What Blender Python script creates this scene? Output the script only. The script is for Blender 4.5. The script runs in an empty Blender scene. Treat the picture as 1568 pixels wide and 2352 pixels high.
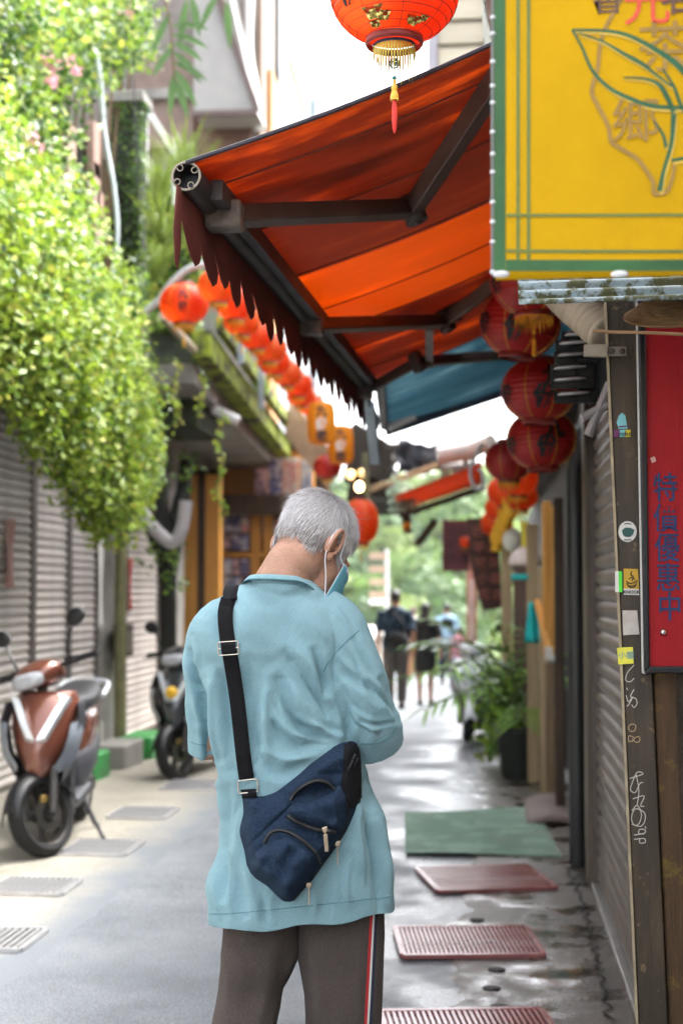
import bpy, bmesh, math, random
import numpy as np
from mathutils import Vector, Matrix, Euler
from mathutils.bvhtree import BVHTree
from mathutils.geometry import delaunay_2d_cdt
random.seed(7); rng = np.random.default_rng(7)
R = math.radians
SC = bpy.context.scene; COL = SC.collection

# ------------------------------------------------------------------ camera
CAM = Vector((0, 0, 1.42)); YAW, PITCH = R(6.05), R(3.0)
cd = bpy.data.cameras.new('camera'); cam = bpy.data.objects.new('camera', cd); COL.objects.link(cam)
cd.sensor_fit = 'VERTICAL'; cd.sensor_height = 36; cd.lens = 50; cd.clip_end = 2000; cd.clip_start = .05
cam.location = CAM; cam.rotation_euler = (R(90) + PITCH, 0, YAW)
cd.dof.use_dof = True; cd.dof.focus_distance = 3.2; cd.dof.aperture_fstop = 3.0
SC.camera = cam
# ------------------------------------------------------------------ world, sun, exposure
SUN_EL, SUN_AZ = R(56), R(46)      # azimuth from +Y, clockwise
w = bpy.data.worlds.new('World'); SC.world = w; w.use_nodes = True
nt = w.node_tree; nt.nodes.clear()
sk = nt.nodes.new('ShaderNodeTexSky'); sk.sky_type = 'NISHITA'; sk.sun_disc = False
sk.sun_elevation = SUN_EL; sk.sun_rotation = SUN_AZ; sk.dust_density = 4; sk.air_density = 1.0; sk.ozone_density = 1
hs = nt.nodes.new('ShaderNodeHueSaturation'); hs.inputs['Saturation'].default_value = .22
bg = nt.nodes.new('ShaderNodeBackground'); bg.inputs['Strength'].default_value = .15
wo = nt.nodes.new('ShaderNodeOutputWorld')
nt.links.new(sk.outputs[0], hs.inputs['Color']); nt.links.new(hs.outputs[0], bg.inputs[0]); nt.links.new(bg.outputs[0], wo.inputs[0])
sl = bpy.data.lights.new('sun', 'SUN'); sl.energy = 1.05; sl.angle = R(35); sl.color = (1, .97, .92)
so = bpy.data.objects.new('sun', sl); COL.objects.link(so)
so.rotation_euler = (R(90) - SUN_EL, 0, math.pi - SUN_AZ); so.location = (0, 0, 20)
SC.view_settings.view_transform = 'Standard'; SC.view_settings.look = 'None'
SC.view_settings.exposure = 2.95; SC.view_settings.gamma = 1; SC.view_settings.use_curve_mapping = False
SC.render.engine = 'CYCLES'
SC.cycles.use_denoising = True; SC.cycles.max_bounces = 6; SC.cycles.diffuse_bounces = 3; SC.cycles.glossy_bounces = 3; SC.cycles.transmission_bounces = 3; SC.cycles.volume_bounces = 0; SC.cycles.use_adaptive_sampling = True; SC.cycles.adaptive_threshold = .02; SC.cycles.transparent_max_bounces = 12
SC.cycles.sample_clamp_indirect = 8; SC.cycles.caustics_reflective = False; SC.cycles.caustics_refractive = False

# ------------------------------------------------------------------ surveying helpers (photo measured on a 1568 x 2352 print)
FPX = 50 / 36 * 2352
_f = Vector((-math.sin(YAW) * math.cos(PITCH), math.cos(YAW) * math.cos(PITCH), math.sin(PITCH)))
_r = Vector((math.cos(YAW), math.sin(YAW), 0)); _u = _r.cross(_f)
def ray(px, py): return _f + _r * ((px - 784) / FPX) - _u * ((py - 1176) / FPX)
def at(px, py, Y): d = ray(px, py); return CAM + d * (Y / d.y)
def atX(px, py, X): d = ray(px, py); return CAM + d * (X / d.x)
def gz(Y): return -.03 * (math.sqrt((Y - 9) ** 2 + 4) + (Y - 9)) / 2 if Y > 0 else 0.0
def gnd(px, py):
    d = ray(px, py); t = 5.0
    for _ in range(40):
        p = CAM + d * t; t -= (p.z - gz(p.y)) / (d.z + .03 * (p.y > 9)) if d.z < -.03 else 0
    return CAM + d * t
def onplane(px, py, p0, n): d = ray(px, py); return CAM + d * ((p0 - CAM).dot(n) / d.dot(n))

# ------------------------------------------------------------------ object helpers
def lnk(o, parent=None):
    COL.objects.link(o)
    if parent: o.parent = parent
    return o
def tag(o, label=None, cat=None, group=None, kind=None):
    if label: o['label'] = label
    if cat: o['category'] = cat
    if group: o['group'] = group
    if kind: o['kind'] = kind
    return o
def thing(name, label, cat, loc=(0, 0, 0), rz=0, group=None):
    o = bpy.data.objects.new(name, None); o.empty_display_size = .1; lnk(o); o.location = loc; o.rotation_euler = (0, 0, rz)
    return tag(o, label, cat, group)
def meshobj(name, me, parent=None, loc=None, rot=None):
    o = bpy.data.objects.new(name, me); lnk(o, parent)
    if loc is not None: o.location = loc
    if rot is not None: o.rotation_euler = rot
    return o
def copy_tree(o, parent=None, depth=0):
    c = o.copy(); COL.objects.link(c); c.parent = parent
    for ch in list(o.children): copy_tree(ch, c, depth + 1)
    return c

class MB:
    def __init__(s): s.v = []; s.f = []; s.m = []; s.cm = 0
    def add(s, vs, fs):
        o = len(s.v); s.v += [tuple(v) for v in vs]; s.f += [tuple(i + o for i in f) for f in fs]; s.m += [s.cm] * len(fs); return s
    def box(s, lo, hi, mat=None):
        x0, y0, z0 = lo; x1, y1, z1 = hi
        vs = [Vector(p) for p in ((x0,y0,z0),(x1,y0,z0),(x1,y1,z0),(x0,y1,z0),(x0,y0,z1),(x1,y0,z1),(x1,y1,z1),(x0,y1,z1))]
        if mat is not None: vs = [mat @ v for v in vs]
        return s.add(vs, [(0,3,2,1),(4,5,6,7),(0,1,5,4),(1,2,6,5),(2,3,7,6),(3,0,4,7)])
    def bar(s, a, b, w, h, up=(0, 0, 1)):
        a = Vector(a); b = Vector(b); d = b - a; L = d.length; z = d.normalized(); up = Vector(up)
        if abs(z.dot(up)) > .98: up = Vector((0, 1, 0))
        x = up.cross(z).normalized(); y = z.cross(x)
        M = Matrix(((x.x, y.x, z.x, a.x), (x.y, y.y, z.y, a.y), (x.z, y.z, z.z, a.z), (0, 0, 0, 1)))
        return s.box((-w/2, -h/2, 0), (w/2, h/2, L), M)
    def tube(s, pts, r, n=10, cap=True, flat=1.0):
        pts = [Vector(p) for p in pts]; k = len(pts)
        rr = r if hasattr(r, '__len__') else [r] * k
        rings = []; ref = None
        for i in range(k):
            t = (pts[min(i + 1, k - 1)] - pts[max(i - 1, 0)]).normalized()
            if ref is None:
                ref = Vector((0, 0, 1)) if abs(t.z) < .9 else Vector((1, 0, 0))
            x = (ref - t * ref.dot(t)).normalized(); y = t.cross(x); ref = x
            rings.append([pts[i] + (x * math.cos(a) + y * math.sin(a) * flat) * rr[i] for a in (2 * math.pi * j / n for j in range(n))])
        return s.loft(rings, cap)
    def loft(s, rings, cap=True, closed=True):
        n = len(rings[0]); vs = [p for r in rings for p in r]; fs = []
        for i in range(len(rings) - 1):
            for j in range(n if closed else n - 1):
                a = i * n + j; b = i * n + (j + 1) % n
                fs.append((a, b, b + n, a + n))
        if cap: fs.append(tuple(range(n - 1, -1, -1))); fs.append(tuple(range((len(rings) - 1) * n, len(rings) * n)))
        return s.add(vs, fs)
    def lathe(s, prof, n=24, c=(0, 0, 0), axis='z', cap=False):
        rings = []
        for r, z in prof:
            ring = []
            for j in range(n):
                a = 2 * math.pi * j / n; x, y = r * math.cos(a), r * math.sin(a)
                p = (x, y, z) if axis == 'z' else ((x, z, y) if axis == 'y' else (z, x, y))
                ring.append(Vector(p) + Vector(c))
            rings.append(ring)
        return s.loft(rings, cap)
    def ell(s, c, rad, M=None, n=20, m=12):
        c = Vector(c); rings = []
        for i in range(m + 1):
            th = math.pi * min(max(i / m, .02), .98); ring = []
            for j in range(n):
                a = 2 * math.pi * j / n
                p = Vector((rad[0] * math.sin(th) * math.cos(a), rad[1] * math.sin(th) * math.sin(a), -rad[2] * math.cos(th)))
                ring.append(c + (M @ p if M else p))
            rings.append(ring)
        return s.loft(rings, True)
    def prism(s, poly, d0, d1, fn):
        """poly 2-D; fn(u, v, d) -> 3-D"""
        n = len(poly); vs = [fn(u, v, d0) for u, v in poly] + [fn(u, v, d1) for u, v in poly]
        fs = [tuple(range(n - 1, -1, -1)), tuple(range(n, 2 * n))] + [(i, (i + 1) % n, n + (i + 1) % n, n + i) for i in range(n)]
        return s.add(vs, fs)
    def grid(s, fn, nu, nv, cu=False):
        vs = [fn(i / (nu if cu else nu - 1), j / (nv - 1)) for j in range(nv) for i in range(nu)]
        fs = [(j*nu+i, j*nu+(i+1) % nu, (j+1)*nu+(i+1) % nu, (j+1)*nu+i) for j in range(nv - 1) for i in range(nu if cu else nu - 1)]
        return s.add(vs, fs)
    def mesh(s, name, mats=None, smooth=True, angle=35):
        me = bpy.data.meshes.new(name); me.from_pydata(s.v, [], s.f); 
        for m in (mats if isinstance(mats, (list, tuple)) else [mats]):
            if m: me.materials.append(m)
        if any(s.m): me.polygons.foreach_set('material_index', s.m)
        bm = bmesh.new(); bm.from_mesh(me); bmesh.ops.recalc_face_normals(bm, faces=bm.faces); bm.to_mesh(me); bm.free()
        if smooth:
            me.polygons.foreach_set('use_smooth', [True] * len(me.polygons)); me.set_sharp_from_angle(angle=R(angle))
        me.update(); return me
    def build(s, name, mats, parent=None, smooth=True, angle=35, bevel=0, loc=None, rot=None, thick=0):
        o = meshobj(name, s.mesh(name, mats, smooth, angle), parent, loc, rot)
        if thick: md = o.modifiers.new('s', 'SOLIDIFY'); md.thickness = thick; md.offset = 0
        if bevel: md = o.modifiers.new('b', 'BEVEL'); md.width = bevel; md.segments = 2; md.limit_method = 'ANGLE'; md.angle_limit = R(40)
        return o
def struct(name, mb, mats, **k): return tag(mb.build(name, mats, **k), kind='structure')
def smoothpath(pts, n=8):
    pts = [Vector(p) for p in pts]; out = []
    P = [pts[0] * 2 - pts[1]] + pts + [pts[-1] * 2 - pts[-2]]
    for i in range(1, len(P) - 2):
        for k in range(n):
            t = k / n; a, b, c, d = P[i-1], P[i], P[i+1], P[i+2]
            out.append(.5 * ((2*b) + (c - a)*t + (2*a - 5*b + 4*c - d)*t*t + (3*b - a - 3*c + d)*t**3))
    return out + [pts[-1]]
def evaluated(o, keep=False):
    dg = bpy.context.evaluated_depsgraph_get(); dg.update()
    me = bpy.data.meshes.new_from_object(o.evaluated_get(dg), preserve_all_data_layers=True, depsgraph=dg)
    return me
def remeshed(mb, voxel, it=6, fac=.5):
    """one continuous skin from overlapping closed lofts"""
    o = meshobj('tmp', mb.mesh('tmp', None, False))
    m = o.modifiers.new('r', 'REMESH'); m.mode = 'VOXEL'; m.voxel_size = voxel
    if it: m = o.modifiers.new('s', 'SMOOTH'); m.factor = fac; m.iterations = it
    me = evaluated(o); old = o.data; bpy.data.objects.remove(o); bpy.data.meshes.remove(old)
    me.polygons.foreach_set('use_smooth', [True] * len(me.polygons)); return me
def coords(me):
    a = np.empty(len(me.vertices) * 3); me.vertices.foreach_get('co', a); return a.reshape(-1, 3)
def normals(me):
    a = np.empty(len(me.vertices) * 3); me.vertex_normals.foreach_get('vector', a); return a.reshape(-1, 3)
def setco(me, c): me.vertices.foreach_set('co', c.ravel()); me.update()
def textmesh(body, size, extrude=.001, bold=0.0, align='CENTER', res=3):
    c = bpy.data.curves.new('t', 'FONT'); c.body = body; c.size = size; c.extrude = extrude; c.offset = bold; c.resolution_u = res
    c.align_x = align; c.align_y = 'CENTER'
    o = bpy.data.objects.new('t', c); COL.objects.link(o); me = evaluated(o); bpy.data.objects.remove(o); bpy.data.curves.remove(c)
    me.materials.clear(); return me

# ------------------------------------------------------------------ materials
def _n(nt, t, **k):
    n = nt.nodes.new(t)
    for a, b in k.items():
        if a in n.inputs: n.inputs[a].default_value = b
        else: setattr(n, a, b)
    return n
MATS = {}
def c4(c): return (c[0], c[1], c[2], 1)
def pm(name, col, rough=.6, metal=0, var=.2, vs=6, col2=None, c2at=(.5, .62), c2s=4, bump=.12, bs=60, spec=.5, trans=0, tcol=None,
       rvar=0, objvar=.0, stretch=(1, 1, 1), coat=0, emit=0, alpha=1, sheen=0, dirt=None):
    """procedural principled: noise-varied colour, an optional second colour in noise patches, bump, per-object value shift"""
    if name in MATS: return MATS[name]
    m = bpy.data.materials.new(name); m.use_nodes = True; nt = m.node_tree; L = nt.links
    b = nt.nodes['Principled BSDF']; out = nt.nodes['Material Output']
    tc = _n(nt, 'ShaderNodeTexCoord'); mp = _n(nt, 'ShaderNodeMapping'); mp.inputs['Scale'].default_value = stretch
    L.new(tc.outputs['Object'], mp.inputs[0]); V = mp.outputs[0]
    n1 = _n(nt, 'ShaderNodeTexNoise', Scale=vs, Detail=6.0, Roughness=.6); L.new(V, n1.inputs['Vector'])
    mr = _n(nt, 'ShaderNodeMapRange'); mr.inputs[1].default_value = .25; mr.inputs[2].default_value = .75
    mr.inputs[3].default_value = 1 - var; mr.inputs[4].default_value = 1 + var; L.new(n1.outputs[0], mr.inputs[0])
    base = _n(nt, 'ShaderNodeMix', data_type='RGBA'); base.inputs[6].default_value = c4(col); base.inputs[7].default_value = c4(col2 or col)
    if col2:
        n2 = _n(nt, 'ShaderNodeTexNoise', Scale=c2s, Detail=7.0, Roughness=.65); L.new(V, n2.inputs['Vector'])
        r2 = _n(nt, 'ShaderNodeMapRange'); r2.inputs[1].default_value, r2.inputs[2].default_value = c2at; L.new(n2.outputs[0], r2.inputs[0]); L.new(r2.outputs[0], base.inputs[0])
    else: base.inputs[0].default_value = 0
    val = mr.outputs[0]
    if objvar:
        oi = _n(nt, 'ShaderNodeObjectInfo'); m2 = _n(nt, 'ShaderNodeMapRange'); m2.inputs[3].default_value = 1 - objvar; m2.inputs[4].default_value = 1 + objvar
        L.new(oi.outputs['Random'], m2.inputs[0]); mu = _n(nt, 'ShaderNodeMath', operation='MULTIPLY'); L.new(val, mu.inputs[0]); L.new(m2.outputs[0], mu.inputs[1]); val = mu.outputs[0]
    hv = _n(nt, 'ShaderNodeHueSaturation'); L.new(base.outputs[2], hv.inputs['Color']); L.new(val, hv.inputs['Value'])
    colout = hv.outputs[0]
    if dirt:
        n3 = _n(nt, 'ShaderNodeTexNoise', Scale=dirt[1], Detail=8.0, Roughness=.7); L.new(tc.outputs['Object'], n3.inputs['Vector'])
        r3 = _n(nt, 'ShaderNodeMapRange'); r3.inputs[1].default_value, r3.inputs[2].default_value = dirt[2]; r3.inputs[4].default_value = dirt[3]; L.new(n3.outputs[0], r3.inputs[0])
        mx = _n(nt, 'ShaderNodeMix', data_type='RGBA'); mx.inputs[7].default_value = c4(dirt[0]); L.new(r3.outputs[0], mx.inputs[0]); L.new(colout, mx.inputs[6]); colout = mx.outputs[2]
    L.new(colout, b.inputs['Base Color'])
    b.inputs['Roughness'].default_value = rough; b.inputs['Metallic'].default_value = metal; b.inputs['Specular IOR Level'].default_value = spec
    if rvar:
        r4 = _n(nt, 'ShaderNodeMapRange'); r4.inputs[1].default_value = .3; r4.inputs[2].default_value = .7
        r4.inputs[3].default_value = max(.03, rough - rvar); r4.inputs[4].default_value = min(1, rough + rvar); L.new(n1.outputs[0], r4.inputs[0]); L.new(r4.outputs[0], b.inputs['Roughness'])
    if coat: b.inputs['Coat Weight'].default_value = coat; b.inputs['Coat Roughness'].default_value = .08
    if sheen: b.inputs['Sheen Weight'].default_value = sheen; b.inputs['Sheen Roughness'].default_value = .5
    if emit: L.new(colout, b.inputs['Emission Color']); b.inputs['Emission Strength'].default_value = emit
    if alpha < 1: b.inputs['Alpha'].default_value = alpha
    if bump:
        n5 = _n(nt, 'ShaderNodeTexNoise', Scale=bs, Detail=4.0); L.new(V, n5.inputs['Vector'])
        bp = _n(nt, 'ShaderNodeBump', Strength=bump, Distance=.01); L.new(n5.outputs[0], bp.inputs['Height']); L.new(bp.outputs[0], b.inputs['Normal'])
    if trans:
        tr = _n(nt, 'ShaderNodeBsdfTranslucent'); mxs = _n(nt, 'ShaderNodeMixShader'); mxs.inputs[0].default_value = trans
        if tcol: tr.inputs[0].default_value = c4(tcol)
        else: L.new(colout, tr.inputs[0])
        L.new(b.outputs[0], mxs.inputs[1]); L.new(tr.outputs[0], mxs.inputs[2]); L.new(mxs.outputs[0], out.inputs[0])
    MATS[name] = m; return m
BLACKP = pm('black_plastic', (.008, .008, .009), .45, bump=.05)
RUBBER = pm('rubber', (.011, .0105, .0105), .75, bump=.2, bs=90)
CHROME = pm('steel', (.62, .6, .56), .28, 1, var=.1)
DARKSTEEL = pm('dark_steel', (.09, .085, .08), .45, .8)
WHITEP = pm('white_paint', (.72, .72, .72), .35, var=.06, bump=.03)
GREYCON = pm('concrete', (.30, .285, .26), .85, var=.25, vs=3, col2=(.19, .18, .165), c2s=2.5, c2at=(.45, .7), bump=.35, bs=40)
DARKWOOD = pm('dark_wood', (.05, .028, .017), .65, var=.35, vs=5, stretch=(6, 6, .6), bump=.3, bs=30, col2=(.1, .06, .032), c2at=(.5, .7))
ORANGEWOOD = pm('orange_wood', (.68, .32, .06), .5, var=.3, vs=3, stretch=(7, 7, .5), bump=.2, bs=25, col2=(.4, .16, .04), c2at=(.5, .75), c2s=3)
TANWOOD = pm('tan_wood', (.42, .30, .17), .6, var=.25, vs=4, stretch=(7, 7, .5), bump=.25, bs=25)
PAPER = pm('paper', (.7, .68, .64), .8, var=.1)
# ================================================================== GROUND
def wet_mat(name, col, col2, wet_fn, dry=.75, wet=.12, bumpS=.35, bs=120, vs=2.2, darken=.55):
    m = bpy.data.materials.new(name); m.use_nodes = True; nt = m.node_tree; L = nt.links; b = nt.nodes['Principled BSDF']
    tc = _n(nt, 'ShaderNodeTexCoord'); V = tc.outputs['Object']
    n1 = _n(nt, 'ShaderNodeTexNoise', Scale=vs, Detail=8.0, Roughness=.62); L.new(V, n1.inputs['Vector'])
    n2 = _n(nt, 'ShaderNodeTexNoise', Scale=bs, Detail=3.0); L.new(V, n2.inputs['Vector'])
    mx = _n(nt, 'ShaderNodeMix', data_type='RGBA'); mx.inputs[6].default_value = c4(col); mx.inputs[7].default_value = c4(col2)
    r1 = _n(nt, 'ShaderNodeMapRange'); r1.inputs[1].default_value = .35; r1.inputs[2].default_value = .68; L.new(n1.outputs[0], r1.inputs[0]); L.new(r1.outputs[0], mx.inputs[0])
    sp = _n(nt, 'ShaderNodeTexNoise', Scale=bs * 1.7, Detail=2.0); L.new(V, sp.inputs['Vector'])
    rs = _n(nt, 'ShaderNodeMapRange'); rs.inputs[1].default_value = .3; rs.inputs[2].default_value = .7; rs.inputs[3].default_value = .5; rs.inputs[4].default_value = 1.5; L.new(sp.outputs[0], rs.inputs[0])
    hv = _n(nt, 'ShaderNodeHueSaturation'); L.new(mx.outputs[2], hv.inputs['Color']); L.new(rs.outputs[0], hv.inputs['Value'])
    wetv = wet_fn(nt, L, V)
    dk = _n(nt, 'ShaderNodeMix', data_type='RGBA', blend_type='MULTIPLY'); dk.inputs[7].default_value = (darken, darken, darken, 1); L.new(wetv, dk.inputs[0]); L.new(hv.outputs[0], dk.inputs[6])
    L.new(dk.outputs[2], b.inputs['Base Color'])
    ro = _n(nt, 'ShaderNodeMapRange'); ro.inputs[3].default_value = dry; ro.inputs[4].default_value = wet; L.new(wetv, ro.inputs[0]); L.new(ro.outputs[0], b.inputs['Roughness'])
    bst = _n(nt, 'ShaderNodeMapRange'); bst.inputs[3].default_value = bumpS; bst.inputs[4].default_value = bumpS * .25; L.new(wetv, bst.inputs[0])
    bp = _n(nt, 'ShaderNodeBump', Distance=.006); L.new(bst.outputs[0], bp.inputs['Strength']); L.new(n2.outputs[0], bp.inputs['Height']); L.new(bp.outputs[0], b.inputs['Normal'])
    MATS[name] = m; return m
def wet_noise(lo, hi, scale, xlo=None, xhi=None, gain=.25, amp=1):
    def fn(nt, L, V):
        n = _n(nt, 'ShaderNodeTexNoise', Scale=scale, Detail=6.0, Roughness=.6); L.new(V, n.inputs['Vector']); src = n.outputs[0]
        if xlo is not None:
            s = _n(nt, 'ShaderNodeSeparateXYZ'); L.new(V, s.inputs[0])
            r = _n(nt, 'ShaderNodeMapRange'); r.inputs[1].default_value = xlo; r.inputs[2].default_value = xhi; r.inputs[3].default_value = -gain; r.inputs[4].default_value = gain
            L.new(s.outputs[0], r.inputs[0]); a = _n(nt, 'ShaderNodeMath', operation='ADD'); L.new(src, a.inputs[0]); L.new(r.outputs[0], a.inputs[1]); src = a.outputs[0]
        q = _n(nt, 'ShaderNodeMapRange'); q.inputs[1].default_value = lo; q.inputs[2].default_value = hi; q.inputs[4].default_value = amp; L.new(src, q.inputs[0]); return q.outputs[0]
    return fn
ASPH = wet_mat('asphalt', (.19, .205, .222), (.118, .132, .148), wet_noise(.42, .62, 1.6, -1.1, -.2, .2, .9), dry=.65, wet=.22, bs=75)
CONL = wet_mat('pavement_concrete', (.33, .305, .255), (.25, .23, .185), wet_noise(.62, .8, 1.1, amp=.5), dry=.8, bs=60)
CONR = wet_mat('wet_concrete', (.125, .105, .085), (.06, .05, .042), wet_noise(.46, .6, 2.6, amp=1), dry=.5, wet=.07, bs=70, darken=.6)
ys = [-6 + .5 * i for i in range(88)]
mb = MB(); mb.grid(lambda u, v: (-9 + 18 * u, ys[int(round(v * 87))], gz(ys[int(round(v * 87))])), 13, 88); struct('road', mb, ASPH)
def strip(x0f, x1f, y0, y1, n, dz):
    mb = MB()
    def fn(u, v):
        y = y0 + (y1 - y0) * v; a, b = x0f(y), x1f(y); e = (0, .02, .5, .98, 1)[int(round(u * 4))]; return (a + (b - a) * e, y, gz(y) + (dz if 0 < u < 1 else -.006))
    return mb.grid(fn, 5, n)
wob = lambda y, s, a: a * (math.sin(y * 2.3 + s) + .6 * math.sin(y * 5.9 + 2 * s) + .4 * math.sin(y * 14.1 + s * 3) + .25 * math.sin(y * 31 + s))
def edge_blend(m, xa, xb, col):
    nt = m.node_tree; L = nt.links; b = nt.nodes['Principled BSDF']; src = b.inputs['Base Color'].links[0].from_socket; tc = _n(nt, 'ShaderNodeTexCoord'); s = _n(nt, 'ShaderNodeSeparateXYZ'); L.new(tc.outputs['Object'], s.inputs[0])
    n = _n(nt, 'ShaderNodeTexNoise', Scale=2.3, Detail=6.0); L.new(tc.outputs['Object'], n.inputs['Vector']); a = _n(nt, 'ShaderNodeMath', operation='MULTIPLY_ADD'); L.new(n.outputs[0], a.inputs[0]); a.inputs[1].default_value = .55; L.new(s.outputs[0], a.inputs[2])
    r = _n(nt, 'ShaderNodeMapRange'); r.inputs[1].default_value = xa + .27; r.inputs[2].default_value = xb + .27; L.new(a.outputs[0], r.inputs[0]); mx = _n(nt, 'ShaderNodeMix', data_type='RGBA'); mx.inputs[7].default_value = c4(col); L.new(r.outputs[0], mx.inputs[0]); L.new(src, mx.inputs[6]); L.new(mx.outputs[2], b.inputs['Base Color'])
edge_blend(CONL, -2.15, -1.78, (.15, .165, .182))
pavl = struct('pavement_left', strip(lambda y: -4.2, lambda y: -1.72 + wob(y, 1, .015), 2, 30, 280, .006), CONL)
pavr = struct('pavement_right', strip(lambda y: -.17 + wob(y, 4, .05), lambda y: 2.4, 2, 13.6, 420, .006), CONR)
# drain holes and cracks of the wet pavement
HOLE = pm('drain_hole', (.01, .009, .008), .6)
for (px, py) in ((1128, 2275), (1140, 2232), (1147, 2318), (1130, 2168), (1095, 2117)):
    p = gnd(px, py); m = MB(); m.lathe([(.001, .0), (.03, 0), (.034, -.004)], 16); o = m.build('drain_hole', HOLE, pavr, loc=(p.x, p.y, p.z + .012)); o.scale = (1, .8, 1)
CRK = pm('crack', (.02, .018, .016), .8)
def crack(pts, wd):
    pts = smoothpath([gnd(*p) + Vector((0, 0, .0115)) for p in pts], 12); m = MB(); vs = []
    for i, p in enumerate(pts):
        j = .012 * math.sin(i * 1.7) + .008 * math.sin(i * 4.1); k = wd * (.6 + .5 * abs(math.sin(i * 2.1)))
        vs += [p + Vector((j - k, 0, 0)), p + Vector((j + k, 0, 0))]
    m.add(vs, [(2*i, 2*i+1, 2*i+3, 2*i+2) for i in range(len(pts) - 1)]); m.build('crack', CRK, pavr)
crack([(1300, 2000), (1330, 2060), (1350, 2130), (1365, 2190), (1380, 2250), (1400, 2352)], .006)
crack([(1240, 2160), (1300, 2152), (1370, 2150), (1420, 2148)], .009)
# far hillside, valley floor
HILL = pm('hill_ground', (.075, .11, .035), .9, var=.4, vs=.05, bump=0)
def hz(x, y):
    d = (y - 60) / 190; s = max(0, min(1, d)); s = s * s * (3 - 2 * s)
    return -16 + s * (30 + 5 * math.sin(x * .03 + 1) + 4 * math.sin(x * .011)) + .7 * math.sin(x * .2) * math.sin(y * .17)
mb = MB(); mb.grid(lambda u, v: (-260 + 520 * u, 38 + 330 * v, hz(-260 + 520 * u, 38 + 330 * v)), 60, 50); struct('hill', mb, HILL)
def leafcloud(C, N, size, jit=.4, n_per=1, aspect=.6):
    """C centres (k,3), N facing normals (k,3): bent four-corner leaves as one vertex/face array"""
    k = len(C); a = rng.normal(size=(k, 3)); nn = N + jit * rng.normal(size=(k, 3)); nn /= np.linalg.norm(nn, axis=1)[:, None] + 1e-9
    t = np.cross(nn, a); t /= np.linalg.norm(t, axis=1)[:, None] + 1e-9; b = np.cross(nn, t)
    s = (size * (.6 + .8 * rng.random(k)))[:, None] if np.isscalar(size) else size[:, None]
    v = np.stack([C - t * s, C + b * s * aspect + nn * s * .18, C + t * s, C - b * s * aspect + nn * s * .18], 1)
    return v.reshape(-1, 3), k
def leafmesh(name, V, k, mats, weights=None, idx=None):
    me = bpy.data.meshes.new(name); me.vertices.add(4 * k); me.vertices.foreach_set('co', V.astype(np.float32).ravel())
    me.loops.add(6 * k); me.polygons.add(2 * k); q = np.arange(k)[:, None] * 4
    me.loops.foreach_set('vertex_index', (q + np.array([0, 1, 2, 0, 2, 3])).astype(np.int32).ravel())
    me.polygons.foreach_set('loop_start', np.arange(2 * k, dtype=np.int32) * 3)
    for m in mats: me.materials.append(m)
    if idx is None: idx = rng.choice(len(mats), size=k, p=weights)
    me.polygons.foreach_set('material_index', np.repeat(idx, 2).astype(np.int32)); me.update(calc_edges=True); return me
TREEA = pm('far_leaf_a', (.13, .21, .05), .6, trans=.35, bump=0, var=.3, vs=.3)
TREEB = pm('far_leaf_b', (.08, .145, .045), .6, trans=.3, bump=0, var=.3, vs=.3)
TREEC = pm('far_leaf_c', (.2, .27, .07), .6, trans=.35, bump=0, var=.3, vs=.3)
cs = []; ns = []; ix = []
for i in range(900):
    x = rng.uniform(-75, 40); y = 62 + 190 * rng.random() ** .8; z = hz(x, y); r = rng.uniform(2.0, 4.5); n = 110
    d = rng.normal(size=(n, 3)); d /= np.linalg.norm(d, axis=1)[:, None]; d[:, 2] = np.abs(d[:, 2]) * .9
    rad = r * (.75 + .3 * rng.random(n))[:, None]
    cs.append(np.array([x, y, z + r * .3]) + d * rad); ns.append(d); ix.append(np.full(n, rng.choice(3, p=[.45, .33, .22])))
V, k = leafcloud(np.concatenate(cs), np.concatenate(ns), .75)
tag(meshobj('hillside_wood', leafmesh('hillside_wood', V, k, [TREEA, TREEB, TREEC], idx=np.concatenate(ix))), 'green wooded hillside beyond the end of the lane', 'wood', kind='stuff')

# ================================================================== LEFT SIDE
# street continued behind the photographer: unseen houses added to cut light from there
for nm, lb, lo, hi in (('unseen_row_house', 'unseen plastered row house added for shade behind the photographer on the left', (-8, -16, -.3), (-3.7, 6.0, 3.0)), ('unseen_row_house', 'unseen plastered row house added for shade behind the photographer on the right', (1.1, -16, -.3), (6, 3.4, 3.4))):
    h_ = thing(nm, lb, 'house', group='added row houses behind the viewpoint'); MB().box(lo, hi).build('wall', pm('row_plaster', (.3, .28, .25), .9, var=.2), h_)
    MB().box((lo[0] - .1, lo[1], hi[2]), (hi[0] + .15, hi[1], hi[2] + .15)).build('roof', pm('row_roof', (.12, .11, .1), .8), h_)
LX = -3.5
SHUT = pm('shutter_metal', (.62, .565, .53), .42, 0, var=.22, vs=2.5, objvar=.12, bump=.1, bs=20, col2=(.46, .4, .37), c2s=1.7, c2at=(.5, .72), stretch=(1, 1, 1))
RAIL = pm('guide_rail', (.14, .12, .11), .5, .4)
PLASTER = pm('grey_plaster', (.33, .315, .3), .9, var=.2, vs=1.2, col2=(.2, .19, .17), c2s=.9, c2at=(.5, .75), bump=.2, bs=25)
MOSS = pm('moss', (.24, .30, .03), .95, var=.45, vs=9, col2=(.035, .03, .022), c2s=5, c2at=(.48, .6), bump=.9, bs=45)
DARKMOSS = pm('mossy_stone', (.03, .034, .022), .95, var=.5, vs=7, col2=(.055, .075, .02), c2s=6, c2at=(.5, .66), bump=.9, bs=35)
_slat = {}
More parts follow.
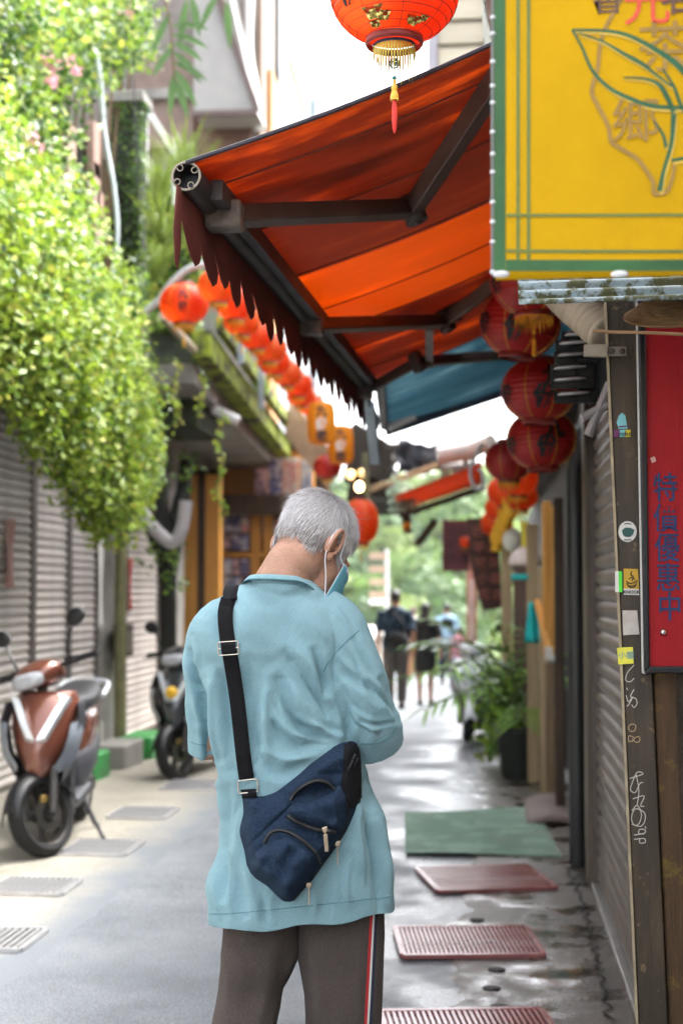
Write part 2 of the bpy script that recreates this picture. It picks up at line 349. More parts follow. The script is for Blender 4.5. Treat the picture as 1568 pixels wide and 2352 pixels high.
def slat_mesh(L, pitch, axis):
    """one curved interlocking shutter slat of length L along Y, bulging towards the street"""
    key = (round(L, 3), pitch, axis)
    if key in _slat: return _slat[key]
    prof = [(0, 0), (.006, .1), (.016, .3), (.018, .5), (.016, .7), (.006, .88), (0, .93), (-.004, 1.0)]
    m = MB(); rings = [[Vector((axis * x, y, z * pitch)) for x, z in prof] for y in (0, L)]
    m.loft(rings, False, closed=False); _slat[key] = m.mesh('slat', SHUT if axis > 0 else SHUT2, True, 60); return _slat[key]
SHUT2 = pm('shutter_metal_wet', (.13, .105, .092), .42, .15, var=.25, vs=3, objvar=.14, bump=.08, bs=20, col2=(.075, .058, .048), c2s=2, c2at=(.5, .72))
def shutter(parent, x, y0, y1, z0, z1, axis, pitch=.068, slope=True):
    zb = gz((y0 + y1) / 2) + z0; m = MB()
    m.box((min(x - .012*axis, x + .026*axis), y0 + .03, zb - .03), (max(x - .012*axis, x + .026*axis), y1 - .03, zb)); g = m.build('roller_shutter', RAIL, parent)
    for y in (y0 - .025, y1 - .025): MB().box((min(x - .01*axis, x + .03*axis), y, zb), (max(x - .01*axis, x + .03*axis), y + .05, z1)).build('guide_rail', RAIL, g)
    n = int((z1 - zb) / pitch); me = slat_mesh(y1 - y0 - .05, pitch, axis)
    for i in range(n):
        o = meshobj('slat', me, g, (x + random.uniform(-.001, .001), y0 + .025, zb + i * pitch))
    return g
hA = thing('shuttered_house', 'low house with grey-brown roller shutters behind the parked scooters', 'house', (LX, 11, 0)); hA.location = (0, 0, 0)
m = MB(); m.box((-7.5, 6.2, -.4), (LX - .02, 15.5, 3.2)); m.build('wall', PLASTER, hA)
for (a, b) in ((8.35, 9.45), (9.5, 10.52), (10.58, 11.45), (11.51, 12.3)): shutter(hA, LX, a, b, .02, 2.75, 1)
shutter(hA, LX, 12.95, 14.65, .12, 2.3, 1)
m = MB(); m.box((LX - .02, 12.9, 2.3), (LX + .06, 14.75, 2.62)); m.box((LX - .02, 12.34, -.3), (LX + .03, 12.9, 2.9)); m.build('lintel', GREYCON, hA, bevel=.01)
m = MB(); m.box((LX - .02, 14.7, -.3), (LX + .12, 15.45, 3)); m.build('pillar', GREYCON, hA, bevel=.01)
# canopy parapet carrying the vine
m = MB(); m.box((-3.5, 6.2, 2.72), (-3.0, 12.3, 2.9)); m.box((-3.2, 6.2, 2.9), (-3.02, 12.3, 3.9)); m.build('canopy', DARKMOSS, hA)
tag(MB().tube([(-3.32, 12.55, gz(12.5)), (-3.33, 12.55, 1.2), (-3.31, 12.56, 3.0)], .055, 12).build('pole', pm('pole_paint', (.2, .19, .085), .6, var=.35, vs=6, col2=(.1, .09, .06), c2at=(.5, .7))), 'olive painted pole standing between the two shutters', 'pole')
eb = thing('meter_box', 'small brown meter box fixed beside the olive pole', 'meter box', (-3.36, 12.75, .78))
MB().box((-.06, -.12, 0), (.06, .17, .3)).build('box', DARKWOOD, eb, bevel=.01); MB().box((.06, -.08, .05), (.066, .13, .24)).build('cover', pm('meter_cover', (.13, .11, .09), .4), eb)
REDP = pm('red_paper', (.62, .09, .075), .8, var=.15); PINKP = pm('pink_paper', (.6, .33, .3), .8, var=.2, vs=20, col2=(.65, .5, .42), c2s=14)
for nm, px, py, X, wdt, hgt, mt, lb in (('paper_strip', 300, 1342, LX + .03, .14, .5, REDP, 'red paper strip pasted on the second shutter'),
        ('paper_notice', 232, 1335, -3.24, .16, .85, PAPER, 'long white notice hanging beside the olive pole'),
        ('door_couplet', 24, 1270, LX + .03, .2, .5, PINKP, 'faded pink paper with red border on the first shutter')):
    p = atX(px, py, X); m = MB(); m.grid(lambda u, v: (.012 * math.sin(u * 3 + v * 4), (u - .5) * wdt, (v - .5) * hgt), 6, 10)
    tag(m.build(nm, mt, loc=p, thick=.002), lb, 'paper')
# green painted kerb stones
GRN = pm('green_paint', (.03, .3, .06), .5, var=.25, dirt=((.12, .11, .09), 9, (.5, .7), .8))
for i, (y, mt, lb) in enumerate(((10.55, GRN, 'green painted kerb block just behind the brown scooter'), (11.5, GREYCON, 'bare grey kerb block between the green ones'), (12.4, GRN, 'green painted kerb block behind the second scooter'))):
    m = MB(); m.box((-.16, 0, -.05), (.14, .62 if i else .5, .2)); tag(m.build('kerb_block', mt, loc=(-3.14 + .0 * i, y, gz(y)), bevel=.02), lb, 'kerb block', 'kerb blocks along the shutters')
# --- vine curtain
IVA = pm('vine_leaf_bright', (.34, .46, .045), .4, trans=.45, bump=0, var=.25, vs=3)
IVB = pm('vine_leaf_mid', (.2, .33, .04), .42, trans=.4, bump=0, var=.3, vs=3)
IVC = pm('vine_leaf_dark', (.06, .13, .03), .35, trans=.3, bump=0, var=.3, vs=3)
IVD = pm('vine_leaf_yellow', (.5, .5, .09), .45, trans=.4, bump=0, var=.2, vs=3)
STEM = pm('vine_stem', (.12, .07, .03), .8)
iv = thing('climbing_vine', 'mass of small bright green vine leaves spilling over the shuttered house', 'vine', (-2.9, 9.5, 2.7)); iv.location = (0, 0, 0)
def strands(top_pts, nst, X0, leafsize, step, spread=.16, drop=None):
    C = []; N = []; lines = []
    for _ in range(nst):
        t = rng.random() * (len(top_pts) - 1); i = int(t); f = t - i; a, b = top_pts[i], top_pts[min(i + 1, len(top_pts) - 1)]
        y = a[0] + (b[0] - a[0]) * f; zt = a[1] + (b[1] - a[1]) * f; zb = a[2] + (b[2] - a[2]) * f
        zt -= rng.random() * (zt - zb) * .55; L = (zt - zb) * (.5 + .55 * rng.random())
        x = X0 + abs(rng.normal()) * spread; z = zt; yy = y; ph = rng.random() * 6
        bul = math.sin(max(0, min(1, (zt - zb) / 2.5)) * 3) * .1
        line = []
        while z > zt - L:
            q = (zt - z) / L; xx = x + .2 * math.sin(q * 2.4 + .2) + .03 * math.sin(z * 9 + ph); y2 = yy + .05 * math.sin(z * 5 + ph)
            for _k in range(2):
                C.append((xx + rng.normal() * .03, y2 + rng.normal() * .035, z + rng.normal() * .02)); N.append((.75, -.3, .75))
            line.append((xx, y2, z)); z -= step
        lines.append(line)
    return np.array(C), np.array(N), lines
top = [(6.6, 4.4, 2.6), (7.6, 4.3, 2.5), (8.4, 4.1, 2.25), (8.9, 3.95, 2.05), (9.4, 3.8, 1.95), (9.8, 3.6, 1.75), (10.2, 3.4, 1.7), (10.55, 3.2, 1.95)]
C, N, lines = strands(top, 1080, -2.98, .02, .04)
V, k = leafcloud(C, N, .028, jit=.7)
meshobj('foliage', leafmesh('foliage', V, k, [IVA, IVB, IVC, IVD], [.5, .3, .1, .1]), iv)['kind'] = 'stuff'
m = MB()
for l in lines[::14]:
    if len(l) > 3: m.tube(l[::4], .003, 4, False)
m.build('stem', STEM, iv)
# upper hedge: larger, darker leaves climbing above the canopy
up = thing('climbing_hedge', 'tall leafy creeper with pink blossoms climbing above the vine', 'creeper', (-3.1, 9, 4)); up.location = (0, 0, 0)
Cs = []; Ns = []; idx = []
regions = [((-60, -40), (300, -40), (350, 60), (330, 130), (250, 150), (190, 200), (140, 300), (130, 480), (190, 570), (250, 650), (260, 720), (200, 760), (-60, 700))]
def inpoly(x, y, poly):
    c = False; j = len(poly) - 1
    for i in range(len(poly)):
        if (poly[i][1] > y) != (poly[j][1] > y) and x < (poly[j][0] - poly[i][0]) * (y - poly[i][1]) / (poly[j][1] - poly[i][1]) + poly[i][0]: c = not c
        j = i
    return c
hp = [(p.y, p.z) for p in (atX(a, b, -2.9) for a, b in regions[0])]; hp = [(max(6.3, y) , z) for y, z in hp]
n = 0
while n < 720:
    y = rng.uniform(6.3, 12.6); z = rng.uniform(2.8, 6.3)
    if not inpoly(y, z, hp): continue
    n += 1; kk = 16; cl = rng.normal(size=(kk, 3)) * np.array([.08, .06, .07]); dk = math.sin(y * 3.1) * math.sin(z * 4.3)
    Cs.append(np.array([-2.98 + .12 * math.sin(y * 4) * math.sin(z * 3) + abs(rng.normal()) * .1, y, z]) + cl); Ns.append(np.tile([.7, -.4, .6], (kk, 1)))
    pr = [.36, .38, .2, .06] if dk > 0 else [.12, .36, .49, .03]
    idx.append(rng.choice(4, size=kk, p=pr))
V, k = leafcloud(np.concatenate(Cs), np.concatenate(Ns), .031, jit=.8)
meshobj('foliage', leafmesh('foliage', V, k, [IVA, IVB, IVC, IVD], idx=np.concatenate(idx)), up)['kind'] = 'stuff'
m = MB()
for i in range(26):
    y = 6.6 + 5.2 * i / 25; m.tube([(-3.05 + .05 * math.sin(i), y + .15 * math.sin(q + i), 3.2 + q * .55) for q in range(6)], .012, 5, False)
m.build('stem', STEM, up)
PINK = pm('pink_petal', (.75, .35, .42), .6, trans=.3, bump=0)
for (px, py) in ((125, 190), (110, 140), (170, 150), (75, 330), (300, 30)):
    p = atX(px, py, -2.72); c = rng.normal(size=(14, 3)) * .03 + np.array(p); V, k = leafcloud(c, np.tile([.5, -.8, .3], (14, 1)), .03, jit=.5); meshobj('blossom', leafmesh('blossom', V, k, [PINK]), up)
# dark soil-stained wall behind the creeper + mossy pillar + boards
wl = thing('garden_wall', 'dark mossy stone garden wall behind the creeper', 'wall', (-3.3, 9, 2.9)); wl.location = (0, 0, 0)
MB().box((-3.7, 6.2, 3.9), (-3.12, 11.6, 4.9)).build('masonry', DARKMOSS, wl)
for i, (px, py) in enumerate(((158, 355), (215, 350), (215, 440), (222, 505))):
    p = atX(px, py, -3.0); MB().box((-.03, -.09, -.2), (.03, .09, .22)).build('board', pm('pink_board', (.42, .27, .22), .7, var=.2, stretch=(5, 5, .6)), wl, loc=p, bevel=.005)
mp_ = thing('mossy_pillar', 'dark square pillar furred with moss above the lantern row', 'pillar'); 
b0 = at(290, 600, 11.4); b1 = at(290, 245, 11.4)
MB().box((b0.x - .13, 11.3, b0.z - .6), (b0.x + .13, 11.56, b1.z)).build('shaft', DARKMOSS, mp_); MB().box((b0.x - .17, 11.26, b1.z), (b0.x + .17, 11.6, b1.z + .09)).build('cap', GREYCON, mp_, bevel=.01)
C = np.stack([b0.x + .14 + .03 * rng.normal(size=900), 11.3 + .05 * rng.normal(size=900), rng.uniform(b0.z - .5, b1.z, 900)], 1); C[::2, 0] -= rng.random(450) * .28; C[::2, 1] = 11.27
V, k = leafcloud(C, np.tile([.3, -.9, .3], (900, 1)), .022, jit=.7); meshobj('moss_leaves', leafmesh('moss_leaves', V, k, [IVC, IVB], [.75, .25]), mp_)['kind'] = 'stuff'
tag(MB().tube(smoothpath([at(222, 120, 9.6), at(232, 190, 9.6), at(240, 300, 9.6), at(262, 430, 9.6), at(270, 540, 9.6), at(258, 640, 9.6)], 6), .016, 8).build('water_hose', pm('hose', (.55, .6, .62), .45)), 'pale blue-white hose hanging down in front of the mossy pillar', 'hose')
tag(MB().tube([at(302, 100, 10.6), at(310, 240, 10.6), at(318, 460, 10.6)], .006, 6).build('cable', BLACKP), 'thin dark cable hanging beside the pale hose', 'cable')
rl = thing('white_handrail', 'white slanted handrail behind the mossy pillar', 'handrail')
MB().bar(at(332, 240, 12.6), at(425, 385, 12.6), .05, .05).build('rail', WHITEP, rl); MB().bar(at(336, 250, 12.6), at(336, 420, 12.6), .03, .03).build('post', WHITEP, rl); MB().bar(at(400, 345, 12.6), at(400, 470, 12.6), .03, .03).build('post', WHITEP, rl)
# grass tufts and broad-leaved branch
GRS = pm('grass_blade', (.22, .30, .05), .5, trans=.35, bump=0, var=.3)
def tuft(name, base, n, L, wd, mat, label, cat, lean=(0, 0, 1), spread=.5, curl=.9):
    root = thing(name, label, cat, base); m = MB()
    for i in range(n):
        a = random.uniform(0, 6.28); d = Vector((math.cos(a) * spread, math.sin(a) * spread, 1)) + Vector(lean) * .3; d.normalize(); l = L * random.uniform(.6, 1.1); p = Vector((random.gauss(0, .03), random.gauss(0, .03), 0)); side = d.cross(Vector((0, 0, 1))); 
        side = side.normalized() if side.length > .01 else Vector((1, 0, 0)); vs = []
        for q in range(6):
            t = q / 5; wv = wd * (1 - t) ** .6 * (.6 + t) ; vs += [p - side * wv, p + side * wv]; p = p + d * (l / 5); d = (d + Vector((0, 0, -curl * .3)) * t * 1.5).normalized()
        m.add(vs, [(2*j, 2*j+1, 2*j+3, 2*j+2) for j in range(5)])
    m.build('blades', mat, root)['kind'] = 'stuff'; return root
tuft('grass_tuft', at(420, 395, 11.8), 46, .55, .010, GRS, 'long arching grass tuft growing above the mossy pillar', 'grass tuft', spread=.7)
tuft('grass_tuft', at(375, 560, 11.0), 70, .5, .009, GRS, 'drooping dry grass tuft right of the mossy pillar base', 'grass tuft', spread=.8)
tuft('grass_tuft', at(365, 470, 11.2), 60, .5, .008, GRS, 'upright grass tuft beside the mossy pillar', 'grass tuft', spread=.5)
tuft('fern_tuft', at(600, 905, 14.2), 40, .22, .008, pm('fern', (.2, .34, .04), .6, trans=.3, bump=0), 'small bright fern growing on the mossy gutter', 'fern', spread=.8)
pb = thing('planted_bank', 'mossy planted bank with grasses right of the mossy pillar', 'garden bank')
a_, b_ = at(322, 420, 12.9), at(452, 800, 12.9); MB().box((a_.x - .5, 12.95, 2.9), (b_.x, 14.2, a_.z - .1)).build('earth', DARKMOSS, pb)
n = 3600; px_ = rng.uniform(318, 462, n); py_ = 380 + (760 - 380) * rng.random(n); kp = py_ > 380 + np.abs(px_ - 360) * 1.2; C = np.array([at(x, y, 12.75 + .2 * rng.random()) for x, y in zip(px_[kp], py_[kp])]); V, k = leafcloud(C, np.tile([.4, -.7, .5], (len(C), 1)), .034, jit=.7)
meshobj('foliage', leafmesh('foliage', V, k, [IVB, IVC, IVD, IVA], [.35, .35, .12, .18]), pb)['kind'] = 'stuff'
tuft('grass_tuft', at(355, 640, 12.3), 90, .6, .010, GRS, 'pale drooping grass tuft low on the planted bank', 'grass tuft', spread=.9)
tuft('grass_tuft', at(430, 430, 12.4), 60, .55, .010, GRS, 'arching grass tuft at the top of the planted bank', 'grass tuft', spread=.9)
BRL = pm('broad_leaf', (.07, .15, .03), .4, trans=.3, bump=0, var=.2)
br = thing('leafy_branch', 'dark pointed mango-like leaves hanging from a branch at the top', 'branch')
m = MB()
def leaf(m, p, d, L, wd, nrm=Vector((0, -1, .4))):
    d = Vector(d).normalized(); s = d.cross(nrm).normalized(); nn = s.cross(d); vs = []
    for q in range(7):
        t = q / 6; wv = wd * math.sin(math.pi * min(1, t * .93 + .05)) ** .8; c = p + d * L * t - Vector((0, 0, 1)) * L * .25 * t * t
        vs += [c - s * wv + nn * wv * .3, c, c + s * wv + nn * wv * .3]
    m.add(vs, [(3*j+a, 3*j+a+1, 3*j+a+4, 3*j+a+3) for j in range(6) for a in (0, 1)])
st = at(375, -20, 9.4); m2 = MB(); m2.tube(smoothpath([st, at(392, 60, 9.4), at(398, 140, 9.4), at(402, 190, 9.4)], 5), .008, 6); m2.tube(smoothpath([at(430, -40, 9.6), at(500, -10, 9.6), at(520, 20, 9.6)], 5), .008, 6); m2.build('twig', STEM, br)
for (px, py, dx, dz) in ((395, 80, 1, -.15), (398, 100, 1, -.4), (398, 120, .9, -.75), (400, 145, 1, -.35), (400, 160, .7, -.9), (402, 185, .5, -1.1), (398, 110, -.6, -.8), (400, 170, -.1, -1.2), (430, 0, -.2, -1), (440, -5, .3, -1), (520, 5, .1, -1), (500, -10, -.5, -.8), (395, 60, .8, .1), (392, 30, -.5, -.9)):
    leaf(m, at(px, py, 9.4), (dx, random.uniform(-.3, .1), dz), random.uniform(.2, .27), .028)
m.build('leaves', BRL, br, smooth=True)
# --- upper left house
hB = thing('upper_house', 'grey plastered upper house with brown louvre and white corrugated side', 'house')
m = MB(); m.box((-9, 17, 3.06), (-2.85, 24, 11)); m.build('wall', pm('house_plaster', (.25, .22, .2), .9, var=.15, vs=.8, col2=(.17, .145, .13), c2s=.7), hB)
p = at(440, 265, 16.9); q = at(575, 340, 16.9); LOUV = pm('brown_louvre', (.22, .12, .085), .6)
for i in range(22): 
    x = p.x + (q.x - p.x) * i / 21; MB().box((x - .012, 16.86, q.z - .3), (x + .012, 16.95, p.z)).build('slat', LOUV, hB)
p = at(300, 120, 16.7); q = at(440, 330, 16.7); MB().box((p.x, 16.8, q.z), (q.x, 16.99, p.z)).build('window', pm('brown_panel', (.2, .13, .1), .5, var=.3), hB)
MB().box((p.x - .1, 16.7, (p.z + q.z) / 2), (q.x, 17, (p.z + q.z) / 2 + .12)).build('sill', GREYCON, hB)
a = at(450, 40, 16.3); b = at(585, 258, 16.3)
MB().prism([(a.x, b.z), (b.x + .03, b.z), (b.x - .35, a.z + .5), (a.x, a.z + .5)], 16.2, 17, lambda u, v, d: Vector((u, d, v))).build('balcony_panel', pm('pale_panel', (.36, .345, .33), .8, var=.08), hB)
MB().bar(at(495, -20, 16.15), at(592, 255, 16.15), .07, .07).build('drainpipe', pm('brown_pipe', (.1, .06, .05), .4), hB)
MB().bar(at(442, 262, 16.15), at(592, 258, 16.15), .06, .06).build('drip_edge', pm('brown_pipe', (.1, .06, .05), .4), hB)
MB().tube(smoothpath([at(575, -20, 16.8), at(572, 120, 16.8), at(585, 200, 16.8), at(592, 300, 16.8)], 5), .05, 8).build('downpipe', WHITEP, hB)
MB().box((-2.86, 17.05, 2), (-2.80, 17.45, 11)).build('timber', pm('brown_timber', (.2, .13, .09), .7, var=.2), hB)
MB().box((-2.86, 17.6, 2), (-2.76, 18.25, 8.0)).build('timber', pm('orange_timber', (.5, .25, .09), .7, var=.2, stretch=(1, 1, 6)), hB)
m = MB(); m.grid(lambda u, v: (-2.80 + .02 * math.sin(u * 2 * math.pi * 16), 18.5 + 3.4 * u, 2 + 9 * v), 160, 2); m.build('corrugated_cladding', pm('pale_cladding', (.42, .44, .46), .5, var=.1, stretch=(1, 1, .2)), hB)
MB().box((-2.8, 21.6, 2), (-2.68, 22.1, 9.0)).build('corner_post', pm('bluegrey', (.3, .36, .4), .6), hB)
MB().bar(at(665, 140, 18.4), at(700, 255, 19.5), .05, .05).build('brace', TANWOOD, hB)
# --- slab canopy with mossy gutter, wooden shop
hC = thing('wooden_shop', 'souvenir shop with orange timber front under a mossy concrete canopy', 'shop')
def slope_box(mb, x0, x1, y0, y1, z0a, z1a, z0b, z1b):
    v = [(x0,y0,z0a),(x1,y0,z0a),(x1,y1,z0b),(x0,y1,z0b),(x0,y0,z1a),(x1,y0,z1a),(x1,y1,z1b),(x0,y1,z1b)]
    return mb.add(v, [(0,3,2,1),(4,5,6,7),(0,1,5,4),(1,2,6,5),(2,3,7,6),(3,0,4,7)])
m = MB(); slope_box(m, -4.2, -2.62, 12.35, 17.2, 3.22, 3.4, 2.86, 3.04); m.build('canopy_slab', GREYCON, hC)
m = MB(); slope_box(m, -2.62, -2.44, 12.2, 17.2, 3.42, 3.68, 2.98, 3.2); m.build('gutter', MOSS, hC, bevel=.02)
m = MB(); slope_box(m, -2.42, -2.34, 12.3, 17.3, 3.66, 3.80, 3.2, 3.34); m.build('fascia', MOSS, hC, bevel=.01)
MB().tube(smoothpath([atX(372, 725, -2.6), atX(470, 830, -2.6), atX(560, 920, -2.6), atX(640, 1003, -2.6)], 5), .035, 8).build('drainpipe', pm('cream_pipe', (.55, .47, .33), .6, var=.3, vs=8), hC)
m = MB(); m.box((-7, 15.5, -.6), (-3.75, 24, 3)); m.box((-3.75, 22.5, -.6), (-3.2, 24, 3)); m.build('back_wall', pm('dark_interior', (.05, .035, .03), .9), hC)
def fbox(nm, x0, y0, x1, y1, Y, dY, mt, bv=.01):
    a_, b_ = at(x0, y0, Y), at(x1, y1, Y); return MB().box((min(a_.x, b_.x), Y, min(a_.z, b_.z)), (max(a_.x, b_.x), Y + dY, max(a_.z, b_.z))).build(nm, mt, hC, bevel=bv)
for x0, x1, mt in ((424, 452, ORANGEWOOD), (453, 470, DARKWOOD), (471, 502, ORANGEWOOD)): fbox('column', x0, 1090, x1, 1640, 15.8, .2, mt)
fbox('fascia_board', 500, 1035, 720, 1135, 17.2, .12, ORANGEWOOD); fbox('fascia_board', 500, 1010, 720, 1034, 17.15, .1, DARKWOOD)
fbox('shelf', 505, 1136, 700, 1180, 16.6, .5, DARKWOOD)
for x0 in (500, 575, 604, 640): fbox('post', x0, 1181, x0 + (12 if x0 == 500 else 22), 1620, 17.0, .1, ORANGEWOOD)
fbox('rail', 512, 1268, 640, 1280, 16.98, .08, ORANGEWOOD); fbox('counter', 505, 1400, 690, 1620, 16.9, .4, DARKWOOD)
MB().box((-3.74, 17.5, -.6), (-2.0, 17.6, 3)).build('dark_partition', pm('dark_interior', (.05, .035, .03), .9), hC)
PH = [pm('photo_%d' % i, c, .35, var=.4, vs=16, col2=c2, c2s=9, c2at=(.45, .55)) for i, (c, c2) in enumerate((((.6, .55, .62), (.1, .1, .25)), ((.65, .3, .3), (.7, .65, .6)), ((.3, .35, .55), (.7, .7, .75)), ((.7, .45, .5), (.15, .1, .12))))]
k = 0
for x0 in (513, 534, 554):
    for y0 in (1186, 1228, 1284, 1326, 1366): fbox('photo_card', x0, y0, x0 + 18, y0 + 36, 16.95, .02, PH[(k * 7 + k // 3) % 4], 0); k += 1
for i, (x0, x1, y0, y1) in enumerate(((585, 612, 1075, 1140), (616, 648, 1052, 1140), (652, 684, 1052, 1140), (690, 715, 1056, 1140))): fbox('framed_photo', x0, y0, x1, y1, 16.75, .03, PH[(3, 0, 1, 2)[i]], .006)
for i in range(4): fbox('hanging_goods', 610 + 12 * i, 1190, 620 + 12 * i, 1240 + 20 * (i % 2), 17.05, .05, (REDP, PAPER, REDP, PH[1])[i], .01)
p = at(700, 1030, 16.2); m = MB(); m.prism([(0, 0), (.5, -.62), (.55, -.2), (.05, .45)], 0, .03, lambda u, v, d: Vector((u, d, v))); m.build('signboard', pm('tan_board', (.5, .36, .24), .7), hC, loc=at(655, 1000, 16.2), rot=(0, 0, R(-10)))
lt = thing('tube_lamp', 'unlit white tube lamp under the concrete canopy', 'lamp'); MB().tube([at(490, 940, 13.4), at(548, 968, 13.4)], .05, 10).build('tube', WHITEP, lt); MB().ell(at(488, 918, 13.3), (.04, .04, .04), n=10, m=6).build('holder', WHITEP, lt)
tr = thing('dark_trunk', 'black forked tree trunk standing before the timber shop', 'tree')
m = MB(); m.tube(smoothpath([at(388, 1500, 13.6) + Vector((0, 0, -.8)), at(387, 1480, 13.6), at(386, 1330, 13.6), at(384, 1270, 13.6), at(360, 1190, 13.6), at(345, 1090, 13.7), at(350, 1000, 13.9)], 4), [.085] * 9 + [.1] * 4 + [.14] * 4 + [.15] * 4 + [.11] * 4, 12)
m.tube(smoothpath([at(386, 1300, 13.6), at(400, 1230, 13.6), at(418, 1150, 13.6), at(430, 1060, 13.7)], 4), [.1] * 4 + [.09] * 5 + [.07] * 4, 10)
m.build('trunk', pm('black_bark', (.022, .022, .018), .9, var=.4, col2=(.05, .06, .03), c2s=6, c2at=(.55, .7), bump=.7, bs=30), tr)
C = np.concatenate([np.array(at(x, y, 13.45)) + rng.normal(size=(40, 3)) * np.array([.08, .06, .1]) for x, y in ((400, 1270), (350, 1270), (395, 1330), (340, 1110), (425, 1080))]); V, k = leafcloud(C, np.tile([.3, -.8, .5], (len(C), 1)), .03, jit=.7)
meshobj('crown', leafmesh('crown', V, k, [IVB, IVC], [.6, .4]), tr)
m = MB(); m.tube(smoothpath([at(300, 1110, 12.8), at(335, 1190, 12.7), at(372, 1232, 12.6), at(398, 1245, 12.6), at(418, 1215, 12.6), at(428, 1150, 12.6)], 6), .062, 10)
tag(m.build('curved_duct', pm('duct_grey', (.45, .42, .42), .5, var=.15)), 'curved pale grey duct bent in front of the forked trunk', 'duct')
for i, (px, y0, y1, lb) in enumerate(((505, 945, 1200, 'long thin vine strand hanging before the timber shop'), (405, 820, 990, 'short vine strand hanging beside the leaf curtain'), (462, 860, 960, 'short reddish vine strand hanging above the tube lamp'))):
    s = thing('vine_strand', lb, 'vine', group='hanging vine strands'); n = int((y1 - y0) / 4); C = np.array([at(px + 6 * math.sin(j * .25), y0 + (y1 - y0) * j / n, 11.6) for j in range(n)]); C += rng.normal(size=C.shape) * .02
    MB().tube([Vector(c) for c in C[::6]], .004, 5).build('stem', STEM, s); V, k = leafcloud(C, np.tile([.3, -.8, .3], (n, 1)), .026, jit=.6); meshobj('foliage', leafmesh('foliage', V, k, [IVA, IVD, IVB], [.5, .25, .25]), s)['kind'] = 'stuff'
# white lamp arm that carries the first left lantern
tag(MB().tube(smoothpath([at(330, 720, 10.3), at(365, 690, 10.3), at(395, 650, 10.3), at(440, 615, 10.3), at(520, 600, 10.3)], 5), .028, 8).build('bent_pipe', pm('arm_grey', (.5, .52, .55), .5)), 'pale bent pipe arm holding the single left lantern', 'pipe')
for i, (px, a, b) in enumerate(((512, 600, 690), (553, 790, 835), (600, 820, 940))):
    tag(MB().bar(at(px, a, 11.5 + i), at(px, b, 11.5 + i), .05, .05).build('bracket_post', pm('bluegrey', (.3, .36, .4), .6)), ['pale upright bracket right of the single left lantern', 'short pale bracket between mossy gutter and lanterns', 'tall pale bracket beside the fern'][i], 'bracket')
# left grates in the pavement
GRATE = pm('galvanised', (.62, .62, .63), .38, .75, var=.2, vs=10); PIT = pm('pit', (.02, .02, .02), .9)
def grate(c, lx, ly, nb, mats, label, group, name='drain_grate', rz=0):
    g = thing(name, label, 'grate', c, rz, group); m = MB()
    for s in (-1, 1): m.box((-lx/2, s*ly/2 - .012, 0), (lx/2, s*ly/2 + .012, .016)); m.box((s*lx/2 - .012, -ly/2 + .012, 0), (s*lx/2 + .012, ly/2 - .012, .016))
    m.build('frame', mats[0], g); MB().box((-lx/2 + .012, -ly/2 + .012, 0), (lx/2 - .012, ly/2 - .012, .003)).build('pit', mats[1], g)
    bm_ = MB(); wd = (lx - .03) / nb; bm_.box((-wd*.25, -ly/2 + .013, .003), (wd*.25, ly/2 - .013, .0145)); me = bm_.mesh('bar', mats[0])
    for i in range(nb): meshobj('bar', me, g, (-lx/2 + .015 + wd * (i + .5), 0, 0))
    return g
for (px, py, lb, ly) in ((80, 2043, 'steel drain grate in front of the brown scooter wheel', .34), (235, 1953, 'steel drain grate beside the brown scooter kickstand', .42), (330, 1873, 'steel drain grate behind the brown scooter', .42), (440, 1808, 'steel drain grate before the second scooter', .5), (-22, 2165, 'steel drain grate cut by the left picture edge', .34)):
    p = gnd(px, py); grate((p.x, p.y, p.z + .0075), .36, ly, 11, (GRATE, PIT), lb, 'drain grates on the left pavement')
# ================================================================== RIGHT SIDE
hR = thing('shutter_shop', 'narrow shop with wet roller shutter on the right of the lane', 'shop')
DARKWALL = pm('dark_wall', (.028, .025, .022), .85, var=.3, vs=3)
m = MB(); m.box((.55, 3.9, -.3), (5, 7.1, 2.35)); m.box((.55, 3.9, 2.35), (5, 9.2, 4.5)); m.box((.62, 7.1, -.3), (5, 9.2, 2.35)); m.build('wall', DARKWALL, hR)
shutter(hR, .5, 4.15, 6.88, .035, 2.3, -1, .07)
MB().box((.455, 4.0, 0.008), (.5, 6.95, .03)).build('threshold', pm('aluminium', (.6, .6, .6), .3, .9), hR, bevel=.003)
MB().box((.44, 6.92, 0), (.56, 7.1, 2.5)).build('column', pm('brown_column', (.13, .105, .08), .55, var=.3, vs=4, stretch=(4, 4, .5)), hR, bevel=.008)
MB().box((.5, 7.12, 0), (.6, 7.24, 2.6)).build('column', pm('rust_column', (.2, .11, .04), .6, var=.5, vs=6, stretch=(4, 4, .6)), hR, bevel=.008)
MB().tube([(.43, 7.45, 0), (.43, 7.45, 2.02), (.47, 7.45, 2.2), (.6, 7.45, 2.35)], .048, 14).build('downpipe', pm('black_pipe', (.018, .02, .021), .35, var=.2), hR)
for i, (y, x, mt) in enumerate(((7.75, .5, DARKWOOD), (8.05, .5, BLACKP), (8.3, .5, DARKWOOD), (8.6, .5, pm('grey_trim', (.3, .28, .27), .5)), (8.85, .5, DARKWOOD))):
    MB().box((x, y, gz(y)), (x + .1, y + .17, 2.4)).build('door_post', mt, hR, bevel=.006)
MB().box((.45, 3.95, 2.3), (.6, 7.1, 2.62)).build('shutter_housing', pm('housing', (.12, .115, .11), .5, .3), hR, bevel=.01)
